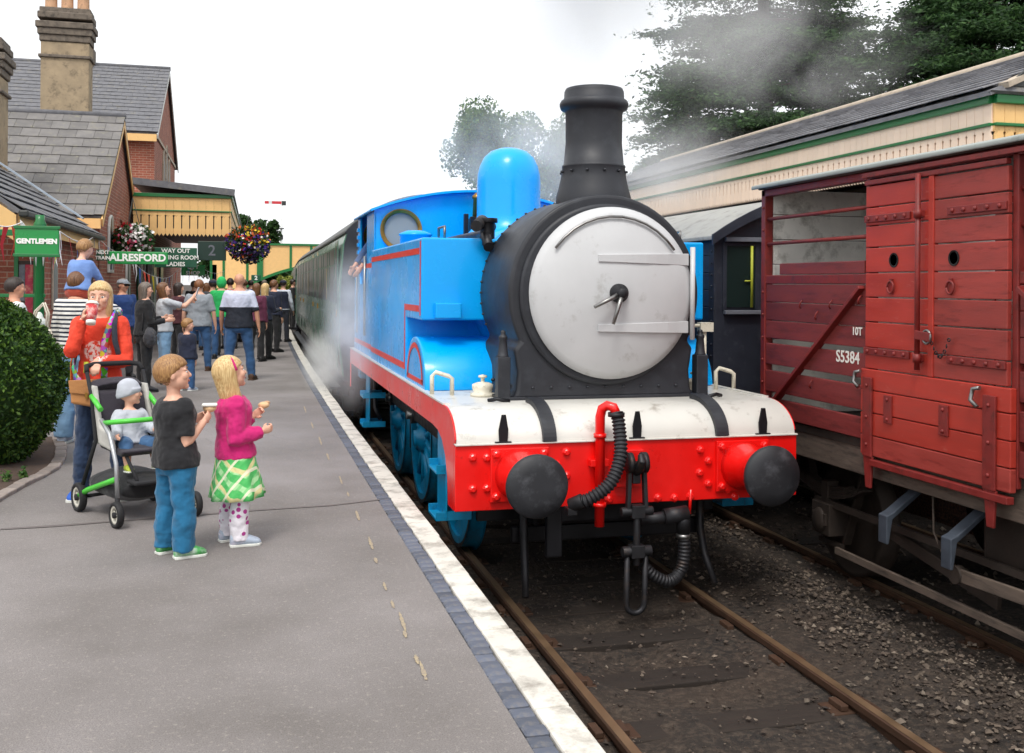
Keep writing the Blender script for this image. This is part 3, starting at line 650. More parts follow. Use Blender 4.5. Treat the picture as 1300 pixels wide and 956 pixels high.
cw = thing('cattle_wagon', 'red planked cattle wagon with open barred bays and limewashed inside', 'wagon', (TC2, 5.95, 0))
def W(mb, name, m, parent=None, **k): return mb.build(name, m, parent or cw, w=True, **k)
YA, YB, YD0, YD1 = 8.33, 3.57, 6.68, 5.22        # far end, near end, door opening
XR = 2*TC2-WX
# floor, solebars, headstocks
W(MB().box(WX+.02, XR-.02, YB, YA, 1.19, 1.26), 'floor', 'gear')
for x in (WX+.03, XR-.15): W(MB().box(x, x+.12, YB, YA, .98, 1.188), 'solebar', 'sole', bevel=.008)
for y in (YA-.13, YB): W(MB().box(WX-.01, XR+.01, y, y+.13, .94, 1.187), 'headstock', 'sole', bevel=.01)
# lower planks of the two barred bays, with open gaps
def bay(y0, y1, far):
    zs = [(1.26, 1.42), (1.475, 1.66), (1.715, 1.90), (1.945, 2.10), (2.104, 2.26), (2.264, 2.42)]
    for x0 in (WX, XR-.04):
        for z0, z1 in zs: W(MB().box(x0, x0+.04, y0, y1, z0, z1), 'plank', 'wagon_maroon', bevel=.006)
        W(MB().box(x0-.005*(x0 < TC2)-.0, x0+.05, y0, y1, 2.424, 2.50), 'bay_rail', 'wagon_iron', bevel=.008)
        W(MB().box(x0-.008, x0+.03, y0+.02, y1-.25, 2.503, 2.60), 'bay_board', 'wagon_maroon', bevel=.006)
        for z in (2.78, 3.0): W(MB().cyl((x0+.02, y0, z), (x0+.02, y1, z), .016, n=8), 'bar', 'wagon_iron')
bay(YD0+.05, YA-.07, True); bay(YB+.07, YD1-.05, False)
# corner and door posts
for x0 in (WX-.012, XR-.068):
    for y in (YA-.07, YD0, YD1-.05, YB): W(MB().box(x0, x0+.08, y, y+.07 if y in (YA-.07, YB) else y+.05, 1.19, 3.26), 'post', 'wagon_iron', bevel=.006)
    ch_ = MB().bar((x0-.004, YA-.10, 1.27), (x0-.004, YD0+.08, 2.40), .03, .075, (1, 0, 0)); W(ch_, 'diagonal_brace', 'wagon_iron', bevel=.004)
    W(MB().bar((x0-.004, YB+.10, 1.27), (x0-.004, YD1-.08, 2.40), .03, .075, (1, 0, 0)), 'diagonal_brace', 'wagon_iron', bevel=.004)
    W(MB().box(x0, x0+.08, YB, YA, 3.20, 3.26), 'cant_rail', 'wagon_iron', bevel=.008)
# ends and limewashed lining
for y, s in ((YA-.05, 1), (YB, -1)):
    for k in range(9):
        z0 = 1.27+k*.222
        W(MB().box(WX+.05, XR-.05, y+.002, y+.026, z0, z0+.216), 'end_plank', 'wagon_red', bevel=.004)
        yy = y-.03 if s > 0 else y+.03
        W(MB().box(WX+.07, XR-.07, yy, yy+.024, z0, z0+.216), 'lining_plank', 'white_int', bevel=.004)
for k in range(5):                                   # far side seen through the open bay
    z0 = 1.27+k*.222
    W(MB().box(XR-.075, XR-.045, YB+.1, YA-.1, z0, z0+.216), 'lining_plank', 'white_int', bevel=.004)
# doors: two upper leaves of planks, a drop flap below
for (y1, y0, mt) in ((YD0-.0, 5.955, 'door_red'), (5.945, YD1, 'wagon_red')):
    zs = [1.80, 1.955, 2.145, 2.325, 2.505, 2.69, 2.85, 2.985, 3.145]
    tops = zs[1:]
    prev = None
    for k in range(8):
        pl_ = MB().box(WX-.045, WX-.01, y0, y1, zs[k]+.004, zs[k+1]-.004)
        W(pl_, 'door_plank', mt, bevel=.006)
    for z, side in ((2.90, 0), (1.93, 0)):
        ya, yb = (y1, y0+.19) if mt == 'door_red' else (y1-.19, y0)
        hs_ = W(MB().box(WX-.062, WX-.045, min(ya, yb), max(ya, yb), z-.026, z+.026), 'hinge_strap', 'wagon_iron', bevel=.005)
        for i in range(5):
            yy = ya+(yb-ya)*(i+.5)/5
            W(MB().ell((WX-.064, yy, z), (.012, .016, .016), 8, 6), 'strap_bolt', 'wagon_iron', hs_)
    yc = (y0+y1)/2+(.02 if mt == 'door_red' else .12)
    W(MB().lathe([(.052, -.0505), (.052, -.046), (.04, -.046), (.04, -.0505), (.052, -.0505)], (WX, yc, 2.592), 'X', 24).lathe([(.0, -.0465), (.041, -.0465)], (WX, yc, 2.592), 'X', 24), 'peep_hole', 'iron_hole')
    yr = yc+.02
    W(MB().tube([(WX-.06, yr+.035*math.cos(a), 2.40+.042*math.sin(a)) for a in np.linspace(0, 2*math.pi, 17)], .008, 6).box(WX-.06, WX-.04, yr-.015, yr+.015, 2.435, 2.46), 'ring_handle', 'wagon_iron')
W(MB().box(WX-.055, WX-.012, 5.90, 5.953, 1.80, 3.15), 'meeting_stile', 'door_red', bevel=.005)
bar_ = W(MB().tube([(WX-.085, 6.02, 1.84), (WX-.085, 6.02, 3.17)], .018, 10), 'door_bar', 'wagon_iron')
for z in (2.90, 1.92): W(MB().lathe([(.028, z-.03), (.028, z+.03)], (WX-.085, 6.02, 0), n=12).box(WX-.085, WX-.045, 6.0, 6.04, z-.02, z+.02), 'bar_collar', 'wagon_iron', bar_)
W(MB().bar((WX-.10, 6.02, 2.08), (WX-.10, 5.86, 2.07), .02, .06), 'bar_hasp', 'wagon_iron', bar_, bevel=.004)
W(MB().tube([(WX-.10, 5.90+.04*math.cos(a), 2.07+.045*math.sin(a)) for a in np.linspace(0, 2*math.pi, 17)], .009, 6), 'hasp_ring', 'steel', bar_)
for i in range(9):                                   # chain of links
    t = i/8; yy = 5.88-.17*t; zz = 2.03-.10*math.sin(math.pi*t)+.03*t
    W(MB().tube([(WX-.075+(.008*math.cos(a) if i % 2 else 0), yy+.013*math.cos(a), zz+(.011*math.sin(a))) for a in np.linspace(0, 2*math.pi, 9)], .004, 5), 'chain_link', 'iron', bar_)
W(MB().box(WX-.06, WX-.02, YD1, YD0, 3.15, 3.185).box(WX-.07, WX-.055, YD1-.3, YD0+.02, 3.205, 3.24), 'door_head', 'wagon_iron', bevel=.005)
flz = [1.165, 1.315, 1.48, 1.645, 1.80]
for k in range(4): W(MB().box(WX-.06, WX-.015, YD1-.05, YD0+.03, flz[k]+.003, flz[k+1]-.003), 'flap_plank', 'door_red' if k else 'wagon_red', bevel=.006)
W(MB().box(WX-.085, WX-.03, YD1-.05, YD0-.12, 1.10, 1.145), 'flap_bar', 'wagon_iron', bevel=.004)
for y in (YD0-.13, 5.28):
    st = W(MB().box(WX-.08, WX-.062, y, y+.11, 1.16, 1.74).prism([(y, 1.16), (y+.11, 1.16), (y+.08, .93), (y+.02, .93)], WX-.07, WX-.05, 'X'), 'flap_strap', 'wagon_iron', bevel=.005)
    W(MB().tube([(WX-.10, y+.13, 1.66), (WX-.11, y+.18, 1.70), (WX-.10, y+.17, 1.77), (WX-.09, y+.12, 1.78)], .014, 8), 'flap_catch', 'steel', st)
    for z in (1.25, 1.45, 1.68): W(MB().ell((WX-.083, y+.055, z), (.01, .014, .014), 8, 6), 'strap_bolt', 'wagon_iron', st)
for y in (6.32, 5.72):
    pt = W(MB().box(WX-.075, WX-.06, y, y+.09, 1.43, 1.63), 'clasp_plate', 'wagon_iron', bevel=.004)
    for z in (1.46, 1.60): W(MB().ell((WX-.077, y+.045, z), (.01, .014, .014), 8, 6), 'strap_bolt', 'wagon_iron', pt)
for p in ((1020, 386), (1058, 386), (1095, 380), (1040, 400), (1033, 487)):
    q = onX(p[0], p[1], WX); W(MB().tube([(WX-.01, q.y, q.z+.03), (WX-.03, q.y, q.z+.01), (WX-.035, q.y+.01, q.z-.02), (WX-.02, q.y+.015, q.z-.035)], .007, 6), 'rope_hook', 'wagon_iron')
for p in ((1033, 485), (1030, 455)):
    q = onX(p[0], p[1]-30, WX)
for y in (YA-.045,):
    for z in (1.35, 1.55, 1.75, 1.95, 2.15, 2.35, 2.9, 3.1): W(MB().ell((WX-.016, y, z), (.01, .013, .013), 8, 6), 'strap_bolt', 'wagon_iron')
for s_, sz, px, py in (('10T', .085, 1088, 421), ('S5384', .13, 1076, 454)):
    q = onX(px, py, WX-.003); text('lettering', s_, sz, 'white_paint', cw, (WX-.003-TC2, q.y-5.95, q.z), (math.pi/2, 0, -math.pi/2), ext=.001, bold=.002)
# roof
rows = []
xs = np.linspace(-1.32, 1.32, 21)
def wroof(x): return 3.30+.17*(1-(x/1.32)**2)
for y in (YB-.06, YA+.06): rows.append([(TC2+x, y, wroof(x)-.035) for x in xs]+[(TC2+x, y, wroof(x)) for x in xs[::-1]])
W(MB().loft(rows, sm=True), 'roof', 'canvas_roof', bevel=.01)
W(MB().box(WX-.05, WX+.06, YB, YA, 3.262, 3.30), 'gutter_rail', 'sole', bevel=.01)
# running gear
for ya in (7.55, 4.35):
    for s in (-1, 1):
        x = TC2+s*.77
        wh = W(MB().lathe([(.0, -.05), (.10, -.08), (.12, -.05), (.40, -.03), (.44, -.06), (.48, -.06), (.48, .05), (.51, .07), (.40, .06), (.12, .06), (0, .06)] if s < 0 else [(.0, .05), (.10, .08), (.12, .05), (.40, .03), (.44, .06), (.48, .06), (.48, -.05), (.51, -.07), (.40, -.06), (.12, -.06), (0, -.06)], (x, ya, .48), 'X', 40), 'wheel', 'gear')
        x = TC2+s*1.02
        W(MB().box(x-.09, x+.09, ya-.13, ya+.13, .36, .62).box(x-.11, x+.11, ya-.1, ya+.1, .44, .54).ell((x+s*.1, ya, .48), (.03, .09, .1), 12, 8), 'axle_box', 'gear', bevel=.02)
        for k in range(5):
            W(MB().loft([[(x-.045, ya+t*(.52-.06*k), .66+.02*k+.14*(t*(.52-.06*k)/.52)**2+dz) for dz in (0, .017)]+[(x+.045, ya+t*(.52-.06*k), .66+.02*k+.14*(t*(.52-.06*k)/.52)**2+dz) for dz in (.017, 0)] for t in np.linspace(-1, 1, 9)], sm=False), 'spring_leaf', 'gear')
        W(MB().box(x-.055, x+.055, ya-.05, ya+.05, .63, .80), 'spring_buckle', 'gear', bevel=.01)
        for dy in (-.19, .19):
            W(MB().bar((x-s*.06, ya+dy*2.3, .98), (x-s*.06, ya+dy*.8, .3), .025, .07, (1, 0, 0)), 'axle_guard', 'gear')
        W(MB().box(x-.06-s*.06, x-.03-s*.06, ya-.17, ya+.17, .26, .30), 'axle_guard_tie', 'gear')
W(MB().bar((TC2-1.06, 7.7, .62), (TC2-1.06, 4.2, .62), .03, .05), 'axle_guard_bar', 'gear')
W(MB().bar((TC2-1.15, 7.25, .30), (TC2-1.15, 3.4, .28), .03, .055), 'brake_rod', 'sole', bevel=.005)
W(MB().bar((TC2-1.2, 5.75, .52), (TC2-1.22, 3.3, .62), .03, .085), 'brake_lever', 'sole', bevel=.006)
W(MB().lathe([(.06, -.03), (.06, .03)], (TC2-1.2, 5.75, .52), 'X', 18), 'lever_boss', 'gear')
for y in (6.38, 5.7):
    W(MB().prism([(TC2-1.33, .78), (TC2-1.28, .80), (TC2-1.04, .97), (TC2-1.04, .93), (TC2-1.28, .755), (TC2-1.31, .58), (TC2-1.33, .58)], y-.05, y+.05, 'Y'), 'step_bracket', 'blue_gear', bevel=.006)
W(MB().bar((TC2-1.0, 6.8, .56), (TC2-1.0, 5.6, .36), .04, .09), 'push_rod', 'gear', bevel=.006)
W(MB().tube([(TC2-1.05, 6.2, .95), (TC2-1.08, 6.15, .7), (TC2-1.05, 6.05, .5), (TC2-1.0, 5.95, .42)], .008, 6), 'release_cord', 'sole')
W(MB().box(TC2-.9, TC2+.9, 5.2, 5.9, .55, .95), 'vacuum_cylinder', 'gear', bevel=.05)
for s in (-1, 1):
    for y, sg in ((YA, 1), (YB, -1)):
        W(MB().lathe([(.12, 0), (.1, .1*sg), (.09, .32*sg), (.05, .34*sg), (.05, .44*sg), (.17, .44*sg), (.17, .47*sg), (0, .49*sg)], (TC2+s*.865, y, 1.05), 'Y', 24), 'buffer', 'gear')
# ================================================================ dark van behind it
M['van_dark'] = mat('dark_blue_grey_van_paint', '262a35', .5, var=.15, vs=4, bump=.1, dirt=('3d4048', .2, 9))
M['van_blue'] = mat('faded_blue_van_plank', '203a52', .55, var=.2, vs=6, rand=.2, stretch=(3, .6, 3), bump=.25, dirt=('15202c', .3, 7))
M['van_trim'] = mat('grey_weatherboard', '6d7078', .6, var=.15, vs=9, bump=.2)
M['van_roof'] = mat('pale_grey_roof_sheet', '9d9c97', .7, var=.1, vs=3, bump=.3, bs=15, dirt=('716f6a', .3, 5))
M['yellow_bar'] = mat('yellow_painted_bar', 'b8bf3a', .5, var=.1)
VY, VL = 9.27, 6.2
van = thing('goods_van', 'dark goods van with pale curved roof and one narrow end window', 'van', (TC2, VY+VL/2, 0))
def V(mb, name, m, parent=None, **k): return mb.build(name, m, parent or van, w=True, **k)
ve = 1.24
end = [(TC2-ve, 1.15), (TC2+ve, 1.15), (TC2+ve, 2.88)]+[(TC2+x, 2.88+.42*(1-(x/ve)**2)) for x in np.linspace(ve, -ve, 17)[1:-1]]+[(TC2-ve, 2.88)]
V(MB().prism(end, VY, VY+.05, 'Y'), 'end_wall', 'van_dark', bevel=.006); V(MB().prism(end, VY+VL-.05, VY+VL, 'Y'), 'end_wall', 'van_dark')
for k in range(10):
    for x0 in (TC2-ve, TC2+ve-.04): V(MB().box(x0, x0+.04, VY+.052, VY+VL-.052, 1.16+k*.172, 1.16+(k+1)*.172-.005), 'side_plank', 'van_blue', bevel=.005)
for x0 in (TC2-ve-.012,): 
    V(MB().box(x0, x0+.012, VY, VY+.12, 1.15, 2.86), 'corner_strap', 'van_dark', bevel=.003)
    for k in range(14): V(MB().ell((x0-.003, VY+.05, 1.25+k*.115), (.008, .012, .012), 8, 6), 'strap_bolt', 'van_dark')
rows = []
for y in (VY-.1, VY+VL+.1): rows.append([(TC2+x, y, 2.90+.43*(1-(x/1.3)**2)-.03) for x in np.linspace(-1.33, 1.33, 21)]+[(TC2+x, y, 2.90+.43*(1-(x/1.3)**2)+.012) for x in np.linspace(1.33, -1.33, 21)])
V(MB().loft(rows, sm=True), 'roof', 'van_roof', bevel=.008)
rows = [[(TC2+x, VY-.105-dy, 2.90+.43*(1-(x/1.3)**2)-.075+dz) for dy, dz in ((0, 0), (.03, 0), (.03, .10), (0, .10))] for x in np.linspace(-1.33, 1.33, 21)]
V(MB().loft(rows, sm=False), 'roof_edge', 'van_dark')
a, b = onY(922, 312, VY), onY(961, 390, VY)
V(MB().box(a.x, b.x-.03, VY-.004, VY+.02, b.z, a.z), 'window_opening', 'iron_hole')
fr = V(MB().box(a.x-.04, a.x, VY-.02, VY, b.z-.03, a.z+.03).box(b.x-.03, b.x+.01, VY-.02, VY, b.z-.03, a.z+.03).box(a.x, b.x-.03, VY-.02, VY, a.z, a.z+.03), 'window_frame', 'van_dark', bevel=.004)
V(MB().box(a.x, b.x-.03, VY-.012, VY-.008, b.z, a.z), 'window_pane', 'dark_glass', fr)
V(MB().box(a.x-.03, b.x+.03, VY-.06, VY, b.z-.07, b.z-.031).box(a.x-.03, b.x+.05, VY-.06, VY-.021, a.z+.04, a.z+.085), 'weatherboard', 'van_trim', bevel=.005)
V(MB().cyl((b.x-.075, VY-.03, b.z), (b.x-.075, VY-.03, a.z), .014, n=8).cyl((b.x-.075, VY-.03, b.z+.26), (b.x-.15, VY-.03, b.z+.26), .008, n=8), 'window_bar', 'yellow_bar', fr)
V(MB().box(TC2-ve, TC2+ve, VY, VY+VL, .95, 1.15), 'underframe', 'gear', bevel=.01)
for ya in (VY+1.3, VY+VL-1.3):
    for s in (-1, 1): V(MB().lathe([(0, -.05), (.12, -.06), (.44, -.06), (.48, -.05), (.48, .05), (0, .05)], (TC2+s*.77, ya, .48), 'X', 32), 'wheel', 'gear'); V(MB().box(TC2+s*1.02-.09, TC2+s*1.02+.09, ya-.13, ya+.13, .36, .95), 'axle_box', 'gear', bevel=.02)
for s in (-1, 1): V(MB().lathe([(.12, 0), (.09, -.3), (.05, -.32), (.05, -.40), (.17, -.40), (.17, -.43), (0, -.44)], (TC2+s*.865, VY, 1.05), 'Y', 24), 'buffer', 'gear')
# ================================================================ green coaches behind the locomotive
M['coach_green'] = mat('coach_green_paint', '4a7660', .28, var=.1, vs=3, bump=.03, coat=.3, dirt=('50584f', .2, 3))
M['coach_roof'] = mat('grey_coach_roof', '6a6c6b', .65, var=.12, vs=2, bump=.1, dirt=('444444', .2, 3))
M['coach_black'] = mat('black_coach_end', '22242a', .55, var=.2, vs=4, bump=.1)
M['chrome'] = mat('pale_window_frame', '5c7a69', .4, .3, var=.1)
M['pale_int'] = mat('pale_roller_blind', 'a89a78', .7, var=.15)
def coach(y0, L_, label):
    yc = y0+L_/2; xc = LC-.02+curve(yc)+.0; ang = -math.atan(.001*max(0, yc-9))
    e = thing('railway_coach', label, 'coach', (xc, yc, 0), ang, 'green coaches of the train')
    hw = 1.36; sec = [(-hw+.06, 1.02), (-hw, 1.5), (-hw, 2.3), (-hw+.05, 3.0), (-hw+.1, 3.16)]
    full = sec+[(-x, z) for x, z in sec[::-1]]
    MB().prism(full, -L_/2, L_/2, 'Y').build('body', 'coach_green', e, bevel=.01)
    rf = [(x, 3.17+.60*math.cos(math.pi/2*x/1.30)**.75) for x in np.linspace(-1.29, 1.29, 21)]
    MB().prism([(-1.29, 3.15)]+[(x, z) for x, z in rf]+[(1.29, 3.15)], -L_/2-.02, L_/2+.02, 'Y', sm=True).build('roof', 'coach_roof', e, bevel=.01)
    MB().prism([(x*.985, z) for x, z in full[:5]]+[(x, z-.03) for x, z in rf]+[(x*.985, z) for x, z in full[5:]], -L_/2-.035, -L_/2-.003, 'Y').build('coach_end', 'coach_black', e)
    MB().box(-.55, .55, -L_/2-.5, -L_/2-.035, 1.15, 3.05).build('gangway', 'coach_black', e, bevel=.04)
    def xs(z): return -np.interp(z, [1.02, 1.5, 2.3, 3.0, 3.16], [hw-.06, hw, hw, hw-.05, hw-.1])
    y = -L_/2+.35; k = 0; pat = [('d', .62), ('w', 1.05), ('s', .5), ('w', 1.05), ('s', .5), ('w', 1.05), ('d', .62), ('w', 1.05)]
    while y < L_/2-1.2:
        t, wd = pat[k % len(pat)]; k += 1
        z0, z1 = (2.08, 2.98); x = xs(2.5)
        for sd in (1, -1):
            if sd < 0 and k > 10: continue
            if t == 'd':
                d = MB().box(-.008, .0, y, y+wd, 1.12, 3.06).build('door', 'coach_green', e, bevel=.006); d.location.x = x*sd+(-.004 if sd > 0 else .012)
                MB().box(-.03, -.008, y+.06, y+.1, 1.9, 2.0).build('handle', 'brass', d)
                f_ = MB().box(-.014, -.002, y+.08, y+wd-.08, z0, z1).build('window', 'chrome', d); MB().box(-.018, -.012, y+.11, y+wd-.11, z0+.03, z1-.03).build('pane', 'dark_glass', f_)
            else:
                f_ = MB().box(-.01, .0, y, y+wd, z0, z1).build('window', 'chrome', e, bevel=.004); f_.location.x = x*sd+(-.004 if sd > 0 else .012)
                MB().box(-.015, -.008, y+.035, y+wd-.035, z0+.035, z1-.30).build('pane', 'dark_glass', f_)
                MB().box(-.015, -.008, y+.035, y+wd-.035, z1-.27, z1-.035).build('top_light', 'dark_glass', f_)
                if random.random() < .25: MB().box(-.017, -.0152, y+.05, y+.18, z0+.05, z1-.32).build('curtain', 'pale_int', f_)
        y += wd+.12
    MB().box(-1.28, 1.28, -L_/2, L_/2, .95, 1.02).build('underframe', 'coach_black', e)
    MB().box(-1.3, -1.05, -L_/2+3, L_/2-3, .55, .95).build('equipment_box', 'coach_black', e, bevel=.02)
    for yb in (-L_/2+2.6, L_/2-2.6):
        MB().box(-1.12, -1.0, yb-1.4, yb+1.4, .42, .7).box(1.0, 1.12, yb-1.4, yb+1.4, .42, .7).box(-1, 1, yb-.2, yb+.2, .5, .8).build('bogie', 'gear', e, bevel=.02)
        for dy in (-1.25, 1.25):
            for s in (-1, 1): MB().lathe([(0, -.05), (.12, -.06), (.42, -.06), (.46, -.05), (.46, .05), (0, .05)], (s*.77, yb+dy, .46), 'X', 28).build('wheel', 'gear', e); 
            MB().box(-1.2, -1.0, yb+dy-.15, yb+dy+.15, .36, .6).build('axle_box', 'gear', e, bevel=.02)
    MB().box(-1.45, -1.3, -L_/2+.4, L_/2-.4, .80, .83).build('step_board', 'coach_black', e)
    return e
coach(15.35, 19.6, 'green railway coach coupled directly behind the blue locomotive')
coach(35.6, 19.6, 'second green railway coach further along the curving platform')
# ================================================================ station buildings
M['brick_red'] = brick_mat('red_station_brick', 'ab5a44', '8f4534', 'b89f8c')
M['brick_dark'] = brick_mat('old_red_brick', 'a05844', '844335', 'ad9686')
M['slate'] = mat('weathered_slate', '6d6a68', .7, var=.2, vs=5, rand=.2, bump=.4, bs=30, dirt=('86826f', .22, 7))
M['slate_far'] = mat('grey_slate', '66666a', .7, var=.25, vs=7, bump=.4, bs=20, dirt=('857f70', .2, 5))
M['slate_lt'] = mat('pale_grey_slate', '8b8a8d', .55, var=.18, vs=7, bump=.4, bs=20, dirt=('68676a', .25, 5))
M['stucco'] = mat('stained_render', 'a08e74', .9, var=.18, vs=4, bump=.5, bs=60, dirt=('5d5346', .3, 5))
M['stucco_dark'] = mat('sooty_cornice', '6f655a', .9, var=.3, vs=8, bump=.6, bs=40, dirt=('2f2c29', .35, 9))
M['pot'] = mat('clay_chimney_pot', 'c49a78', .8, var=.15, vs=6, dirt=('5c5048', .3, 7))
M['yellow'] = mat('cream_yellow_paint', 'e8bc7c', .55, var=.06, vs=4, rand=.04, bump=.08, dirt=('a88452', .06, 9))
M['peach'] = mat('pale_cream_paint', 'fbdfc6', .55, var=.05, vs=4, rand=.04, bump=.08)
M['green'] = mat('bright_green_paint', '0d6b32', .4, var=.08, vs=5, bump=.05, coat=.2)
M['sign_green'] = mat('green_enamel', '0c8a3c', .3, var=.04, vs=5, bump=.02, coat=.3)
M['sign_dark'] = mat('dark_green_enamel', '115238', .35, var=.06, vs=5, bump=.02, coat=.2)
M['sign_black'] = mat('faded_dark_sign', '1b352c', .4, var=.1)
M['lead'] = mat('lead_flashing', 'a8b4c0', .5, .2, var=.15)
M['gutter'] = mat('dark_gutter', '2c2e2c', .5, var=.2, dirt=('3f463a', .2, 8))
M['stone_trim'] = mat('pale_stone_trim', 'b8aa98', .85, var=.15, vs=6, bump=.3, bs=30, dirt=('766c60', .2, 8))
M['win_white'] = mat('white_window_paint', 'd8d8d2', .5, var=.05)
M['wood_dark'] = mat('dark_brown_woodwork', '3a2a22', .6, var=.2)
def slates(e, y0, z0, y1, z1, x0, x1, rows, wd, near=True, name='slate'):
    """courses of slates on a pitch running from the eaves (y0,z0) to the ridge (y1,z1) between x0 and x1"""
    d = Vector((0, y1-y0, z1-z0)); Ls = d.length; d /= Ls; nrm = Vector((0, -d.z, d.y))
    if nrm.z < 0: nrm = -nrm
    st = Ls/rows; ang = math.atan2(d.z, d.y); base = None; mbj = MB(); n = int((x1-x0)/wd)+2
    for r in range(rows):
        for k in range(-1, n):
            xa = x0+k*wd+(wd/2 if r % 2 else 0); xb = xa+wd-.006
            xa, xb = max(xa, x0), min(xb, x1)
            if xb-xa < .05: continue
            lift = random.uniform(0, .008); L2 = st*1.28; sk = random.uniform(-.008, .008)
            p0 = Vector((0, y0, z0))+d*(st*r-.01+sk); p1 = p0+d*min(L2, Ls-st*r+.01)
            th = .014
            vs = []
            for (pp, off) in ((p0, .022+lift), (p1, .004)):
                for x in (xa, xb):
                    for t in (0, th): vs.append(Vector((x, pp.y, pp.z))+nrm*(off+t))
            fs = [(0, 1, 3, 2), (4, 6, 7, 5), (0, 4, 5, 1), (2, 3, 7, 6), (0, 2, 6, 4), (1, 5, 7, 3)]
            if near: MB().add(vs, fs).build(name, 'slate', e, w=True)
            else: mbj.add(vs, fs)
    if not near: mbj.build('slate_courses', 'slate_far', e, w=True, kind='stuff')
def quad_roof(e, pts, m='slate_far', th=.05, name='roof'):
    p = [Vector(q) for q in pts]; n = (p[1]-p[0]).cross(p[2]-p[0]).normalized()
    if n.z < 0: n = -n
    return MB().add(p+[q-n*th for q in p], [(0, 1, 2, 3), (7, 6, 5, 4)]+[(i, (i+1) % 4, 4+(i+1) % 4, 4+i) for i in range(4)]).build(name, m, e, w=True)
# ---------------------------------------------------------------- low block with the gentlemen sign
GX, GY0, GY1 = -2.72, 14.9, 21.0
g = thing('gentlemen_block', 'low brick block with slate roof behind the GENTLEMEN sign', 'building', (GX, GY0, PZ))
MB().box(-9, GX, GY0, GY1, PZ, 3.3).build('wall', 'brick_red', g, w=True)
pr = MB().box(GX-.05, GX+.06, GY0-.06, GY0+.35, PZ, 3.25).build('corner_pier', 'brick_red', g, w=True, bevel=.01)
for k in range(11):
    z0 = PZ+.1+k*.225
    a = .05 if k % 2 else .12
    MB().box(GX-.052, GX+.072, GY0-.066, GY0+.10+a, z0, z0+.10).build('pale_brick', 'stone_trim', pr, w=True)
for yy in (16.1, 18.2):                              # pointed niche windows
    wv = MB().prism([(yy, 2.0), (yy+.42, 2.0), (yy+.42, 2.55), (yy+.36, 2.72), (yy+.21, 2.86), (yy+.06, 2.72), (yy, 2.55)], GX+.002, GX+.03, 'X').build('window', 'stone_trim', g, w=True, bevel=.01)
    MB().prism([(yy+.06, 2.05), (yy+.36, 2.05), (yy+.36, 2.55), (yy+.3, 2.68), (yy+.21, 2.77), (yy+.12, 2.68), (yy+.06, 2.55)], GX+.031, GX+.035, 'X').build('pane', 'grey_glass', wv, w=True)
MB().box(GX+.002, GX+.03, 19.3, 20.2, PZ, 2.85).build('door', 'wood_dark', g, w=True, bevel=.01)
EX, EZ = -2.5, 3.22
quad_roof(g, [(EX, GY0-1.95, EZ), (EX, GY1-1.3, EZ), (EX-3.6, GY1-1.3, EZ+2.5), (EX-3.6, GY0-1.95, EZ+2.5)], 'slate_far')
mbj = MB()
dd = Vector((-3.6, 0, 2.5)); Ls = dd.length; dd.normalize(); nn = Vector((2.5, 0, 3.6)).normalized()
for r in range(15):
    for k in range(22):
        y = GY0-1.95+k*.31+(.155 if r % 2 else 0); ye = min(y+.3, GY1-1.3)
        if ye <= y: continue
        p0 = Vector((EX, 0, EZ))+dd*(r*.29); p1 = p0+dd*.36; lf = random.uniform(0, .01); vs = []
        for pp, off in ((p0, .03+lf), (p1, .005)):
            for yy in (y, ye):
                for t in (0, .014): vs.append(Vector((pp.x, yy, pp.z))+nn*(off+t))
        mbj.add(vs, [(0, 1, 3, 2), (4, 6, 7, 5), (0, 4, 5, 1), (2, 3, 7, 6), (0, 2, 6, 4), (1, 5, 7, 3)])
mbj.build('slate_courses', 'slate_far', g, w=True, kind='stuff')
MB().bar((EX+.02, GY0-2.0, EZ-.03), (EX+.02, GY1-1.25, EZ-.03), .11, .08).build('gutter', 'gutter', g, w=True, bevel=.02)
MB().box(EX-.06, EX-.035, GY0-1.9, GY1-1.35, EZ-.22, EZ-.03).build('fascia', 'yellow', g, w=True)
MB().box(EX-3.5, EX-.1, GY0-1.9, GY0-1.87, EZ-.26, EZ-.02).build('end_fascia', 'yellow', g, w=True)
MB().add([(EX-.06, GY0-1.98, EZ-.05), (EX-3.6, GY0-1.98, EZ+2.42), (EX-3.6, GY0-1.98, EZ+2.1), (EX-.06, GY0-1.98, EZ-.36), (EX-.06, GY0-1.93, EZ-.05), (EX-3.6, GY0-1.93, EZ+2.42), (EX-3.6, GY0-1.93, EZ+2.1), (EX-.06, GY0-1.93, EZ-.36)], [(0, 1, 2, 3), (7, 6, 5, 4), (0, 3, 7, 4), (1, 5, 6, 2), (0, 4, 5, 1), (3, 2, 6, 7)]).build('bargeboard', 'yellow', g, w=True)
MB().bar((EX-.3, GY1-1.28, EZ+.32), (EX-3.6, GY1-1.28, EZ+2.6), .16, .03).build('lead_flashing', 'lead', g, w=True)
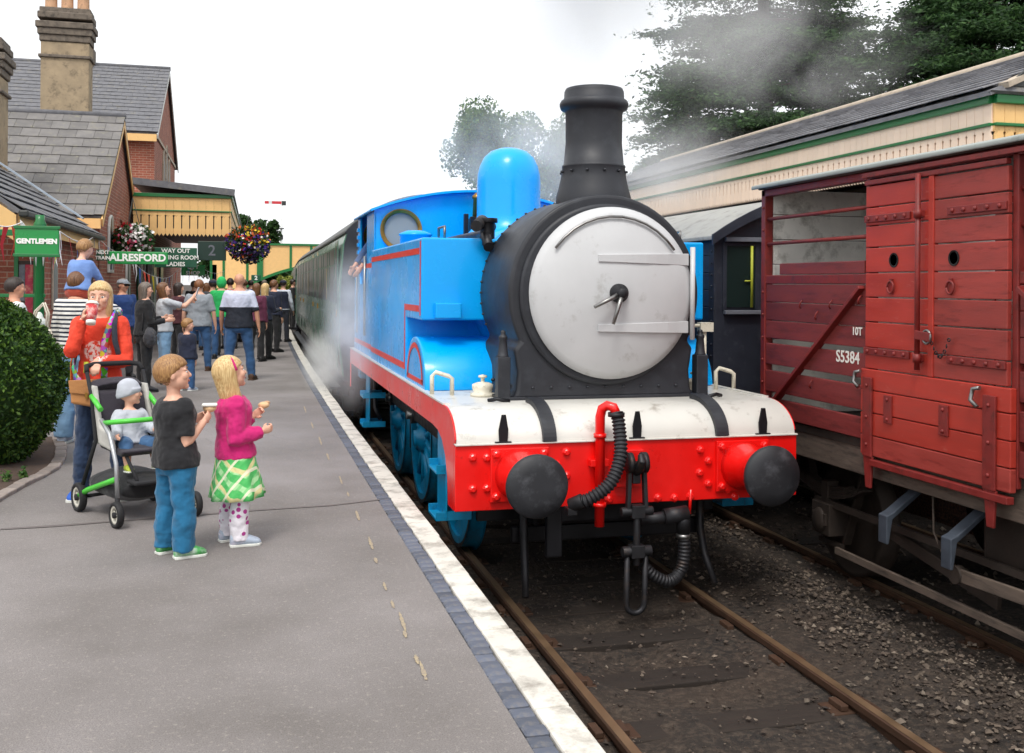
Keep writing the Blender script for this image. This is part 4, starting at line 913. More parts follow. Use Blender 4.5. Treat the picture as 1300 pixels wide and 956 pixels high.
# verandah post and noticeboard
vpst = thing('verandah_post', 'round green post carrying the GENTLEMEN sign beside the brick pier', 'post', (onY(50, 400, 12.7).x, 12.7, PZ))
MB().lathe([(.11, 0), (.11, .1), (.06, .16), (.055, .2), (.05, 2.2), (.07, 2.22), (.07, 2.26), (.05, 2.3), (.05, 2.36)], n=20).build('shaft', 'green', vpst)
MB().box(-2.2, .06, -.03, .03, 2.12, 2.19).build('rail', 'green', vpst, bevel=.004); MB().box(-2.2, .06, -.025, .025, 1.42, 1.46).build('rail', 'green', vpst, bevel=.004)
nb = thing('noticeboard', 'green framed noticeboard with a red poster on the brick wall', 'noticeboard', (onY(33, 372, 14.6).x, 14.6, PZ+1.55))
a = onY(24, 331, 14.6); b = onY(43, 416, 14.6); wdt = b.x-a.x; hgt = a.z-b.z
MB().box(-wdt/2, wdt/2, 0, .03, b.z-PZ-1.55, a.z-PZ-1.55).build('board', 'wood_dark', nb)
for x0, x1 in ((-wdt/2-.05, -wdt/2), (wdt/2, wdt/2+.04)): MB().box(x0, x1, -.03, .04, b.z-PZ-1.6, a.z-PZ-1.5).build('frame', 'green', nb, bevel=.004)
M['poster'] = mat('red_printed_poster', 'b02a44', .5, var=.35, vs=7, bump=0, dirt=('d8c79a', .35, 5)); M['poster_grey'] = mat('grey_printed_poster', '6a6c74', .5, var=.4, vs=9, bump=0)
MB().box(-wdt*.05, wdt*.46, -.006, -.001, b.z-PZ-1.5, a.z-PZ-1.6).build('poster', 'poster', nb); MB().box(-wdt*.46, -wdt*.08, -.006, -.001, b.z-PZ-1.2, a.z-PZ-1.6).build('poster', 'poster_grey', nb)
# ---------------------------------------------------------------- gabled wing
WGX, WY0, WYR, WY1, WEZ, WRZ = -2.7, 21.1, 24.3, 27.5, 3.86, 6.08
wg = thing('gabled_wing', 'brick gabled wing with grey slate roof and cream bargeboards', 'building', (WGX, WY0, PZ))
gp = [(WY0, PZ), (WY1, PZ), (WY1, WEZ), (WYR, WRZ-.08), (WY0, WEZ)]
MB().prism(gp, WGX-9, WGX, 'X').build('wall', 'brick_dark', wg, w=True)
sl0 = (WRZ-WEZ)/(WYR-WY0); OV = .32
slates(wg, WY0-OV, WEZ-OV*sl0+.02, WYR, WRZ+.02, WGX-3.3, WGX+.11, 11, .36, True)
quad_roof(wg, [(WGX-9, WY0-OV, WEZ-OV*sl0), (WGX+.10, WY0-OV, WEZ-OV*sl0), (WGX+.10, WYR, WRZ), (WGX-9, WYR, WRZ)]); quad_roof(wg, [(WGX-9, WY1+OV, WEZ-OV*sl0), (WGX+.10, WY1+OV, WEZ-OV*sl0), (WGX+.10, WYR, WRZ), (WGX-9, WYR, WRZ)])
MB().cyl((WGX-9, WYR, WRZ+.03), (WGX+.12, WYR, WRZ+.03), .07, n=10).build('ridge_tile', 'slate_far', wg, w=True)
for s, ye in ((-1, WY0-OV-.02), (1, WY1+OV+.02)):
    MB().bar((WGX+.085, ye, WEZ-OV*sl0-.11), (WGX+.085, WYR, WRZ-.11), .03, .17, (0, 0, 1)).build('bargeboard', 'yellow', wg, w=True, bevel=.006)
MB().box(WGX-9, WGX+.06, WY0-OV-.03, WY0-OV-.005, WEZ-OV*sl0-.22, WEZ-OV*sl0-.03).build('fascia', 'yellow', wg, w=True)
def arch_window(e, xw, yc, z0, wd, hg, m='win_white'):
    o_ = [(yc-wd/2, z0), (yc+wd/2, z0), (yc+wd/2, z0+hg*.7)]+[(yc+wd/2*math.cos(a), z0+hg*.7+hg*.3*math.sin(a)) for a in np.linspace(.3, math.pi-.3, 5)]+[(yc-wd/2, z0+hg*.7)]
    f_ = MB().prism(o_, xw+.003, xw+.05, 'X').build('window', m, e, w=True, bevel=.008)
    i_ = [(yc+(y-yc)*.8, z0+.06+(z-z0)*.92) for y, z in o_]
    MB().prism(i_, xw+.051, xw+.055, 'X').build('pane', 'dark_glass', f_, w=True); MB().box(xw+.056, xw+.066, yc-.02, yc+.02, z0+.05, z0+hg*.97).build('glazing_bar', m, f_, w=True)
arch_window(wg, WGX, 22.6, 2.6, .75, 1.2); arch_window(wg, WGX, 25.9, 1.9, .8, 1.6)
MB().prism([(23.2, 3.3), (23.5, 3.75), (24.0, 3.98), (24.5, 3.98), (25, 3.75), (25.3, 3.3), (25.1, 3.3), (24.8, 3.62), (24.4, 3.8), (24.1, 3.8), (23.7, 3.62), (23.4, 3.3)], WGX+.003, WGX+.04, 'X').build('brick_arch', 'brick_red', wg, w=True)
# chimney stacks
def stack(name, label, x, y, wx, wy, z0, z1, pots, cat='chimney'):
    e = thing(name, label, cat, (x, y, z0))
    H_ = z1-z0
    MB().box(-wx/2, wx/2, -wy/2, wy/2, 0, H_*.78).build('shaft', 'stucco', e, bevel=.03)
    MB().box(-wx/2-.05, wx/2+.05, -wy/2-.05, wy/2+.05, H_*.68, H_*.70).build('string_course', 'stucco_dark', e, bevel=.02)
    for k, (f, o_) in enumerate(((.78, .03), (.82, .07), (.86, .11), (.92, .07), (.95, .03))):
        MB().box(-wx/2-o_, wx/2+o_, -wy/2-o_, wy/2+o_, H_*f+.002, H_*(f+.04)).build('cornice', 'stucco_dark', e, bevel=.02)
    for i in range(pots):
        px = -wx/2+wx*(i+.5)/pots
        MB().lathe([(.17, H_*.98), (.145, H_*.985+.1), (.135, H_+.75), (.16, H_+.77), (.16, H_+.83), (.12, H_+.85), (.1, H_+.6)], (px, 0, 0), n=16).build('chimney_pot', 'pot', e)
    return e
c0 = onY(85, 143, 27.0); ct = onY(85, 12, 27.0)
stack('chimney_stack', 'tall rendered chimney stack with three clay pots behind the gabled wing', c0.x-.10, 27.6, 1.12, .62, 5.2, ct.z+.15, 3)
c1 = onY(0, 205, 20.4)
stack('chimney_stack', 'rendered chimney stack at the end of the low block', c1.x-.30, 20.4, .72, .72, 3.6, onY(0, 50, 20.4).z, 1)
# ---------------------------------------------------------------- tall main house
MX, MY0, MYR, MY1, MEZ, MRZ = -2.75, 33.9, 38.7, 43.6, 7.25, 10.05
mh = thing('station_house', 'two-storey red brick station house with slate roof and platform gable', 'house', (MX, MY0, PZ))
MB().prism([(MY0, PZ), (MY1, PZ), (MY1, MEZ), (MYR, MRZ-.08), (MY0, MEZ)], MX-12, MX, 'X').build('wall', 'brick_red', mh, w=True)
MB().box(MX-6, MX-.0, MY1, MY1+4.5, PZ, 6.4).build('rear_wall', 'brick_red', mh, w=True)
s1 = (MRZ-MEZ)/(MYR-MY0)
for ys_, ye_ in ((MY0-.35, MYR), (MY1+.35, MYR)): quad_roof(mh, [(MX-12, ys_, MEZ-.35*s1), (MX+.12, ys_, MEZ-.35*s1), (MX+.12, ye_, MRZ), (MX-12, ye_, MRZ)])
quad_roof(mh, [(MX-6, MY1, 6.9), (MX+.4, MY1, 6.4), (MX+.4, MY1+4.8, 6.4), (MX-6, MY1+4.8, 6.9)])
slates(mh, MY0-.35, MEZ-.35*s1+.02, MYR, MRZ+.02, MX-6.5, MX+.13, 18, .34, False)
MB().cyl((MX-12, MYR, MRZ+.03), (MX+.14, MYR, MRZ+.03), .08, n=10).build('ridge_tile', 'slate_far', mh, w=True)
MB().box(MX-12, MX+.09, MY0-.38, MY0-.35, MEZ-.35*s1-.26, MEZ-.35*s1-.04).build('fascia', 'yellow', mh, w=True)
for ye in (MY0-.36, MY1+.36): MB().bar((MX+.11, ye, MEZ-.35*s1-.1), (MX+.11, MYR, MRZ-.1), .03, .16).build('bargeboard', 'win_white', mh, w=True)
for yc, z0, hg in ((37.4, 5.0, 2.0), (38.7, 5.0, 2.35), (40.0, 5.0, 2.0)): arch_window(mh, MX, yc, z0, .62, hg, 'stone_trim')
MB().box(MX+.003, MX+.05, MY0, MY1, 7.02, 7.12).build('string_course', 'stone_trim', mh, w=True)
MB().box(MX-3.2, MX-2.4, MYR-.3, MYR+.3, MRZ-.2, MRZ+.55).build('ridge_chimney', 'stucco_dark', mh, w=True, bevel=.03)
for y in (28.6, 31.2, 33.2, 36): MB().box(MX+.004, MX+.06, y, y+1.1, PZ, 3.2).build('door' if y in (31.2,) else 'window', 'sign_dark' if y != 31.2 else 'wood_dark', mh, w=True, bevel=.02)
MB().box(MX-3, MX-.002, 27.85, MY0, PZ, 4.4).build('link_wall', 'brick_dark', mh, w=True)
for i, (y, c_) in enumerate(((29.0, 'win_white'), (30.0, 'win_white'), (32.3, 'win_white'))): MB().box(MX+.061, MX+.1, y, y+.09, PZ, 3.1).build('door_frame', c_, mh, w=True)
# ---------------------------------------------------------------- platform canopy with pointed boards
def board_mesh(wd, z0, zt, slot0, slot1, th=.02):
    """a valance board with a pointed foot; half of a keyhole slot is cut into either side"""
    h = wd/2; sw = wd*.09; zs0, zs1 = slot0, slot1
    p = [(-h, zt), (-h, zs1+sw), (-h+sw*1.4, zs1), (-h+sw*.7, zs1-.03), (-h+sw*.7, zs0), (-h, zs0-.02), (-h, z0+wd*.35), (-h*.5, z0), (0, z0+wd*.35)]
    q = [(h*.5, z0), (h, z0+wd*.35), (h, zs0-.02), (h-sw*.7, zs0), (h-sw*.7, zs1-.03), (h-sw*1.4, zs1), (h, zs1+sw), (h, zt)]
    return p+q
def valance(e, a, b, wd, z0, zt, sl0, sl1, m, trim, rail_z):
    a, b = Vector(a), Vector(b); d = (b-a); Ls = d.length; d.normalize(); n = round(Ls/wd); ang = math.atan2(d.y, d.x); w_ = Ls/n
    me = MB().prism(board_mesh(w_-.004, z0, zt, sl0, sl1), -.011, .011, 'Y').build('board', m, e)
    base = e.location
    for i in range(n):
        p = a+d*w_*(i+.5); o_ = me if i == 0 else rep(me)
        o_.location = (p.x-base.x, p.y-base.y, -base.z); o_.rotation_euler = (0, 0, ang)
    nr = Vector((d.y, -d.x, 0))
    for z, h_, off in ((rail_z, .035, .03), (zt+.03, .09, .045)):
        MB().bar((a.x+nr.x*.012, a.y+nr.y*.012, z), (b.x+nr.x*.012, b.y+nr.y*.012, z), off*2, h_).build('green_moulding', trim, e, w=True, bevel=.008)
    MB().bar((a.x-nr.x*.03, a.y-nr.y*.03, (sl0+sl1)/2+.1), (b.x-nr.x*.03, b.y-nr.y*.03, (sl0+sl1)/2+.1), .01, zt-z0-.15).build('backing', 'gutter', e, w=True)
CY0, CY1, CXL, CXR = 26.3, 42.0, -2.62, -.36
cp = thing('platform_canopy', 'platform canopy with cream pointed valance boards and green mouldings on the station side', 'canopy', (CXR, CY0, PZ))
zb, zt_ = onY(230, 300, CY0).z, onY(230, 250, CY0).z
valance(cp, (CXL, CY0, 0), (CXR, CY0, 0), .195, zb, zt_, zb+.20, zb+.50, 'yellow', 'green', zb+.62)
valance(cp, (CXR+.012, CY0+.02, 0), (CXR+.012+.16, CY1, 0), .195, zb, zt_, zb+.20, zb+.50, 'yellow', 'green', zb+.62)
quad_roof(cp, [(CXL-.1, CY0-.12, zt_+.42), (CXR+.1, CY0-.12, zt_+.16), (CXR+.25, CY1, zt_+.16), (CXL-.1, CY1, zt_+.42)], 'gutter', .06)
MB().bar((CXL-.1, CY0-.1, zt_+.36), (CXR+.12, CY0-.1, zt_+.13), .08, .16).build('roof_edge', 'slate_far', cp, w=True)
MB().box(CXL, CXR, CY0+.05, CY1, zb+.42, zb+.45).build('soffit', 'wood_dark', cp, w=True)
MB().tube([(CXR+.05, CY0, zb+.25), (CXR+.28, CY0+.05, zb+.05), (CXR+.30, CY0+.05, zb-.05)], .02, 8).build('basket_bracket', 'gutter', cp, w=True)
# ---------------------------------------------------------------- canopy across the tracks
IX, IY0, IY1 = 7.5, 9.02, 24.0
ic = thing('platform_canopy', 'long slate canopy with pale cream valance behind the red wagon', 'canopy', (IX, IY0, PZ))
zt2, zb2 = 4.33, 3.76
valance(ic, (IX, IY1, 0), (IX, IY0, 0), .128, zb2-.06, zt2, zb2+.12, zb2+.26, 'peach', 'green', zb2+.34)
valance(ic, (IX, IY0-.014, 0), (IX+5, IY0-.014, 0), .128, zb2-.06, zt2, zb2+.12, zb2+.26, 'yellow', 'green', zb2+.34)
rx, rz = 10.2, 5.52
quad_roof(ic, [(IX-.12, IY0-.1, zt2+.10), (IX-.12, IY1, zt2+.10), (rx, IY1, rz), (rx, IY0+.5, rz)], 'slate_lt', .05)
quad_roof(ic, [(IX-.12, IY0-.12, zt2+.10), (IX+5.4, IY0-.12, zt2+.10), (IX+5.4, IY0+.5, rz), (rx, IY0+.5, rz)], 'slate_far', .05)
mbj = MB(); d = Vector((rx-IX+.12, 0, rz-zt2-.10)); Ls = d.length; d.normalize(); nn = Vector((-d.z, 0, d.x))
for r in range(11):
    y = IY0-.05
    while y < IY1:
        wd = .42; p0 = Vector((IX-.15, 0, zt2+.105))+d*(r*Ls/11); p1 = p0+d*(Ls/11*1.2); ye = min(y+wd-.008, IY1); vs = []; lf = random.uniform(0, .006)
        for pp, off in ((p0, .024+lf), (p1, .004)):
            for yy in (y, ye):
                for t in (0, .014): vs.append(Vector((pp.x, yy+(.2 if r % 2 else 0), pp.z))+nn*(off+t))
        mbj.add(vs, [(0, 1, 3, 2), (4, 6, 7, 5), (0, 4, 5, 1), (2, 3, 7, 6), (0, 2, 6, 4), (1, 5, 7, 3)]); y += wd
mbj.build('slate_courses', 'slate_lt', ic, w=True, kind='stuff')
MB().cyl((rx, IY0+.4, rz+.03), (rx, IY1+.1, rz+.03), .06, n=10).build('ridge_capping', 'stone_trim', ic, w=True)
MB().bar((rx, IY0+.5, rz+.04), (IX+.05, IY0-.1, zt2+.16), .12, .06).build('hip_capping', 'stone_trim', ic, w=True)
MB().box(IX+.1, 12.5, IY0+.1, IY1, zb2+.28, zb2+.31).build('soffit', 'wood_dark', ic, w=True)
for y in (10.5, 14, 17.5, 21): MB().lathe([(.1, PZ), (.1, PZ+.25), (.065, PZ+.3), (.06, zb2), (.1, zb2+.05), (.1, zb2+.28)], (8.1, y, 0), n=14).build('column', 'green', ic, w=True)
v_ = onX(1285, 95, 8.05)
MB().prism([(IX+.1, zt2+.16), (IX+.75, zt2+.16), (IX+.40, zt2+.40)], IY0-.1, IY0-.06, 'Y').build('hip_finial', 'gutter', ic, w=True)
rs = thing('waiting_room', 'dark timber waiting room under the far canopy', 'building', (9.6, 12, PZ))
MB().box(9.6, 12.4, 11.5, 22, PZ, 4.0).build('wall', 'wood_dark', rs, w=True)
for y in (12.5, 15, 17.5, 20):
    f_ = MB().box(9.55, 9.598, y, y+1.2, 1.7, 3.1).build('window', 'green', rs, w=True); MB().box(9.543, 9.549, y+.08, y+1.12, 1.78, 3.02).build('pane', 'dark_glass', f_, w=True)
# ---------------------------------------------------------------- footbridge
FY = 90
fb = thing('footbridge', 'cream panelled footbridge with green arched rib over the line', 'footbridge', (2, FY, 0))
def fz(py, px=360): return onY(px, py, FY).z
xl, xr = onY(268, 340, FY).x, 14
zt3 = fz(311); crown = fz(337)
xs = np.linspace(onY(300, 340, FY).x, xr, 13)
def under(x):
    t = (x-onY(415, 340, FY).x)/(onY(415, 340, FY).x-onY(305, 340, FY).x); return crown-max(0, min(1, t*t))*2.2
for i, (a, b) in enumerate(((268, 284), (284, 314), (314, 330), (330, 369), (369, 395), (395, 420), (420, 450), (450, 480))):
    xa, xb = onY(a, 340, FY).x, onY(b, 340, FY).x; N = 6; t_ = [(xa+(xb-xa)*k/N) for k in range(N+1)]
    tp = zt3 if a >= 330 else zt3-(onY(330, 340, FY).x-xa)*.06
    MB().prism([(x, under(x)+.15) for x in t_]+[(xb, zt3-.05), (xa, zt3-.05)], FY, FY+.08, 'Y').build('side_panel', 'yellow', fb, w=True)
    MB().box(xa-.1, xa+.1, FY-.06, FY, under(xa), zt3).build('panel_post', 'green', fb, w=True)
xs2 = np.linspace(onY(268, 340, FY).x, onY(480, 340, FY).x, 25)
MB().loft([[(x, FY-.1, under(x)-.05), (x, FY+.1, under(x)-.05), (x, FY+.1, under(x)+.2), (x, FY-.1, under(x)+.2)] for x in xs2], sm=False).build('arch_rib', 'green', fb, w=True)
MB().box(xs2[0], xs2[-1], FY-.12, FY+.1, zt3-.05, zt3+.12).build('top_rail', 'green', fb, w=True)
MB().box(xs2[0], xs2[-1], FY+.1, FY+2.2, crown+.15, crown+.3).build('deck', 'gutter', fb, w=True)
MB().box(xs2[0], xs2[-1], FY+2.2, FY+2.28, crown+.15, zt3).build('far_side', 'yellow', fb, w=True)
for px in (330, 470): 
    x = onY(px, 340, FY).x; MB().box(x-.25, x+.25, FY-.15, FY+2.3, -.2 if px > 400 else under(x), zt3+.15).build('pier', 'green', fb, w=True)
MB().box(onY(272, 340, FY).x-.2, onY(272, 340, FY).x+.2, FY, FY+2.2, PZ, crown).build('pier', 'green', fb, w=True)
# ---------------------------------------------------------------- semaphore signal
SY = 120; s0 = onY(357, 312, SY)
sg = thing('semaphore_signal', 'tall lattice semaphore signal with one red and white arm', 'signal', (s0.x, SY, 0))
M['sig_white'] = mat('pale_signal_post', 'd4d6d4', .6, var=.05); M['sig_red'] = mat('signal_red', 'c8323a', .5, var=.05)
zt4 = onY(357, 245, SY).z; za = onY(340, 257, SY).z
MB().tube([(0, 0, 0), (0, 0, zt4)], [.16, .1], 8).build('post', 'sig_white', sg)
xa = onY(336, 257, SY).x-s0.x
MB().box(xa, 0, -.1, -.07, za-.16, za+.16).build('arm', 'sig_red', sg); MB().box(xa+.45, xa+.8, -.106, -.101, za-.16, za+.16).build('arm_stripe', 'sig_white', sg)
MB().box(0, .5, -.1, -.07, za-.3, za+.2).build('spectacle', 'gutter', sg); MB().box(-.3, .3, -.3, .2, za-3.0, za-2.9).build('platform_bracket', 'gutter', sg); MB().box(-.2, .2, -.2, .2, za-4.2, za-3.7).build('lamp', 'gutter', sg)
# ---------------------------------------------------------------- signs
M['sign_white'] = mat('white_sign_lettering', 'f2f2ec', .4, var=.02, bump=0)
def sign(name, label, px0, py0, px1, py1, Y, lines, mt, size, yaw=0, bold=.004, tm='sign_white'):
    a, b = onY(px0, py0, Y), onY(px1, py1, Y); c = (a+b)/2; wd, hg = (b.x-a.x)/math.cos(yaw), a.z-b.z
    e = thing(name, label, 'sign', (c.x, c.y, c.z), yaw)
    MB().box(-wd/2, wd/2, -.02, .02, -hg/2, hg/2).build('board', mt, e, bevel=.012)
    n = len(lines)
    for i, s in enumerate(lines):
        text('lettering', s, size, tm, e, (0, -.024, (n-1-2*i)*size*.55*1.05-.0), (math.pi/2, 0, 0), ext=.003, bold=bold)
    return e
sg1 = sign('station_sign', 'green GENTLEMEN sign on the verandah post', 19, 288, 75, 325, 12.0, ['GENTLEMEN'], 'sign_green', .072, 0, .004)
fr_ = [onY(19, 288, 12.0), onY(75, 325, 12.0)]
wd, hg = fr_[1].x-fr_[0].x, fr_[0].z-fr_[1].z
MB().box(-wd/2-.012, wd/2+.012, -.03, .0, hg/2-.02, hg/2+.015).build('sign_frame', 'green', sg1, bevel=.005); MB().box(-wd/2-.012, wd/2+.012, -.03, .0, -hg/2-.015, -hg/2+.02).build('sign_frame', 'green', sg1, bevel=.005)
sign('station_sign', 'bright green ALRESFORD sign on the station wall', 137, 319, 213, 336, 20.9, ['ALRESFORD'], 'sign_green', .19, .04, .007)
sign('station_sign', 'dark green sign reading WAY OUT, WAITING ROOM and LADIES', 196, 314, 250, 340, 25.2, ['WAY OUT', 'WAITING ROOM', 'LADIES'], 'sign_dark', .135, 0, .003)
sign('station_sign', 'small dark green sign reading NEXT TRAIN', 122, 317, 139, 331, 20.6, ['NEXT', 'TRAIN'], 'sign_dark', .09, 0, .003)
sign('station_sign', 'dark green hanging sign with the number 2 under the canopy', 251, 306, 287, 331, 25.8, ['2'], 'sign_black', .36, 0, .004, 'van_trim')
sign('station_sign', 'green SHOP sign beyond the WAITING ROOM board', 230, 336, 260, 350, 28.5, ['GIFT', 'SHOP'], 'sign_green', .14, 0, .004)
sign('station_sign', 'small dark sign with the number 2 below the footbridge', 319, 349, 331, 357, 52, ['2'], 'sign_dark', .28, 0, .01)
# ---------------------------------------------------------------- bunting
BC = [mat('bunting_%d' % i, c, .7, var=.05, bump=.05) for i, c in enumerate(('e9e6e6', '3a5fb0', 'd9543f', 'e9e6e6', '2b3f8f', 'e8e3e3', 'd8c33c', '3f9a4a', 'c22f3a'))]
def bunting(pts, n, size, label, seed):
    random.seed(seed); P_ = [Vector(p) for p in pts]; e = thing('bunting', label, 'bunting', tuple(P_[0]))
    def pos(t):
        t *= len(P_)-1; k = min(int(t), len(P_)-2); return P_[k].lerp(P_[k+1], t-k)-Vector((0, 0, .12*math.sin(math.pi*(t-k))))
    MB().tube([pos(i/60)-P_[0] for i in range(61)], .006, 5).build('cord', BC[0], e)
    for i in range(n):
        t = (i+.5)/n; p = pos(t)-P_[0]; q = pos(min(1, t+.008))-P_[0]; d = (q-p).normalized()*size*.12; sw = Vector((random.uniform(-.06, .06), random.uniform(-.08, .08), 0))*size*3
        tip = p+Vector((0, 0, -size*random.uniform(1.0, 1.5)))+sw; mid = (p+tip)/2+Vector((random.uniform(-.03, .03), random.uniform(-.03, .03), 0))
        m1, m2 = mid-d*.5, mid+d*.5; th = Vector((.002, .004, 0))
        MB().add([p-d, p+d, m1, m2, tip, p-d+th, p+d+th, m1+th, m2+th, tip+th], [(0, 1, 3, 2), (2, 3, 4), (6, 5, 7, 8), (8, 7, 9), (0, 5, 6, 1), (1, 6, 8, 3), (3, 8, 9, 4), (4, 9, 7, 2), (2, 7, 5, 0)]).build('flag', BC[random.randrange(9) if i % 2 else (i//2) % 4], e)
bunting([onY(-30, 262, 11.8), onY(28, 282, 12.2), onY(66, 288, 12.3), onY(76, 294, 12.4), onY(122, 298, 19.2)], 22, .27, 'string of bunting hung past the GENTLEMEN sign', 1)
bunting([onY(122, 298, 19.2), onY(160, 320, 24.5), onY(200, 352, 25.5), onY(228, 340, 28)], 22, .34, 'string of bunting hung below the ALRESFORD sign', 2)
bunting([onY(228, 332, 26.4), onY(256, 340, 30), onY(285, 344, 38)], 14, .3, 'string of bunting hung under the platform canopy', 3)
# ================================================================ people
M['skin'] = mat('fair_skin', 'e0ac92', .5, var=.06, vs=12, bump=.05); M['skin2'] = mat('warm_skin', 'cf9679', .5, var=.06, vs=12, bump=.05)
M['eye_white'] = mat('eye_white', 'e8e6e2', .2, var=.01, bump=0); M['iris'] = mat('dark_iris', '2a2420', .15, var=.01, bump=0); M['lips'] = mat('lips', 'b3645c', .4, var=.05, bump=0)
def hair_mat(n, c, c2):
    t = NT(n); v = t.coord('Object', (1, 1, .06)); a = t.noise(v, 170, 4, .6); b = t.noise(t.coord(), 9, 3)
    o = t.mix(t.rng(a, .35, .65), lin(c), lin(c2)); o = t.mix(t.rng(b, .4, .7, 0, .35), o, lin(c)); t.l(o, t.b.inputs['Base Color']); t.b.inputs['Roughness'].default_value = .45; t.bump(a, .6, .006); return t.m
M['h_blond'] = hair_mat('blond_hair', 'b48a54', 'e8cf98'); M['h_brown'] = hair_mat('brown_hair', '4c2f1c', '8a5f3c'); M['h_light'] = hair_mat('light_brown_hair', '7a5330', 'b98d58')
M['h_dark'] = hair_mat('dark_hair', '1c1613', '3f3029'); M['h_grey'] = hair_mat('grey_brown_hair', '4e443d', '85786c'); M['h_ginger'] = hair_mat('short_ginger_hair', '6b4026', '9c6a44')
def cloth(n, c, var=.1, bump=.35, rough=.85, fold=9):
    t = NT(n); v = t.coord(); a = t.noise(v, fold, 3, .5); f = t.noise(v, 260, 2); c = lin(c)
    o = t.mix(t.rng(a, .3, .7), tuple(x*(1-var) for x in c[:3])+(1,), tuple(min(1, x*(1+var)) for x in c[:3])+(1,))
    t.l(o, t.b.inputs['Base Color']); t.b.inputs['Roughness'].default_value = rough; t.b.inputs['Sheen Weight'].default_value = .15
    t.bump(t.math('ADD', a, t.math('MULTIPLY', f, .08)), bump, .05); return t.m
for k, c in dict(orange='e0432a', denim_dark='1f3350', denim='3b6088', denim_light='7ea3c4', black_tee='17171b', teal='14648c', pink='c4186c', grey_tee='8f959c', navy='1b2238', navy_blk='20242f', burg='5e2440', white='dfe0e0', white_shirt='cfd6e2', blue_shirt='6e8ec8', red_short='b0452f', blue_jkt='1f3f78', dkgrey='3b3b40', black='1b1b1e', palegrey='b4b8bd', hood_green='1fae5a', cream='cfc8b6', lgrey_knit='b3b7c0', tan='b07a48', jean2='2f5580', red='b22a2e', boiler='2a4a78', olive='5b5a3a', maroon='4a2028').items(): M['c_'+k] = cloth('cloth_'+k, c)
M['shoe_blue'] = mat('blue_trainer', '1f55b0', .6, var=.15); M['shoe_sole'] = mat('pale_sole', 'd5d6cf', .7, var=.08); M['shoe_green'] = mat('green_trainer', '4aa054', .6, var=.45, vs=18, dirt=('c7ccc8', .4, 12)); M['shoe_pale'] = mat('pale_lilac_shoe', 'a8b4c4', .6, var=.15, vs=15, dirt=('d8c6d8', .3, 12)); M['shoe_brown'] = mat('brown_shoe', '4b3424', .5); M['shoe_black'] = mat('black_shoe', '19191b', .45); M['shoe_lime'] = mat('lime_shoe', 'a8b53a', .6)
def pattern(n, fn):
    t = NT(n); tc = t.n('ShaderNodeTexCoord'); sp = t.n('ShaderNodeSeparateXYZ'); t.l(tc.outputs['Object'], sp.inputs[0]); o = fn(t, sp.outputs, tc.outputs['Object'])
    t.l(o, t.b.inputs['Base Color']); t.b.inputs['Roughness'].default_value = .85; t.bump(t.noise(tc.outputs['Object'], 9, 3), .35, .05); return t.m
def sinw(t, v, per, ph=0): return t.math('SINE', t.math('ADD', t.math('MULTIPLY', v, 2*math.pi/per), ph))
M['c_stripe'] = pattern('navy_striped_jersey', lambda t, s, o: t.mix(t.rng(sinw(t, s[2], .042), .1, .3), lin('dedcd6'), lin('252a3a')))
M['c_polo'] = pattern('two_tone_polo', lambda t, s, o: t.mix(t.rng(s[2], 1.205, 1.21), lin('20242f'), lin('c9cde0')))
def plaid(t, s, o):
    d1 = t.math('ADD', s[0], s[2]); d2 = t.math('SUBTRACT', t.math('ADD', s[1], s[0]), s[2])
    c = t.mix(t.rng(sinw(t, d1, .075), -.1, .3), lin('4bb45e'), lin('a9dca0')); c = t.mix(t.rng(sinw(t, d2, .075, 1), .2, .5, 0, .6), c, lin('5cc06a')); c = t.mix(t.rng(sinw(t, d1, .15, .6), .82, .9, 0, .8), c, lin('e9d39a')); return t.mix(t.rng(sinw(t, d2, .15, .2), .82, .9, 0, .8), c, lin('f1ead0'))
M['c_plaid'] = pattern('green_plaid_skirt', plaid)
def dots(t, s, o):
    v = t.n('ShaderNodeTexVoronoi', Scale=24.); t.l(o, v.inputs['Vector']); return t.mix(t.rng(v.outputs['Distance'], .3, .36), lin('b03c8c'), lin('e4dfe6'))
M['c_dots'] = pattern('spotted_white_leggings', dots)
def print_top(t, s, o):
    dx = t.math('DIVIDE', t.math('SUBTRACT', s[0], 0.0), .10); dz = t.math('DIVIDE', t.math('SUBTRACT', s[2], 1.09), .085)
    r = t.math('ADD', t.math('MULTIPLY', dx, dx), t.math('MULTIPLY', dz, dz)); ins = t.math('MULTIPLY', t.rng(r, .75, 1.0, 1, 0), t.rng(s[1], .02, .03))
    return t.mix(t.math('MULTIPLY', ins, t.rng(t.noise(o, 38, 3, .7), .46, .53)), lin('dd4229'), lin('f0d8d0'))
M['c_printed'] = pattern('printed_orange_sweatshirt', print_top)
CLD = bpy.data.textures.new('cloth_folds', 'CLOUDS'); CLD.noise_scale = .09; CLD.noise_depth = 2
X3, Y3, Z3 = Vector((1, 0, 0)), Vector((0, 1, 0)), Vector((0, 0, 1))
def ering(c, a, b, rx, ry, n=18): return [c+a*rx*math.cos(2*math.pi*k/n)+b*ry*math.sin(2*math.pi*k/n) for k in range(n)]
def interp_pts(pts, rs, m=4):
    P_, R_ = [], []
    for i in range(len(pts)-1):
        for k in range(m): t = k/m; P_.append(pts[i].lerp(pts[i+1], t)); R_.append(rs[i]*(1-t)+rs[i+1]*t)
    return P_+[pts[-1]], R_+[rs[-1]]
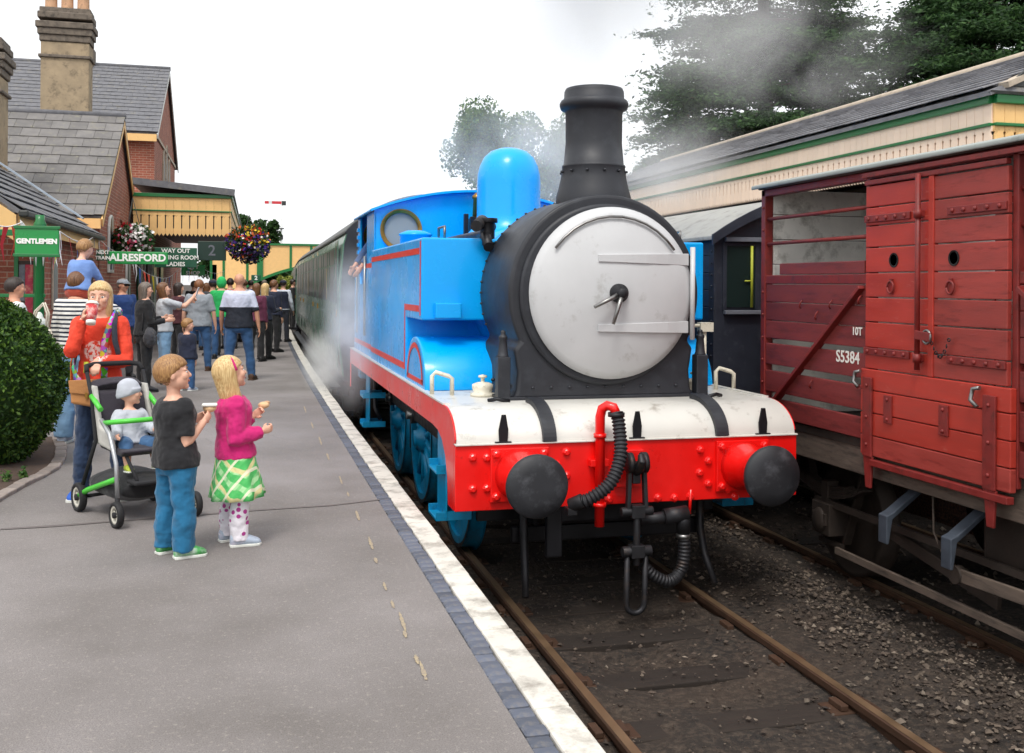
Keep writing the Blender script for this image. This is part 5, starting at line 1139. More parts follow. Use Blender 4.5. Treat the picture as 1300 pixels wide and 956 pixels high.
def capped(mb, pts, rs, n=12, r0=True, r1=True):
    """tapered limb with rounded ends"""
    P_, R_ = interp_pts(pts, rs, 3)
    d0 = (P_[0]-P_[1]).normalized(); d1 = (P_[-1]-P_[-2]).normalized()
    if r0: P_ = [P_[0]+d0*R_[0]*.9, P_[0]+d0*R_[0]*.6]+P_; R_ = [R_[0]*.3, R_[0]*.78]+R_
    if r1: P_ = P_+[P_[-1]+d1*R_[-1]*.6, P_[-1]+d1*R_[-1]*.9]; R_ = R_+[R_[-1]*.78, R_[-1]*.3]
    mb.tube(P_, R_, n)
def ik(s, w, l1, l2, hint):
    d = w-s; D = min(d.length, (l1+l2)*.999); d.normalize(); a = (l1*l1-l2*l2+D*D)/(2*D); hh = math.sqrt(max(0, l1*l1-a*a))
    h = Vector(hint); h = (h-d*h.dot(d)).normalized(); return s+d*a+h*hh, s+d*D
class Body: pass
def skeleton(h, hr=.13, lr=.51, wide=1.0, lean=0, twist=0, legs=None, arms=None, head=(0, 1, 0), side=0, seat=None, armlen=1.0):
    b = Body(); b.h, b.hr = h, hr; s = b.s = h/1.7*(1+(hr-.13)*3.2); b.w = wide; hh = b.hh = h*hr; hip = lr*h; shz = h-hh*1.22
    b.sp = Vector((math.sin(side), math.sin(lean)*math.cos(side), math.cos(lean)*math.cos(side))); b.P = Vector((0, 0, hip)); b.T = shz-hip
    ct, st = math.cos(twist), math.sin(twist); b.xa = Vector((ct, st, 0)); b.ya = b.sp.cross(b.xa).normalized(); b.xa = b.ya.cross(b.sp).normalized()
    b.N = b.P+b.sp*b.T; sw = .160*s*(.4+.6*wide)*(1 if hr < .15 else .78); b.S = {k: b.N+b.xa*sg*sw-b.sp*.052*s for k, sg in (('R', 1), ('L', -1))}
    hw = .085*s*wide; b.Hp = {k: b.P+b.xa*sg*hw for k, sg in (('R', 1), ('L', -1))}
    u, f = .178*h*armlen, .15*h*armlen; th, sh = hip*.48, hip*.45; b.fl = .15*h if hr < .15 else .16*h
    arms = arms or {}; legs = legs or {}; b.E, b.W, b.hd, b.K, b.A, b.ft = {}, {}, {}, {}, {}, {}
    for k, sg in (('R', 1), ('L', -1)):
        a = arms.get(k, ((sg*.12, .02, -1), (sg*.03, .25, -1)))
        if a[0] == 'to':
            b.E[k], b.W[k] = ik(b.S[k], Vector(a[1]), u, f, a[2] if len(a) > 2 else (sg*.6, -.6, -.6)); b.hd[k] = Vector(a[3]).normalized() if len(a) > 3 else (b.W[k]-b.E[k]).normalized()
        else:
            d1, d2 = [(b.xa*v[0]+b.ya*v[1]+b.sp*v[2]).normalized() for v in a[:2]]; b.E[k] = b.S[k]+d1*u; b.W[k] = b.E[k]+d2*f; b.hd[k] = d2
        l = legs.get(k, ((sg*.06, .0, -1), (sg*.03, -.03, -1)))
        d1, d2 = Vector(l[0]).normalized(), Vector(l[1]).normalized(); b.K[k] = b.Hp[k]+d1*th; b.A[k] = b.K[k]+d2*sh; b.ft[k] = Vector(l[2]).normalized() if len(l) > 2 else Vector((sg*.18, 1, 0)).normalized()
    low = min(a.z for a in b.A.values())-.07*hip if seat is None else 0
    dz = Vector((0, 0, -low if seat is None else seat-hip))
    for q in (b.S, b.E, b.W, b.Hp, b.K, b.A):
        for k in q: q[k] = q[k]+dz
    b.P += dz; b.N += dz
    hd = Vector(head).normalized(); b.hf = hd; b.hx = hd.cross(Z3).normalized(); b.hu = b.hx.cross(hd).normalized(); b.hc = b.N+b.sp*hh*.22+b.hu*hh*.5+hd*hh*.05
    return b
TR = [(-.20, .07, .075), (-.14, .135, .105), (-.05, .166, .120), (.05, .168, .120), (.2, .155, .112), (.4, .142, .104), (.6, .155, .112), (.78, .168, .116), (.9, .156, .100), (.96, .118, .082), (1.02, .074, .066), (1.08, .05, .05)]
def torso(mb, b, t0, t1, inf=0., belly=0., flare=0.):
    rr = []
    for t in sorted(set([t0, t1]+[x[0] for x in TR if t0 < x[0] < t1])):
        rx = np.interp(t, [x[0] for x in TR], [x[1] for x in TR])*b.s*b.w; ry = np.interp(t, [x[0] for x in TR], [x[2] for x in TR])*b.s*(b.w*.5+.5)
        if b.hr > .15: m = .5+.5*min(1, abs(t-.4)/.3); rx *= 1.0; ry = max(ry, .105*b.s) if t < .9 else ry
        by = belly*math.exp(-((t-.3)/.25)**2)*b.s; fl = flare*max(0, (.35-t))
        rr.append(ering(b.P+b.sp*b.T*t+b.ya*by*.5, b.xa, b.ya, rx+inf+by*.3+fl, ry+inf+by*.6+fl, 22))
    mb.loft(rr)
def arm(mb, b, k, fr, inf=0.):
    s = b.s*(.9+.1*b.w); pts = [b.S[k], b.S[k].lerp(b.E[k], .5), b.E[k], b.E[k].lerp(b.W[k], .45), b.W[k]]; rs = [x*s+inf for x in (.056, .047, .039, .037, .026)]
    if fr < 1:
        tot = fr*2; q = [(0, 0), (.5, 1), (1, 2), (1.45, 3), (2, 4)]; P_ = [pts[0]]; R_ = [rs[0]]
        for i in range(1, 5):
            if q[i][0] < tot: P_.append(pts[i]); R_.append(rs[i])
            else: u = (tot-q[i-1][0])/(q[i][0]-q[i-1][0]); P_.append(pts[i-1].lerp(pts[i], u)); R_.append(rs[i-1]*(1-u)+rs[i]*u+.006*s); break
        pts, rs = P_, R_
    capped(mb, pts, rs, 14, True, fr >= 1 and inf == 0)
def leg(mb, b, k, fr, inf=0., cuff=0.):
    s = b.s*(.75+.25*b.w); pts = [b.Hp[k], b.Hp[k].lerp(b.K[k], .5), b.K[k], b.K[k].lerp(b.A[k], .35), b.A[k]]; rs = [x*s+inf for x in (.086, .074, .056, .054, .036)]; rs[-1] += cuff; rs[-2] += cuff*.5
    if fr < 1: n = 2 if fr < .5 else 3; pts, rs = pts[:n+1], rs[:n+1]
    capped(mb, pts, rs, 14, True, False)
def hand(mb, b, k, curl=.5, palm=None):
    sg = 1 if k == 'R' else -1; L_ = .104*b.h*(1.05 if b.hr > .15 else 1); f = b.hd[k]; n = Vector(palm) if palm else b.xa*(-sg)*.8+b.ya*(-.1)
    n = (n-f*n.dot(f)).normalized(); sd = f.cross(n).normalized()
    W_ = b.W[k]; w_ = L_*.21; thk = L_*.085
    mb.loft([ering(W_+f*L_*t, sd, n, w_*a, thk*c, 12) for t, a, c in ((-.05, .55, .9), (.1, .8, 1.1), (.3, 1.0, 1.1), (.48, .95, .9))])
    up = sd if sd.dot(Vector((0, 1, .3))) > 0 else -sd                    # thumb side
    for i in range(4):
        o_ = (-.72+.48*i)*w_; l = L_*(.42, .5, .48, .38)[i]; p = W_+f*L_*.44+up*(-o_); pts = [p-f*L_*.06, p]; a = curl*.6; d = f
        for fr in (.45, .32, .26): d = (f*math.cos(a)+n*math.sin(a)).normalized(); pts.append(pts[-1]+d*l*fr); a += curl*.9
        capped(mb, pts, [L_*.052, L_*.05, L_*.047, L_*.043, L_*.038], 8)
    p = W_+f*L_*.12+up*w_*.75; d1 = (f*.7+up*.6+n*.35).normalized(); d2 = (f*.85+n*(.3+curl*.4)).normalized(); capped(mb, [p-up*w_*.3, p+d1*L_*.16, p+d1*L_*.16+d2*L_*.2], [L_*.07, L_*.058, L_*.045], 8)
def headm(mb, b):
    hh = b.hh; R = Matrix((b.hx, b.hf, b.hu)).transposed(); c = b.hc; p = lambda x, y, z: c+R @ (Vector((x, y, z))*hh); ch = b.hr > .15
    mb.ell(p(0, -.03, .08), (.355*hh, .43*hh, .42*hh), 20, 14, R); mb.ell(p(0, .10, -.2), (.27*hh*(1.12 if ch else 1), .30*hh, .285*hh), 18, 12, R)
    for sg in (-1, 1):
        mb.ell(p(sg*.175, .27, -.1), (.12*hh, .13*hh, .13*hh), 10, 8, R); mb.ell(p(sg*.365, -.03, -.04), (.035*hh, .085*hh, .125*hh), 10, 8, R); mb.ell(p(sg*.15, .345, .075), (.11*hh, .06*hh, .04*hh), 10, 8, R)
    capped(mb, [p(0, .37, .05), p(0, .425, -.05), p(0, .45 if ch else .475, -.125)], [.03*hh, .042*hh, .062*hh], 10); mb.ell(p(0, .345, -.255), (.115*hh, .06*hh, .06*hh), 10, 8, R); mb.ell(p(0, .29, -.41), (.11*hh, .1*hh, .085*hh), 10, 8, R)
    capped(mb, [b.N-b.sp*.02*b.s, c-b.hu*hh*.30-b.hf*hh*.04], [.058*b.s*(1 if not ch else .85), .054*b.s*(1 if not ch else .85)], 14)
def remesh(o, vox, sm=6, disp=0.):
    m = o.modifiers.new('remesh', 'REMESH'); m.mode = 'VOXEL'; m.voxel_size = vox; m.use_smooth_shade = True
    q = o.modifiers.new('smooth', 'SMOOTH'); q.iterations = sm; q.factor = .5
    if disp: d = o.modifiers.new('folds', 'DISPLACE'); d.texture = CLD; d.strength = disp; d.mid_level = .5; d.texture_coords = 'LOCAL'
    return o
def hair(b, style, m, e, L_=1.0, fringe=.30):
    hh = b.hh; R = Matrix((b.hx, b.hf, b.hu)).transposed(); c = b.hc; n, mm = 56, 26; rings = []; rnd = random.Random(int(b.h*1000)+len(style)); ph = [rnd.uniform(-1, 1) for _ in range(n)]
    for i in range(mm+1):
        t = math.pi*i/mm; ring = []
        for k in range(n):
            a = 2*math.pi*k/n; x, y, z = math.sin(t)*math.cos(a), math.sin(t)*math.sin(a), math.cos(t)
            rg = 1+.022*math.sin(a*23+3*ph[k // 6])+.022*ph[k]; px, py, pz = .405*x*rg, .485*y*rg-.035, .48*z+.085
            line = fringe-.40*max(0, -y+.80)                  # hairline drops towards the ears
            front = y > (.34 if style == 'long' else .12) and z < line+.02*ph[k]
            if style == 'long':
                if z < -.05 and not front: q = min(1, (-.05-z)/.95); pz = .06-q*L_; f_ = 1.0-.12*q; px = .41*f_*(x/max(.25, math.hypot(x, y)))*rg*(1 if q < .8 else .9); py = (.44*f_*(y/max(.25, math.hypot(x, y)))*rg-.07)*(1 if y < 0 else .55)
            elif style == 'pony':
                if z < -.35: px, py, pz = px*.8, py*.8, pz
            else:
                if z < (-.62 if y < -.2 else -.42 if y < .1 else -.2): px, py, pz = px*.82, py*.82, pz*.9
            if front: px, py, pz = px*.80, py*.74, pz*.86
            ring.append(c+R @ (Vector((px, py, pz))*hh))
        rings.append(ring)
    mb = MB().loft(rings)
    if style == 'pony': capped(mb, [c+R @ (Vector(v)*hh) for v in ((0, -.45, .15), (0, -.62, .02), (0, -.58, -.4), (0, -.5, -.8))], [.08*hh, .13*hh, .12*hh, .04*hh], 12)
    o = mb.build('hair', m, e); q = o.modifiers.new('sub', 'SUBSURF'); q.levels = q.render_levels = 1; return o
def face(b, e):
    hh = b.hh; R = Matrix((b.hx, b.hf, b.hu)).transposed(); p = lambda x, y, z: b.hc+R @ (Vector((x, y, z))*hh)
    for sg in (-1, 1):
        ew = MB().ell(p(sg*.15, .352, .0), (.062*hh, .045*hh, .034*hh), 12, 8, R).build('eye', 'eye_white', e); MB().ell(p(sg*.15, .385, .0), (.026*hh, .016*hh, .028*hh), 10, 8, R).build('iris', 'iris', ew)
        MB().tube([p(sg*.07, .415, .10), p(sg*.15, .41, .125), p(sg*.235, .36, .10)], [.012*hh, .016*hh, .008*hh], 8).build('eyebrow', 'h_brown', e)
    MB().ell(p(0, .40, -.245), (.10*hh, .03*hh, .016*hh), 12, 8, R).ell(p(0, .395, -.275), (.085*hh, .032*hh, .02*hh), 12, 8, R).build('lips', 'lips', e)
def shoe(b, k, m, e, sole='shoe_sole'):
    f = b.ft[k]; f2 = Vector((f.x, f.y, f.z)).normalized(); sd = f2.cross(Z3).normalized(); up = sd.cross(f2).normalized(); L_ = b.fl; a = b.A[k]; hgt = (.07*b.P.z if b.A[k].z < .2 else .05*b.h)
    base = a-up*(a.z if 0 < a.z < .12 else hgt*1.0); mb = MB()
    pr = [(-.28, .14, .36), (-.22, .19, .45), (0, .19, .50), (.25, .2, .38), (.5, .22, .27), (.66, .19, .21), (.74, .09, .12)]
    mb.loft([ering(base+f2*L_*t+up*L_*(z*.5+.03), sd, up, L_*w_, L_*z*.5, 14) for t, w_, z in pr])
    o = mb.build('shoe', m, e); q = o.modifiers.new('sub', 'SUBSURF'); q.levels = q.render_levels = 1
    MB().loft([[base+f2*L_*t+sd*L_*w_*sg*1.06+up*L_*z for sg, z in ((-1, 0), (1, 0), (1, .09), (-1, .09))] for t, w_, _ in pr], sm=False).build('sole', sole, o, bevel=.004)
def person(label, h, loc, rotz, top=None, bottom=None, hairstyle='short', hairm='h_brown', shoes='shoe_black', sleeve=.42, near=False, skin='skin', sk=None, hem=.02, curl=None, palm=None, faced=None, belly=0., group='people on the platform', legfr=1, topinf=.012, botinf=.010, skirt=None, cuff=.012, L_=1.0, name='person', skirt_m=None, fringe=.30):
    sk = sk or {}; b = skeleton(h, **sk); e = thing(name, label, 'person', loc, rotz, group); b.e = e; vox = .0065 if near else .012
    mb = MB(); torso(mb, b, -.2, 1.08)
    curl = curl or {}; palm = palm or {}
    for k in 'RL': arm(mb, b, k, 1); leg(mb, b, k, 1); hand(mb, b, k, curl.get(k, .35), palm.get(k))
    headm(mb, b); remesh(mb.build('body', skin, e), .0052 if near else .0095, 4 if near else 3)
    if bottom:
        mb = MB(); torso(mb, b, -.2, .30, botinf, belly)
        for k in 'RL': leg(mb, b, k, legfr, botinf+.004, cuff)
        remesh(mb.build('trousers' if legfr == 1 else 'shorts', 'c_'+bottom, e), vox, 6, .03 if near else .02)
    if top:
        mb = MB(); torso(mb, b, hem, 1.0, topinf+botinf*.6, belly, .03)
        for k in 'RL': arm(mb, b, k, sleeve, topinf)
        remesh(mb.build('top', 'c_'+top, e), vox, 7, .028 if near else .02)
    if skirt:
        t0, fl = skirt; rr = []
        for i in range(9):
            t = .12+(t0-.12)*i/8; q = i/8; c = b.P+b.sp*b.T*t; ring = []
            for k in range(48):
                a = 2*math.pi*k/48; w_ = 1+.07*q*math.sin(a*9)+.04*q*math.sin(a*5+1); ring.append(c+b.xa*((.176+fl*q)*b.s*math.cos(a)*w_)+b.ya*((.135+fl*q)*b.s*math.sin(a)*w_))
            rr.append(ring)
        MB().loft(rr).build('skirt', skirt_m or 'c_plaid', e)
    for k in 'RL':
        if shoes: shoe(b, k, shoes, e, 'shoe_sole' if shoes not in ('shoe_black', 'shoe_brown') else shoes)
    if hairstyle: hair(b, hairstyle, hairm, e, L_, fringe)
    if faced if faced is not None else near: face(b, e)
    return b
def wpt(e, v):                                      # local point of a thing -> world
    return Matrix.Translation(e.location) @ Matrix.Rotation(e.rotation_euler[2], 4, 'Z') @ Vector(v)
def lpt(e, v): return (Matrix.Translation(e.location) @ Matrix.Rotation(e.rotation_euler[2], 4, 'Z')).inverted() @ Vector(v)
def feet(px, py): p = onZ(px, py, PZ); return (p.x, p.y, PZ)
D = math.radians
# ---------------------------------------------------------------- pushchair
M['tube_grey'] = mat('silver_tube', 'a9abad', .35, .6, var=.08); M['tube_green'] = mat('lime_green_tube', '4cc23a', .4, var=.05, coat=.2); M['seat_grey'] = cloth('grey_pushchair_fabric', 'b5b3ac'); M['seat_dark'] = cloth('dark_pushchair_lining', '2b2630'); M['basket'] = cloth('black_basket_fabric', '18181b'); M['tyre'] = mat('black_tyre', '1a1a1c', .7, var=.1); M['rim'] = mat('pale_wheel_rim', 'c5c1b4', .5, var=.08); M['grip'] = mat('black_foam_grip', '1d1d20', .8, var=.1)
fl_, fr_ = feet(142, 669), feet(250, 655)
hdir = Vector((.47, -.88, 0)).normalized(); rot = math.atan2(hdir.y, hdir.x)-math.pi/2; mid = (Vector(fl_)+Vector(fr_))/2-hdir*.34
pc = thing('pushchair', 'grey and lime green pushchair with black basket in front of the woman in orange', 'pushchair', (mid.x, mid.y, PZ), rot)
def swheel(x, y, r, w_):
    t = MB().lathe([(r*.72, -w_/2), (r*.95, -w_/2), (r, -w_*.25), (r, w_*.25), (r*.95, w_/2), (r*.72, w_/2), (r*.72, -w_/2)], (x, y, r), 'X', 28).build('wheel', 'tyre', pc)
    MB().lathe([(r*.5, -w_*.35), (r*.74, -w_*.4), (r*.74, w_*.4), (r*.5, w_*.35), (r*.5, -w_*.35)], (x, y, r), 'X', 28).build('rim', 'rim', t); MB().lathe([(0, -w_*.6), (r*.22, -w_*.6), (r*.22, w_*.6), (0, w_*.6)], (x, y, r), 'X', 14).build('hub', 'grip', t)
    for k in range(5): a = k*1.2566; MB().tube([(x, y, r), (x, y+r*.6*math.cos(a), r+r*.6*math.sin(a))], .008, 6).build('spoke', 'rim', t)
for sx in (-1, 1):
    swheel(sx*.27, .36, .085, .04); swheel(sx*.27, -.30, .10, .045)
    MB().tube([(sx*.27, .36, .085), (sx*.245, .32, .12), (sx*.24, .29, .2)], .016, 8).build('castor_fork', 'grip', pc)
    MB().tube([(sx*.24, .30, .18), (sx*.235, .26, .40), (sx*.225, .12, .58), (sx*.225, -.02, .66)], .015, 10).build('front_tube', 'tube_grey', pc)
    MB().tube([(sx*.27, -.30, .11), (sx*.26, -.16, .17), (sx*.24, .1, .25), (sx*.235, .27, .30)], .019, 10).build('lower_tube', 'tube_green', pc)
    MB().tube([(sx*.26, -.28, .16), (sx*.21, -.16, .5), (sx*.20, -.27, .80), (sx*.20, -.36, .96)], .014, 10).build('rear_tube', 'grip', pc)
    MB().tube([(sx*.20, -.10, .72), (sx*.20, -.27, .80)], .018, 10).build('arm_joint', 'tube_green', pc)
MB().tube([(-.20, -.36, .96), (-.19, -.40, 1.0), (-.13, -.42, 1.01), (.13, -.42, 1.01), (.19, -.40, 1.0), (.20, -.36, .96)], .018, 12).build('handle', 'grip', pc)
MB().tube([(-.27, -.30, .10), (.27, -.30, .10)], .012, 8).build('axle', 'grip', pc)
remesh(MB().prism([(-.26, .50), (-.20, .44), (.16, .42), (.19, .46), (-.10, .49), (-.25, .82), (-.31, .84), (-.33, .80)], -.165, .165, 'X').build('seat', 'seat_dark', pc), .012, 4)
for sx in (-1, 1): remesh(MB().prism([(-.24, .48), (.10, .45), (.06, .55), (-.14, .60), (-.24, .87), (-.33, .87), (-.33, .8)], sx*.18-.016, sx*.18+.016, 'X').build('seat_side', 'seat_grey', pc), .010, 4)
remesh(MB().loft([ering(Vector((0, -.30-.08*t, .84+.05*t)), X3, Vector((0, .7, .7)), .19*(1-.1*t), .07*(1-.3*t), 16) for t in (0, .5, 1)]).build('folded_hood', 'seat_dark', pc), .012, 5)
remesh(MB().loft([ering(Vector((0, y, .20)), X3, Z3, w_, h_, 16) for y, w_, h_ in ((-.34, .19, .06), (-.2, .235, .10), (.1, .235, .10), (.26, .20, .05))]).build('basket', 'basket', pc), .012, 3)
MB().box(-.16, .16, .24, .40, .26, .285).build('footrest', 'grip', pc, bevel=.01); MB().tube([(-.12, .15, .42), (-.12, .33, .28)], .012, 8).build('footrest_strut', 'grip', pc); MB().tube([(.12, .15, .42), (.12, .33, .28)], .012, 8).build('footrest_strut', 'grip', pc)
MB().tube([(-.22, .0, .64), (-.2, .14, .66), (0, .19, .665), (.2, .14, .66), (.22, .0, .64)], .018, 10).build('bumper_bar', 'tube_green', pc)
# baby
wl = Matrix.Rotation(-rot, 3, 'Z') @ Vector((1, .05, .08))
bb = person('baby in grey knitted hat and pale cardigan sitting in the pushchair', .76, wpt(pc, (0, -.08, 0)), rot, 'lgrey_knit', 'denim', None, 'h_light', 'shoe_lime', 1.0, True, 'skin',
            dict(hr=.225, lr=.42, wide=1.1, lean=-.12, seat=.47, head=tuple(wl), legs={'R': ((.25, 1, .08), (.05, .35, -1), (.1, 1, .1)), 'L': ((-.25, 1, .08), (-.05, .35, -1), (-.1, 1, .1))}, arms={'R': ((.35, .5, -.8), (.3, .9, -.25)), 'L': ((-.3, .6, -.8), (.2, 1, -.1))}), group='children by the pushchair', legfr=.6, topinf=.014)
R_ = Matrix((bb.hx, bb.hf, bb.hu)).transposed(); hb = MB(); n, m_ = 36, 14; rings = []
for i in range(m_+1):
    t = math.pi*.62*i/m_; ring = []
    for k in range(n):
        a = 2*math.pi*k/n; y = math.sin(a); drop = (0 if y > .2 else -.10*(-y+.2)); rr = 1.0+(.04 if i >= m_-2 else 0)
        ring.append(bb.hc+R_ @ (Vector((.41*math.sin(t)*math.cos(a)*rr, .48*math.sin(t)*y*rr-.03, .50*math.cos(t)+.10+(drop if t > 1 else 0)+(.08 if y > .3 and t > 1.4 else 0)))*bb.hh))
    rings.append(ring)
hb.loft(rings); MB.build(hb, 'knitted_hat', 'c_lgrey_knit', bb.e)
# ---------------------------------------------------------------- woman in orange
wl_ = feet(126, 632); wrot = D(180-4)
ew = Matrix.Translation(wl_) @ Matrix.Rotation(wrot, 4, 'Z')
grip = ew.inverted() @ wpt(pc, (.12, -.42, 1.03)); mouth = Vector((.06, .22, 1.37))
wm = person('woman in orange printed sweatshirt drinking from a paper cup', 1.60, wl_, wrot, 'printed', 'denim_dark', 'long', 'h_blond', 'shoe_blue', 1.0, True, 'skin',
            dict(hr=.134, wide=.88, arms={'R': ('to', (.075, .23, 1.325), (.3, .1, -1), (-.25, .2, .85)), 'L': ('to', tuple(grip+Vector((0, -.05, .0))), (-.7, -.5, -.3), (-.1, .9, -.4))}, head=(.02, 1, -.03), legs={'R': ((.10, .02, -1), (.05, -.04, -1)), 'L': ((-.16, .06, -1), (-.10, -.05, -1))}),
            curl={'R': .75, 'L': .8}, palm={'R': (-.95, .1, .3), 'L': (.2, -.1, -1)}, L_=1.05, fringe=.34, hem=.08, group='people by the pushchair', topinf=.013)
M['cup_red'] = mat('red_and_white_cup', 'c23a3c', .5, var=.1, vs=14, bump=0, dirt=('efe6da', .5, 18)); M['cup_white'] = mat('white_cup_lid', 'e8e4dc', .5, var=.03)
cpz = wm.W['R']+wm.hd['R']*.075+Vector((-.045, .02, .01)); cw_ = wpt(wm.e, cpz)
cup = thing('paper_cup', 'red and cream paper cup held to the mouth of the woman in orange', 'cup', tuple(cw_-Vector((0, 0, .05))), wrot)
tl = Matrix.Rotation(.35, 3, 'X')
MB().loft([[tl @ Vector((r*math.cos(a), r*math.sin(a), z)) for a in np.linspace(0, 2*math.pi, 25)[:-1]] for r, z in ((.032, -.05), (.043, .085))]).build('cup_body', 'cup_red', cup)
MB().loft([[tl @ Vector((r*math.cos(a), r*math.sin(a), z)) for a in np.linspace(0, 2*math.pi, 25)[:-1]] for r, z in ((.045, .085), (.046, .095), (.039, .10), (.037, .108))]).build('lid', 'cup_white', cup); MB().loft([[tl @ Vector((r*math.cos(a), r*math.sin(a), z)) for a in np.linspace(0, 2*math.pi, 25)[:-1]] for r, z in ((.0325, -.06), (.0335, -.03))]).build('cup_base', 'cup_white', cup)
def strap(name, m, e, pts, wd=.03, th=.006):
    P_ = [Vector(p) for p in pts]; rows = []
    for i, p in enumerate(P_):
        d = (P_[min(i+1, len(P_)-1)]-P_[max(0, i-1)]).normalized(); n = Vector((p.x*.6, p.y, 0)).normalized(); s_ = d.cross(n).normalized(); rows.append([p+s_*wd/2, p+s_*wd/2+n*th, p-s_*wd/2+n*th, p-s_*wd/2])
    return MB().loft(rows).build(name, m, e)
bp = thing('backpack', 'dark backpack with orange straps on the woman in orange', 'backpack', wl_, wrot)
M['strap_dark'] = cloth('dark_webbing', '2a2f3a'); M['strap_or'] = cloth('orange_webbing', 'd8701e')
def patt(t, s, o): v = t.n('ShaderNodeTexVoronoi', Scale=30.); t.l(o, v.inputs['Vector']); h = t.n('ShaderNodeHueSaturation', Saturation=1.4); t.l(v.outputs['Color'], h.inputs['Color']); return t.mix(.35, h.outputs[0], lin('7a3048'))
M['strap_pat'] = pattern('woven_patterned_strap', patt)
remesh(MB().ell((0, -.20, 1.10), (.15, .10, .22), 16, 12).build('bag', 'c_dkgrey', bp), .012, 4)
for sx in (-1, 1): strap('shoulder_strap', 'strap_dark', bp, [(sx*.10, -.13, 1.30), (sx*.115, -.05, 1.385), (sx*.118, .04, 1.375), (sx*.118, .118, 1.28), (sx*.125, .128, 1.17), (sx*.15, .10, 1.05), (sx*.175, -.02, 1.0)], .04)
strap('sternum_strap', 'strap_or', bp, [(.17, .05, 1.1), (.20, .0, 1.0), (.205, -.05, .85), (.2, -.06, .7)], .03)
hbg = thing('shoulder_bag', 'tan leather bag on a patterned strap at the hip of the woman in orange', 'bag', wl_, wrot)
strap('bag_strap', 'strap_pat', hbg, [(-.14, -.05, 1.37), (-.115, .05, 1.375), (-.09, .13, 1.28), (-.06, .15, 1.17), (-.05, .150, 1.08), (-.06, .152, .98), (-.06, .17, .88)], .045); strap('bag_strap', 'strap_pat', hbg, [(.175, .0, 1.08), (.17, .08, .98), (.13, .14, .90), (.07, .165, .84)], .045)
fb_ = MB().prism([(-.06, .68), (.16, .72), (.17, .88), (-.05, .89)], .15, .20, 'Y').build('pouch', 'c_tan', hbg, bevel=.02, seg=3); MB().prism([(-.065, .77), (.165, .80), (.175, .89), (-.055, .90)], .201, .212, 'Y').build('flap', 'c_tan', fb_, bevel=.006); MB().box(.04, .06, .212, .218, .76, .80).build('clasp', 'brass', fb_)
strap('lanyard', 'yellow_bar', hbg, [(.06, .165, 1.02), (.06, .17, .97), (.062, .17, .94)], .03, .012)
# ---------------------------------------------------------------- boy and girl in front
bo = feet(222, 705); brot = D(-52)
tw = Matrix.Rotation(-brot, 3, 'Z')
by = person('boy in black T-shirt and teal trousers looking up at the locomotive', 1.17, bo, brot, 'black_tee', 'teal', 'short', 'h_light', 'shoe_green', .40, True, 'skin',
            dict(hr=.178, lr=.475, wide=.92, head=tuple(tw @ Vector((1, .12, .16))), lean=-.04, arms={'R': ((.12, -.05, -1), (-.15, 1, .75)), 'L': ((-.12, .15, -1), (.35, 1, .6))}, legs={'R': ((.08, .0, -1), (.02, -.03, -1), (.35, 1, 0)), 'L': ((-.08, .02, -1), (-.02, -.05, -1), (.1, 1, 0))}), curl={'R': 1.0, 'L': 1.0}, palm={'R': (-1, .1, .2)}, group='children by the pushchair', hem=-.08, cuff=.018, botinf=.014, topinf=.016, L_=1, fringe=.22)
M['snack'] = mat('bread_snack', 'd9b48a', .8, var=.2); M['napkin'] = mat('white_paper_wrap', 'e6e3dc', .8, var=.05)
p = wpt(by.e, by.W['R']+by.hd['R']*.07+Vector((-.02, .01, .03)))
sn = thing('snack', 'small snack in white paper held by the boy in black', 'snack', tuple(p)); MB().ell((0, 0, 0), (.04, .03, .025), 12, 8).build('bun', 'snack', sn); MB().box(-.045, .045, -.035, .035, .012, .028).build('paper', 'napkin', sn, bevel=.01)
gi = feet(298, 690); grot = D(-76); tw = Matrix.Rotation(-grot, 3, 'Z')
gl = person('girl in pink cardigan, green plaid skirt and spotted leggings', 1.15, gi, grot, 'pink', 'dots', 'long', 'h_blond', 'shoe_pale', 1.0, True, 'skin',
            dict(hr=.178, lr=.465, wide=.86, head=tuple(tw @ Vector((1, .35, .30))), lean=-.05, arms={'R': ((.2, -.15, -1), (-.15, 1, .15)), 'L': ((-.15, .0, -1), (.35, 1, .75))}, legs={'R': ((.06, .03, -1), (.02, -.02, -1), (.1, 1, 0)), 'L': ((-.06, -.03, -1), (-.02, -.08, -1), (-.1, 1, 0))}), curl={'R': .9, 'L': .9}, palm={'R': (-1, .1, .2), 'L': (1, .1, .3)}, group='children by the pushchair', hem=.0, skirt=(-.66, .075), topinf=.020, L_=1.0, fringe=.2)
MB().tube([wv for wv in [gl.hc+(gl.hu*math.cos(a)*.5+gl.hx*math.sin(a)*.42)*gl.hh+gl.hf*.02 for a in np.linspace(-1.4, 1.4, 15)]], .008, 8).build('hairband', 'c_pink', gl.e)
p = wpt(gl.e, gl.W['L']+gl.hd['L']*.075+Vector((.0, .01, .025)))
sn = thing('snack', 'small brown snack held by the girl in pink', 'snack', tuple(p)); MB().ell((0, 0, 0), (.035, .028, .022), 12, 8).build('bun', 'snack', sn); MB().ell((.02, .01, .014), (.02, .016, .012), 10, 6).build('filling', 'pot', sn)
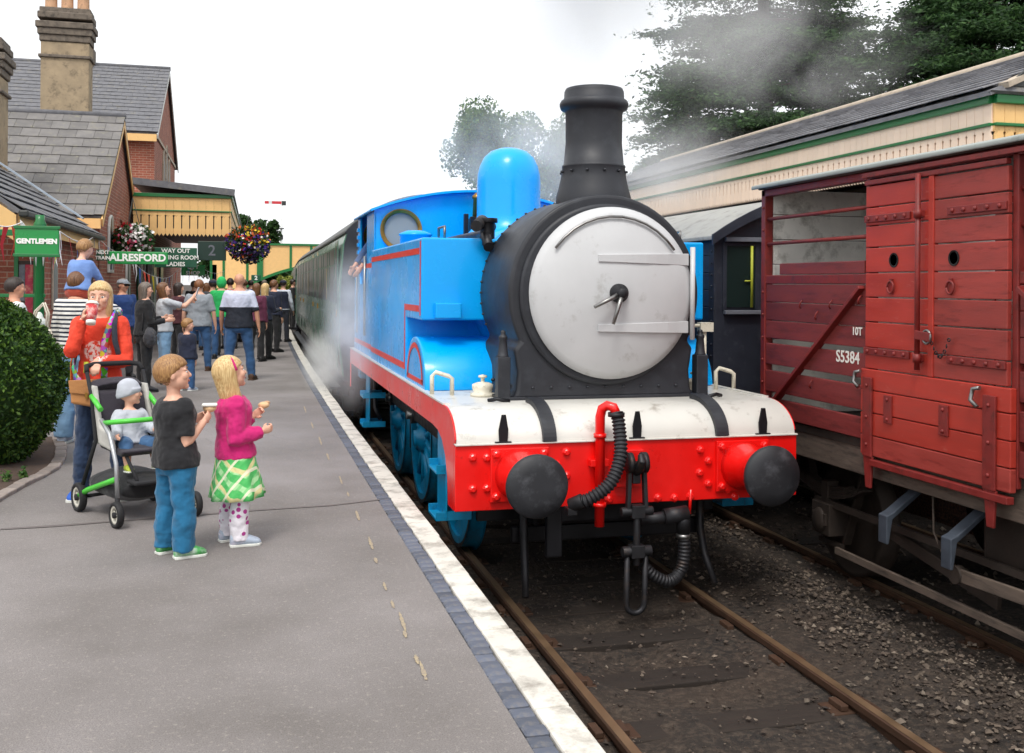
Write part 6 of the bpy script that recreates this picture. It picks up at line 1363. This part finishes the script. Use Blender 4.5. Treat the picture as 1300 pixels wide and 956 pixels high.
# ---------------------------------------------------------------- father with child on the shoulders, tote bag
ca = feet(96, 563)
cr = person('adult in navy striped jersey and pale jeans carrying a child', 1.70, ca, D(-20), 'stripe', 'denim_light', 'short', 'h_brown', 'shoe_pale', .95, False, 'skin2', dict(head=(.35, 1, -.05), arms={'R': ('to', (.10, .16, 1.44), (.8, 0, -.6)), 'L': ((-.2, .0, -1), (-.05, .3, -1))}), group='people in the crowd', cuff=.03, botinf=.02)
cs = wpt(cr.e, (0, .02, 0))
ch = person('small child in blue shirt and red shorts riding on shoulders', .98, (cs.x, cs.y, PZ), D(-20), 'blue_shirt', 'red_short', 'short', 'h_light', 'shoe_pale', .9, False, 'skin', dict(hr=.185, lr=.45, wide=1.0, lean=.22, seat=1.50, head=(.35, 1, -.35), arms={'R': ((.3, .8, -.7), (-.2, .9, -.2)), 'L': ((-.2, .8, -.7), (.2, .9, -.2))}, legs={'R': ((.30, .95, -.15), (-.05, .1, -1), (0, 1, -.3)), 'L': ((-.30, .95, -.15), (.05, .1, -1), (0, 1, -.3))}), group='people in the crowd', legfr=.4)
tb = thing('tote_bag', 'cream tote bag hanging beside the striped jersey', 'bag', wpt(cr.e, (-.34, -.10, .95)), D(-20))
M['tote'] = mat('cream_printed_canvas', 'd8d0bf', .8, var=.06, bump=.3, bs=120, dirt=('c9806a', .12, 22))
remesh(MB().loft([ering(Vector((0, 0, z)), X3, Y3, a, c_, 18) for z, a, c_ in ((-.24, .15, .05), (-.18, .20, .09), (0, .19, .08), (.14, .15, .04), (.18, .14, .02))]).build('bag', 'tote', tb), .012, 4, .03)
for sy in (-1, 1): MB().tube([(-.09, sy*.02, .16), (-.02, sy*.02, .36), (.06, sy*.02, .44), (.10, sy*.02, .34), (.09, sy*.02, .16)], .010, 6).build('handle', 'tote', tb)
# ---------------------------------------------------------------- crowd
def crowd(label, h, loc, rz, **k):
    k.setdefault('group', 'people in the crowd'); return person(label, h, loc, D(rz), **k)
lm = onY(18, 375, 11.9)
crowd('man with short dark hair and white T-shirt behind the clipped bush', 1.64, (lm.x, 11.9, PZ), -70, top='white', bottom='denim', hairm='h_dark', skin='skin2', sk=dict(arms={'R': ((.2, .3, -1), (-.1, 1, -.3)), 'L': ((-.1, .3, -1), (.2, 1, -.3))}))
pb = onY(50, 420, 11.7); bgp = thing('plastic_bag', 'pale plastic bag held by the man behind the bush', 'bag', tuple(pb)); M['plastic'] = mat('pale_plastic_film', 'c9cdc6', .3, var=.15, vs=14, bump=.5, bs=20)
remesh(MB().ell((0, 0, 0), (.10, .08, .15), 14, 10).ell((0, 0, .14), (.04, .03, .06), 10, 8).build('bag', 'plastic', bgp), .01, 3, .04)
cp_ = onY(155, 440, 18.2)
b = crowd('man in grey cap, sunglasses and blue jacket standing by the doorway', 1.66, (cp_.x, 18.2, PZ), 200, top='blue_jkt', bottom='dkgrey', hairm='h_grey', sleeve=1.0, skin='skin2', faced=True, sk=dict(head=(-.6, 1, 0), wide=1.05))
def cap(b, m, vis=True, hgt=.3):
    R = Matrix((b.hx, b.hf, b.hu)).transposed(); rings = [[b.hc+R @ (Vector((.42*math.sin(t)*math.cos(a), .49*math.sin(t)*math.sin(a)-.03, .16+hgt*1.25*math.cos(t)))*b.hh) for a in np.linspace(0, 2*math.pi, 25)[:-1]] for t in np.linspace(.05, math.pi/2, 8)]
    o = MB().loft(rings).build('cap', m, b.e)
    MB().loft([[b.hc+R @ (Vector((.36*math.sin(a), .35+d*math.cos(a), .17-d*.1+z))*b.hh) for z in (0, .025)]+[b.hc+R @ (Vector((.36*math.sin(a), .30, .17+z))*b.hh) for z in (.025, 0)] for a, d in [(x, .36) for x in np.linspace(-1.3, 1.3, 9)]], sm=False).build('visor', m, o)
cap(b, 'c_grey_tee'); R = Matrix((b.hx, b.hf, b.hu)).transposed(); MB().obox(b.hc+R @ (Vector((0, .43, .01))*b.hh), (.55*b.hh, .05*b.hh, .13*b.hh), R).build('sunglasses', 'black', b.e, bevel=.004)
b = crowd('long-haired woman in black top with a large dark handbag', 1.60, feet(183, 497), -70, top='black', bottom='black', hairstyle='long', hairm='h_grey', sleeve=.95, sk=dict(wide=1.2, head=(.25, 1, 0), arms={'R': ((.1, .1, -1), (-.1, 1, .12)), 'L': ((-.1, .3, -1), (.1, 1, .2))}), L_=1.0, belly=.05)
w1 = wpt(b.e, (.20, .02, .80)); bg = thing('handbag', 'large dark slouchy handbag of the woman in black', 'bag', tuple(w1)); remesh(MB().ell((0, 0, 0), (.09, .17, .15), 16, 10).build('bag', 'c_dkgrey', bg), .012, 3, .04); MB().tube([(-.1, 0, .1), (-.09, 0, .35), (.0, .02, .55), (.07, .02, .35), (.1, 0, .1)], .012, 6).build('handle', 'c_black', bg)
b = crowd('woman in grey T-shirt and pale jeans holding up a phone', 1.60, feet(208, 487), -75, top='palegrey', bottom='denim_light', hairstyle='long', hairm='h_brown', sleeve=.42, faced=True, sk=dict(head=(.1, 1, .25), arms={'R': ('to', (.08, .42, 1.36), (.8, -.1, -.8)), 'L': ('to', (-.04, .42, 1.30), (-.8, -.1, -.8))}), curl={'R': .7, 'L': .7}, L_=.75)
w1 = wpt(b.e, b.W['R']+Vector((-.03, .08, .10))); ph = tag(MB().box(-.006, .006, -.038, .038, -.075, .075).build('phone', mat('white_phone', 'd8d2d4', .3), bevel=.005), 'white phone held up by the woman in grey T-shirt', 'phone'); ph.location = w1; ph.rotation_euler = (0, .3, -.2)
q = onY(226, 420, 20.4)
crowd('dark-haired person in maroon and black jacket behind the phone', 1.60, (q.x, 20.4, PZ), -60, top='maroon', bottom='black', hairstyle='long', hairm='h_dark', sleeve=1, L_=.8)
crowd('stocky man in plain grey T-shirt and jeans seen from behind', 1.66, feet(252, 471), -8, top='grey_tee', bottom='jean2', hairstyle='short', hairm='h_ginger', shoes='shoe_brown', sleeve=.45, skin='skin', belly=.06, sk=dict(wide=1.22, arms={'R': ((.3, .0, -1), (.1, .2, -1)), 'L': ((-.3, .0, -1), (-.1, .3, -1))}, legs={'R': ((.12, .04, -1), (.05, .02, -1)), 'L': ((-.12, -.04, -1), (-.02, -.1, -1))}), hem=-.05)
crowd('small boy in navy hooded top and jeans near the men', 1.07, feet(237, 496), -35, top='navy', bottom='jean2', hairstyle='short', hairm='h_light', shoes='shoe_pale', sleeve=1.0, sk=dict(hr=.178, lr=.46, wide=1.0, head=(.9, .8, .0)), hem=-.05, topinf=.022)
b = crowd('bald man in two-tone white and navy polo shirt and jeans', 1.76, feet(303, 483), -6, top='polo', bottom='jean2', hairstyle=None, shoes='shoe_brown', sleeve=.47, skin='skin2', belly=.04, sk=dict(wide=1.2, head=(.1, 1, 0), arms={'R': ((.32, -.05, -1), (.14, .12, -1)), 'L': ((-.32, .05, -1), (-.05, .4, -1))}, legs={'R': ((.14, .10, -1), (.10, .02, -1)), 'L': ((-.1, -.05, -1), (-.02, -.08, -1))}), hem=-.05)
def atp(px, Y): p = onY(px, 400, Y); return (p.x, Y, PZ)
b = crowd('person in a bright green hood beyond the men', 1.72, atp(281, 22.5), -10, top='hood_green', bottom='jean2', hairstyle=None, sleeve=1, sk=dict(wide=1.1))
R = Matrix((b.hx, b.hf, b.hu)).transposed(); remesh(MB().ell(b.hc+R @ (Vector((0, -.06, .02))*b.hh), (.47*b.hh, .52*b.hh, .6*b.hh), 18, 12, R).build('hood', 'c_hood_green', b.e), .012, 3)
b = crowd('person in dark jacket and peaked cap among the crowd', 1.68, atp(270, 23.5), 15, top='dkgrey', bottom='black', hairm='h_dark', sleeve=1); cap(b, 'c_navy')
crowd('brown-haired woman in burgundy top by the platform edge', 1.60, feet(325, 459), -20, top='burg', bottom='black', hairstyle='long', hairm='h_brown', sleeve=.95, L_=.8)
crowd('blond long-haired woman in navy jumper by the platform edge', 1.60, feet(336, 456), -40, top='navy', bottom='black', hairstyle='long', hairm='h_blond', sleeve=.95, L_=1.15, sk=dict(arms={'R': ((.2, .2, -1), (-.2, 1, .1)), 'L': ((-.1, .3, -1), (.2, 1, .1))}))
crowd('man in navy coat leaning toward the platform edge', 1.68, feet(347, 447), -50, top='navy', bottom='black', hairm='h_brown', sleeve=1, shoes='shoe_black', sk=dict(wide=1.1))
b = crowd('guard in white shirt, dark waistcoat and peaked cap', 1.70, feet(359, 434), -30, top='white_shirt', bottom='navy_blk', hairm='h_dark', sleeve=1, sk=dict(wide=1.05, arms={'R': ((.25, .1, -1), (.0, .5, -1)), 'L': ((-.2, .1, -1), (0, .6, -1))})); cap(b, 'c_navy'); mb = MB(); torso(mb, b, .08, .93, .03); remesh(mb.build('waistcoat', 'c_navy', b.e), .012, 3)
for i, (px, Y, h, c_, hs_, hm, lab) in enumerate(((262, 25.5, 1.6, 'olive', 'long', 'h_brown', 'person in olive jacket below the canopy'), (292, 26, 1.72, 'red', 'short', 'h_dark', 'person in red top far along the platform'), (246, 28, 1.65, 'black', 'short', 'h_grey', 'person in black under the canopy by the shop'), (310, 29, 1.7, 'white', 'short', 'h_brown', 'person in white top far along the platform'), (318, 33, 1.7, 'blue_jkt', 'short', 'h_dark', 'person in blue jacket deep in the crowd'), (335, 37, 1.72, 'palegrey', 'short', 'h_grey', 'bald-looking man in pale grey far beyond the guard'), (347, 40, 1.7, 'dkgrey', 'short', 'h_dark', 'person in dark grey at the far end of the platform'))):
    crowd(lab, h, atp(px, Y), random.uniform(-40, 40), top=c_, bottom='black' if i % 2 else 'jean2', hairstyle=hs_, hairm=hm, sleeve=1 if i % 2 else .45)
q = onX(379, 385, 1.22+curve(38)); crowd('person in black coat standing close beside the far coach', 1.75, (q.x, 36.5, PZ), -80, top='black', bottom='black', hairm='h_dark', sleeve=1, hem=-.5)
crowd('locomotive driver in blue overalls leaning from the cab', 1.70, (LC-1.0, 13.35, 1.7), 100, top='boiler', bottom='boiler', hairm='h_dark', sleeve=.9, skin='skin2', sk=dict(lean=.12, head=(.5, 1, -.1), arms={'R': ('to', (.05, .48, .80), (.6, -.2, -.6)), 'L': ('to', (-.2, .42, .85), (-.8, 0, -.6))}), group='train crew')
# ================================================================ plants
def leaf_mat(name, c1, c2, c3, trans=.35):
    t = NT(name); g = t.n('ShaderNodeNewGeometry'); r = t.n('ShaderNodeValToRGB'); e = r.color_ramp.elements; e[0].color = lin(c1); e[1].color = lin(c3); x = e.new(.5); x.color = lin(c2)
    t.l(g.outputs['Random Per Island'], r.inputs['Fac']); v = t.coord(); n = t.noise(v, .7, 4); o = t.mix(t.rng(n, .35, .65, 0, .5), r.outputs[0], lin(c1))
    t.l(o, t.b.inputs['Base Color']); t.b.inputs['Roughness'].default_value = .6; t.b.inputs['Specular IOR Level'].default_value = .3
    tr = t.n('ShaderNodeBsdfTranslucent'); t.l(o, tr.inputs['Color']); mx = t.n('ShaderNodeMixShader'); mx.inputs[0].default_value = trans; t.l(t.b.outputs[0], mx.inputs[1]); t.l(tr.outputs[0], mx.inputs[2]); t.l(mx.outputs[0], t.out.inputs['Surface']); return t.m
M['fir'] = leaf_mat('dark_conifer_needles', '1f331d', '38592f', '5e8049'); M['leaf'] = leaf_mat('green_leaves', '2c4a20', '4a6f30', '7c9a50'); M['yew'] = leaf_mat('clipped_yew', '1c3312', '375a1f', '63832c', .2); M['lime_leaf'] = leaf_mat('yellow_green_leaves', '6f7a34', '98a048', 'bcc06a'); M['bark'] = mat('rough_bark', '4a3c30', .9, var=.3, vs=6, bump=.8, bs=18)
M['leaf_dk'] = leaf_mat('deep_green_leaves', '1e3518', '35542a', '52733c')
def quads(C, size, rg, flat=None, asp=.55):
    """leaf quads at points C; flat: preferred normal spread"""
    n = len(C); d = rg.normal(0, 1, (n, 3)); 
    if flat is not None: d[:, 2] *= flat
    d /= np.linalg.norm(d, axis=1)[:, None]+1e-9; q = rg.normal(0, 1, (n, 3)); q -= (q*d).sum(1)[:, None]*d; q /= np.linalg.norm(q, axis=1)[:, None]+1e-9
    s = (size*rg.uniform(.6, 1.4, n))[:, None]; a, b = d*s, q*s*asp
    V = np.stack([C-a, C-a*.1+b, C+a, C-a*.1-b], 1).reshape(-1, 3); F_ = np.arange(4*n).reshape(-1, 4); return V, F_
def leafmesh(name, V, F_, m, e, kind='stuff'):
    me = bpy.data.meshes.new(name); me.vertices.add(len(V)); me.vertices.foreach_set('co', V.astype(np.float32).ravel()); nf = len(F_)
    me.loops.add(4*nf); me.loops.foreach_set('vertex_index', F_.ravel().astype(np.int32)); me.polygons.add(nf); me.polygons.foreach_set('loop_start', np.arange(0, 4*nf, 4, dtype=np.int32)); me.update(calc_edges=True); me.validate()
    return obj(name, me, m, e, kind=kind)
def conifer(label, x, y, H_, R0, seed, base=1.5, z0=0, dens=1.0):
    rg = np.random.default_rng(seed); e = thing('conifer_tree', label, 'tree', (x, y, z0)); random.seed(seed)
    tr = MB().tube([(0, 0, 0), (.1, 0, H_*.4), (-.05, .1, H_*.75), (0, 0, H_)], [.42, .32, .16, .03], 12); tr.build('trunk', 'bark', e)
    lm = MB(); pts = []; z = base
    while z < H_-.3:
        f = (z-base)/(H_-base); rad = R0*(1-f**2.2)*rg.uniform(.7, 1.12)+.3; nb = 7 if f < .8 else 4
        for k in range(nb):
            if rg.random() < .13: continue
            a = rg.uniform(0, 6.28); L_ = rad*rg.uniform(.6, 1.12); up = rg.uniform(.02, .28); P_ = []
            for i in range(7): t = i/6; P_.append(np.array([math.cos(a)*L_*t, math.sin(a)*L_*t, z+up*L_*t-.28*L_*t*t+.12*L_*t**3]))
            lm.tube([tuple(p) for p in P_], [.07*(1-f*.6)*(1-i/7)+.008 for i in range(7)], 5)
            n = int(260*L_*dens); t = rg.uniform(.12, 1, n)**.8; i0 = np.minimum((t*6).astype(int), 5); u = t*6-i0; PA = np.array(P_); c = PA[i0]*(1-u)[:, None]+PA[i0+1]*u[:, None]
            tw = rg.normal(0, 1, n)*(.34*L_*(1-t*.65)); side = np.array([-math.sin(a), math.cos(a), 0]); fan = np.array([math.cos(a), math.sin(a), 0]); c = c+side*tw[:, None]+fan*(np.abs(tw)*.45)[:, None]; c[:, 2] += rg.normal(0, .07, n)-np.abs(tw)*.16
            pts.append(c)
        z += rg.uniform(.25, .5)
    lm.build('limbs', 'bark', e, kind='stuff'); C = np.concatenate(pts); V, F_ = quads(C, .105, rg, .5, .34); leafmesh('crown', V, F_, 'fir', e); return e
def broad(label, x, y, H_, R, seed, m='leaf', trunk=.3, n=16000, size=.13, z0=0, name='broadleaf_tree', squash=.8):
    rg = np.random.default_rng(seed); e = thing(name, label, 'tree', (x, y, z0)); cz = H_-R*squash
    lm = MB().tube([(0, 0, 0), (.1, .05, cz*.5), (0, 0, cz)], [trunk, trunk*.7, trunk*.4], 10); lm.build('trunk', 'bark', e); lb = MB(); C = []; nb = 34
    for i in range(nb):
        d = rg.normal(0, 1, 3); d /= np.linalg.norm(d); d[2] = d[2]*.85+.1; c = np.array([0, 0, cz])+d*np.array([R, R, R*squash])*rg.uniform(.45, .95); r = R*rg.uniform(.16, .32)
        lb.tube([(0, 0, cz*rg.uniform(.5, .9)), tuple(np.array([0, 0, cz])*.4+c*.6-np.array([0, 0, .2])), tuple(c)], [trunk*.3, trunk*.15, .015], 5)
        k = int(n/nb); p = rg.normal(0, 1, (k, 3)); p /= np.linalg.norm(p, axis=1)[:, None]; C.append(c+p*r*(rg.uniform(.2, 1.15, k)**.6)[:, None])
    lb.build('limbs', 'bark', e, kind='stuff'); V, F_ = quads(np.concatenate(C), size, rg, None, .6); leafmesh('crown', V, F_, m, e); return e
def P2(px, Y): return onY(px, 360, Y).x
conifer('tall dark conifer behind the far canopy with smoke drifting past', P2(968, 36), 36, 20.5, 5.8, 11, 1.0, 0, 1.0)
conifer('dense dark conifer at the right above the red wagon', P2(1252, 31), 31, 21, 5.4, 12, 1.0, 0, 1.1)
conifer('dark conifer between the two tallest ones behind the far canopy', P2(1105, 46), 46, 13.0, 4.6, 15, 1.0)
conifer('slender conifer nearest the locomotive chimney', P2(872, 42), 42, 10.5, 3.2, 17, .8)
broad('pale green broadleaf tree half hidden in steam behind the dome', P2(660, 52), 52, 12.6, 4.6, 21, 'leaf', .3, 32000, .095)
broad('leafy tree behind the station canopy and footbridge', P2(316, 100), 104, 9.2, 3.0, 22, 'leaf_dk', .3, 9000, .22)
for i, (px, Y, H_, R) in enumerate(((340, 112, 5.4, 3.2), (375, 118, 5.6, 3.4), (410, 122, 5.8, 3.6), (290, 108, 6.5, 3.0), (450, 126, 5.9, 3.4))):
    broad(('round bushy tree seen under the footbridge arch', 'second round tree seen under the footbridge arch', 'bushy tree beyond the footbridge, behind the coach', 'bushy tree at the left foot of the footbridge', 'bushy tree hidden mostly behind the coach roof')[i], P2(px, Y), Y, H_, R, 30+i, 'leaf_dk', .25, 6000, .26, name='bushy_tree')
broad('dark shrub mass at the back of the far platform', 12.6, 24, 5.0, 2.6, 41, 'leaf_dk', .2, 9000, .14, name='shrub'); broad('dark shrub mass behind the waiting room end', 10.5, 30, 5.0, 2.8, 42, 'leaf_dk', .2, 9000, .14, name='shrub')
e = broad('yellow-green shrub at the far end of the platform edge', P2(371, 47), 47, 2.1, .85, 43, 'lime_leaf', .06, 4000, .06, PZ, 'shrub', 1.15)
e['category'] = 'shrub'
# clipped bush by the path
rg = np.random.default_rng(5); bx_, by_ = onY(-22, 500, 9.75).x, 9.75
bu = thing('clipped_bush', 'large clipped egg-shaped yew bush in the planting bed', 'bush', (bx_, by_, PZ))
def egg(t, a, k=1.0): z = 1.46*t; r = .66*k*math.sin(math.pi*min(1, (t*.86+.14))**1.15)**.62 if t < 1 else 0.02; return r
rings = [[(egg(t, 0, .93)*math.cos(a), egg(t, 0, .93)*math.sin(a), .06+1.37*t) for a in np.linspace(0, 2*math.pi, 33)[:-1]] for t in np.linspace(0, .985, 20)]
MB().loft(rings).build('branch_core', M['leaf_dk'], bu)
n = 30000; t = rg.random(n)**.85; a = rg.uniform(0, 6.283, n); r = np.array([egg(x, 0) for x in t])*(1+.035*np.sin(a*7+t*13)+.03*np.sin(a*13-t*19))*rg.uniform(.9, 1.045, n)
C = np.stack([r*np.cos(a), r*np.sin(a), .05+1.42*t+rg.normal(0, .012, n)], 1); V, F_ = quads(C, .021, rg, None, .5); leafmesh('foliage', V, F_, 'yew', bu)
MB().tube([(0, 0, -.02), (0, 0, .3)], [.05, .04], 8).build('trunk', 'bark', bu)
for px, py, lb_ in ((9, 610, 'small green weed on the soil beside the kerb of the bed'), (30, 606, 'small green weed on the soil close under the clipped bush')):
    q = onZ(px, py, PZ+.03); wd_ = thing('weed', lb_, 'plant', tuple(q), 0, 'weeds in the bed'); c = rg.normal(0, .022, (60, 3))+np.array([0, 0, .03]); V, F_ = quads(c, .016, rg); leafmesh('leaves', V, F_, 'leaf', wd_)
# hanging baskets
FL = {k: mat('petal_'+k, c, .6, var=.12, vs=30, bump=0) for k, c in dict(red='c8202c', white='e9e4e0', pink='dd6a8c', purple='5a3a9c', yellow='e0c030', dark='3a2a5a', orange='c8642a').items()}
def basket(label, px, py, Y, R, hang, cols, seed):
    rg = np.random.default_rng(seed); p = onY(px, py, Y); e = thing('hanging_basket', label, 'flower basket', tuple(p), 0, 'hanging flower baskets')
    MB().lathe([(0, -R*.75), (R*.4, -R*.6), (R*.58, -R*.2), (R*.6, 0), (R*.5, 0)], n=18).build('basket', 'wood_dark', e)
    for k in range(3): a = k*2.09; MB().tube([(R*.58*math.cos(a), R*.58*math.sin(a), 0), (0, 0, hang)], .008, 5).build('chain', 'gutter', e)
    d = rg.normal(0, 1, (2600, 3)); d /= np.linalg.norm(d, axis=1)[:, None]; C = d*R*np.array([1, 1, .85])*rg.uniform(.5, 1.12, 2600)[:, None]; V, F_ = quads(C, .04, rg); leafmesh('foliage', V, F_, 'leaf_dk', e)
    for k, (c, dirn, nn) in enumerate(cols):
        dv = rg.normal(0, .55, (nn, 3))+np.array(dirn); dv /= np.linalg.norm(dv, axis=1)[:, None]; mb = MB()
        for v in dv: q = v*R*rg.uniform(.8, 1.15)*np.array([1, 1, .85]); [mb.add(*(lambda VF: (VF[0].tolist(), [tuple(f) for f in VF[1]]))(quads(np.array([q])+rg.normal(0, .012, (3, 3)), .034, rg, None, .8)))]
        mb.build('blossom', FL[c], e, kind='stuff')
basket('flower basket with white and pink blooms before the gabled wing', 168, 306, 22.6, .40, .9, (('red', (-.6, -.6, .7), 34), ('white', (.3, -.8, .2), 70), ('pink', (.1, -1, .1), 24), ('white', (.2, -.6, .8), 30)), 1)
basket('flower basket with red, yellow and purple blooms at the canopy corner', 316, 310, 25.6, .5, .7, (('orange', (-.2, -.5, .9), 50), ('yellow', (.4, -.7, .5), 40), ('red', (-.1, -1, .2), 34), ('purple', (-.8, -.5, -.1), 80), ('purple', (.7, -.6, -.2), 50), ('dark', (.1, -.6, -.8), 90), ('white', (.3, -.9, 0), 24)), 2)
# ================================================================ steam
def steam(label, c, r, dens, ns, seed, lo=.42, col=1.0):
    t = bpy.data.materials.new('steam_vapour'); t.use_nodes = True; nt_ = t.node_tree; nt_.nodes.clear(); N_ = nt_.nodes.new; K = nt_.links.new
    out = N_('ShaderNodeOutputMaterial'); pv = N_('ShaderNodeVolumePrincipled'); pv.inputs['Color'].default_value = (col, col, col, 1); pv.inputs['Anisotropy'].default_value = 0; K(pv.outputs[0], out.inputs['Volume'])
    tc = N_('ShaderNodeTexCoord'); ln = N_('ShaderNodeVectorMath'); ln.operation = 'LENGTH'; K(tc.outputs['Object'], ln.inputs[0])
    fo = N_('ShaderNodeMapRange'); fo.inputs['From Min'].default_value = 1.0; fo.inputs['From Max'].default_value = .15; fo.interpolation_type = 'SMOOTHSTEP'; K(ln.outputs['Value'], fo.inputs['Value'])
    mp = N_('ShaderNodeMapping'); mp.inputs['Scale'].default_value = r; mp.inputs['Location'].default_value = (seed*3.1, seed, seed*1.7); K(tc.outputs['Object'], mp.inputs['Vector'])
    no = N_('ShaderNodeTexNoise'); no.inputs['Scale'].default_value = ns; no.inputs['Detail'].default_value = 4; no.inputs['Roughness'].default_value = .6; no.inputs['Distortion'].default_value = .6; K(mp.outputs[0], no.inputs['Vector'])
    mr = N_('ShaderNodeMapRange'); mr.inputs['From Min'].default_value = lo; mr.inputs['From Max'].default_value = .75; K(no.outputs['Fac'], mr.inputs['Value'])
    mu = N_('ShaderNodeMath'); mu.operation = 'MULTIPLY'; K(fo.outputs[0], mu.inputs[0]); K(mr.outputs[0], mu.inputs[1]); m2 = N_('ShaderNodeMath'); m2.operation = 'MULTIPLY'; m2.inputs[1].default_value = dens; K(mu.outputs[0], m2.inputs[0]); K(m2.outputs[0], pv.inputs['Density'])
    o = MB().ell((0, 0, 0), (1, 1, 1), 20, 12).build('steam', t, kind='stuff'); o.location = c; o.scale = r; tag(o, label, 'steam')
steam('thin steam rising from the locomotive chimney', (LC+.2, 8.4, 5.9), (1.2, 1.2, 2.6), 2.2, .8, 1, .32, .72)
steam('white steam drifting behind the dome and chimney', (LC+1.1, 13.2, 4.1), (3.6, 1.6, 1.2), 1.4, .8, 2, .39)
steam('thin steam trailing across the dark conifers', tuple(onY(955, 55, 16)), (4.2, 2.0, 1.5), .5, .6, 3, .43)
steam('steam leaking along the side tank of the locomotive', (1.12, 11.6, 1.9), (.30, 2.3, 1.05), 1.5, 2.0, 4, .38)
steam('low steam puff beside the first coach', (1.15, 16.0, 1.15), (.35, 2.2, .6), 2.4, 2.0, 5, .36)
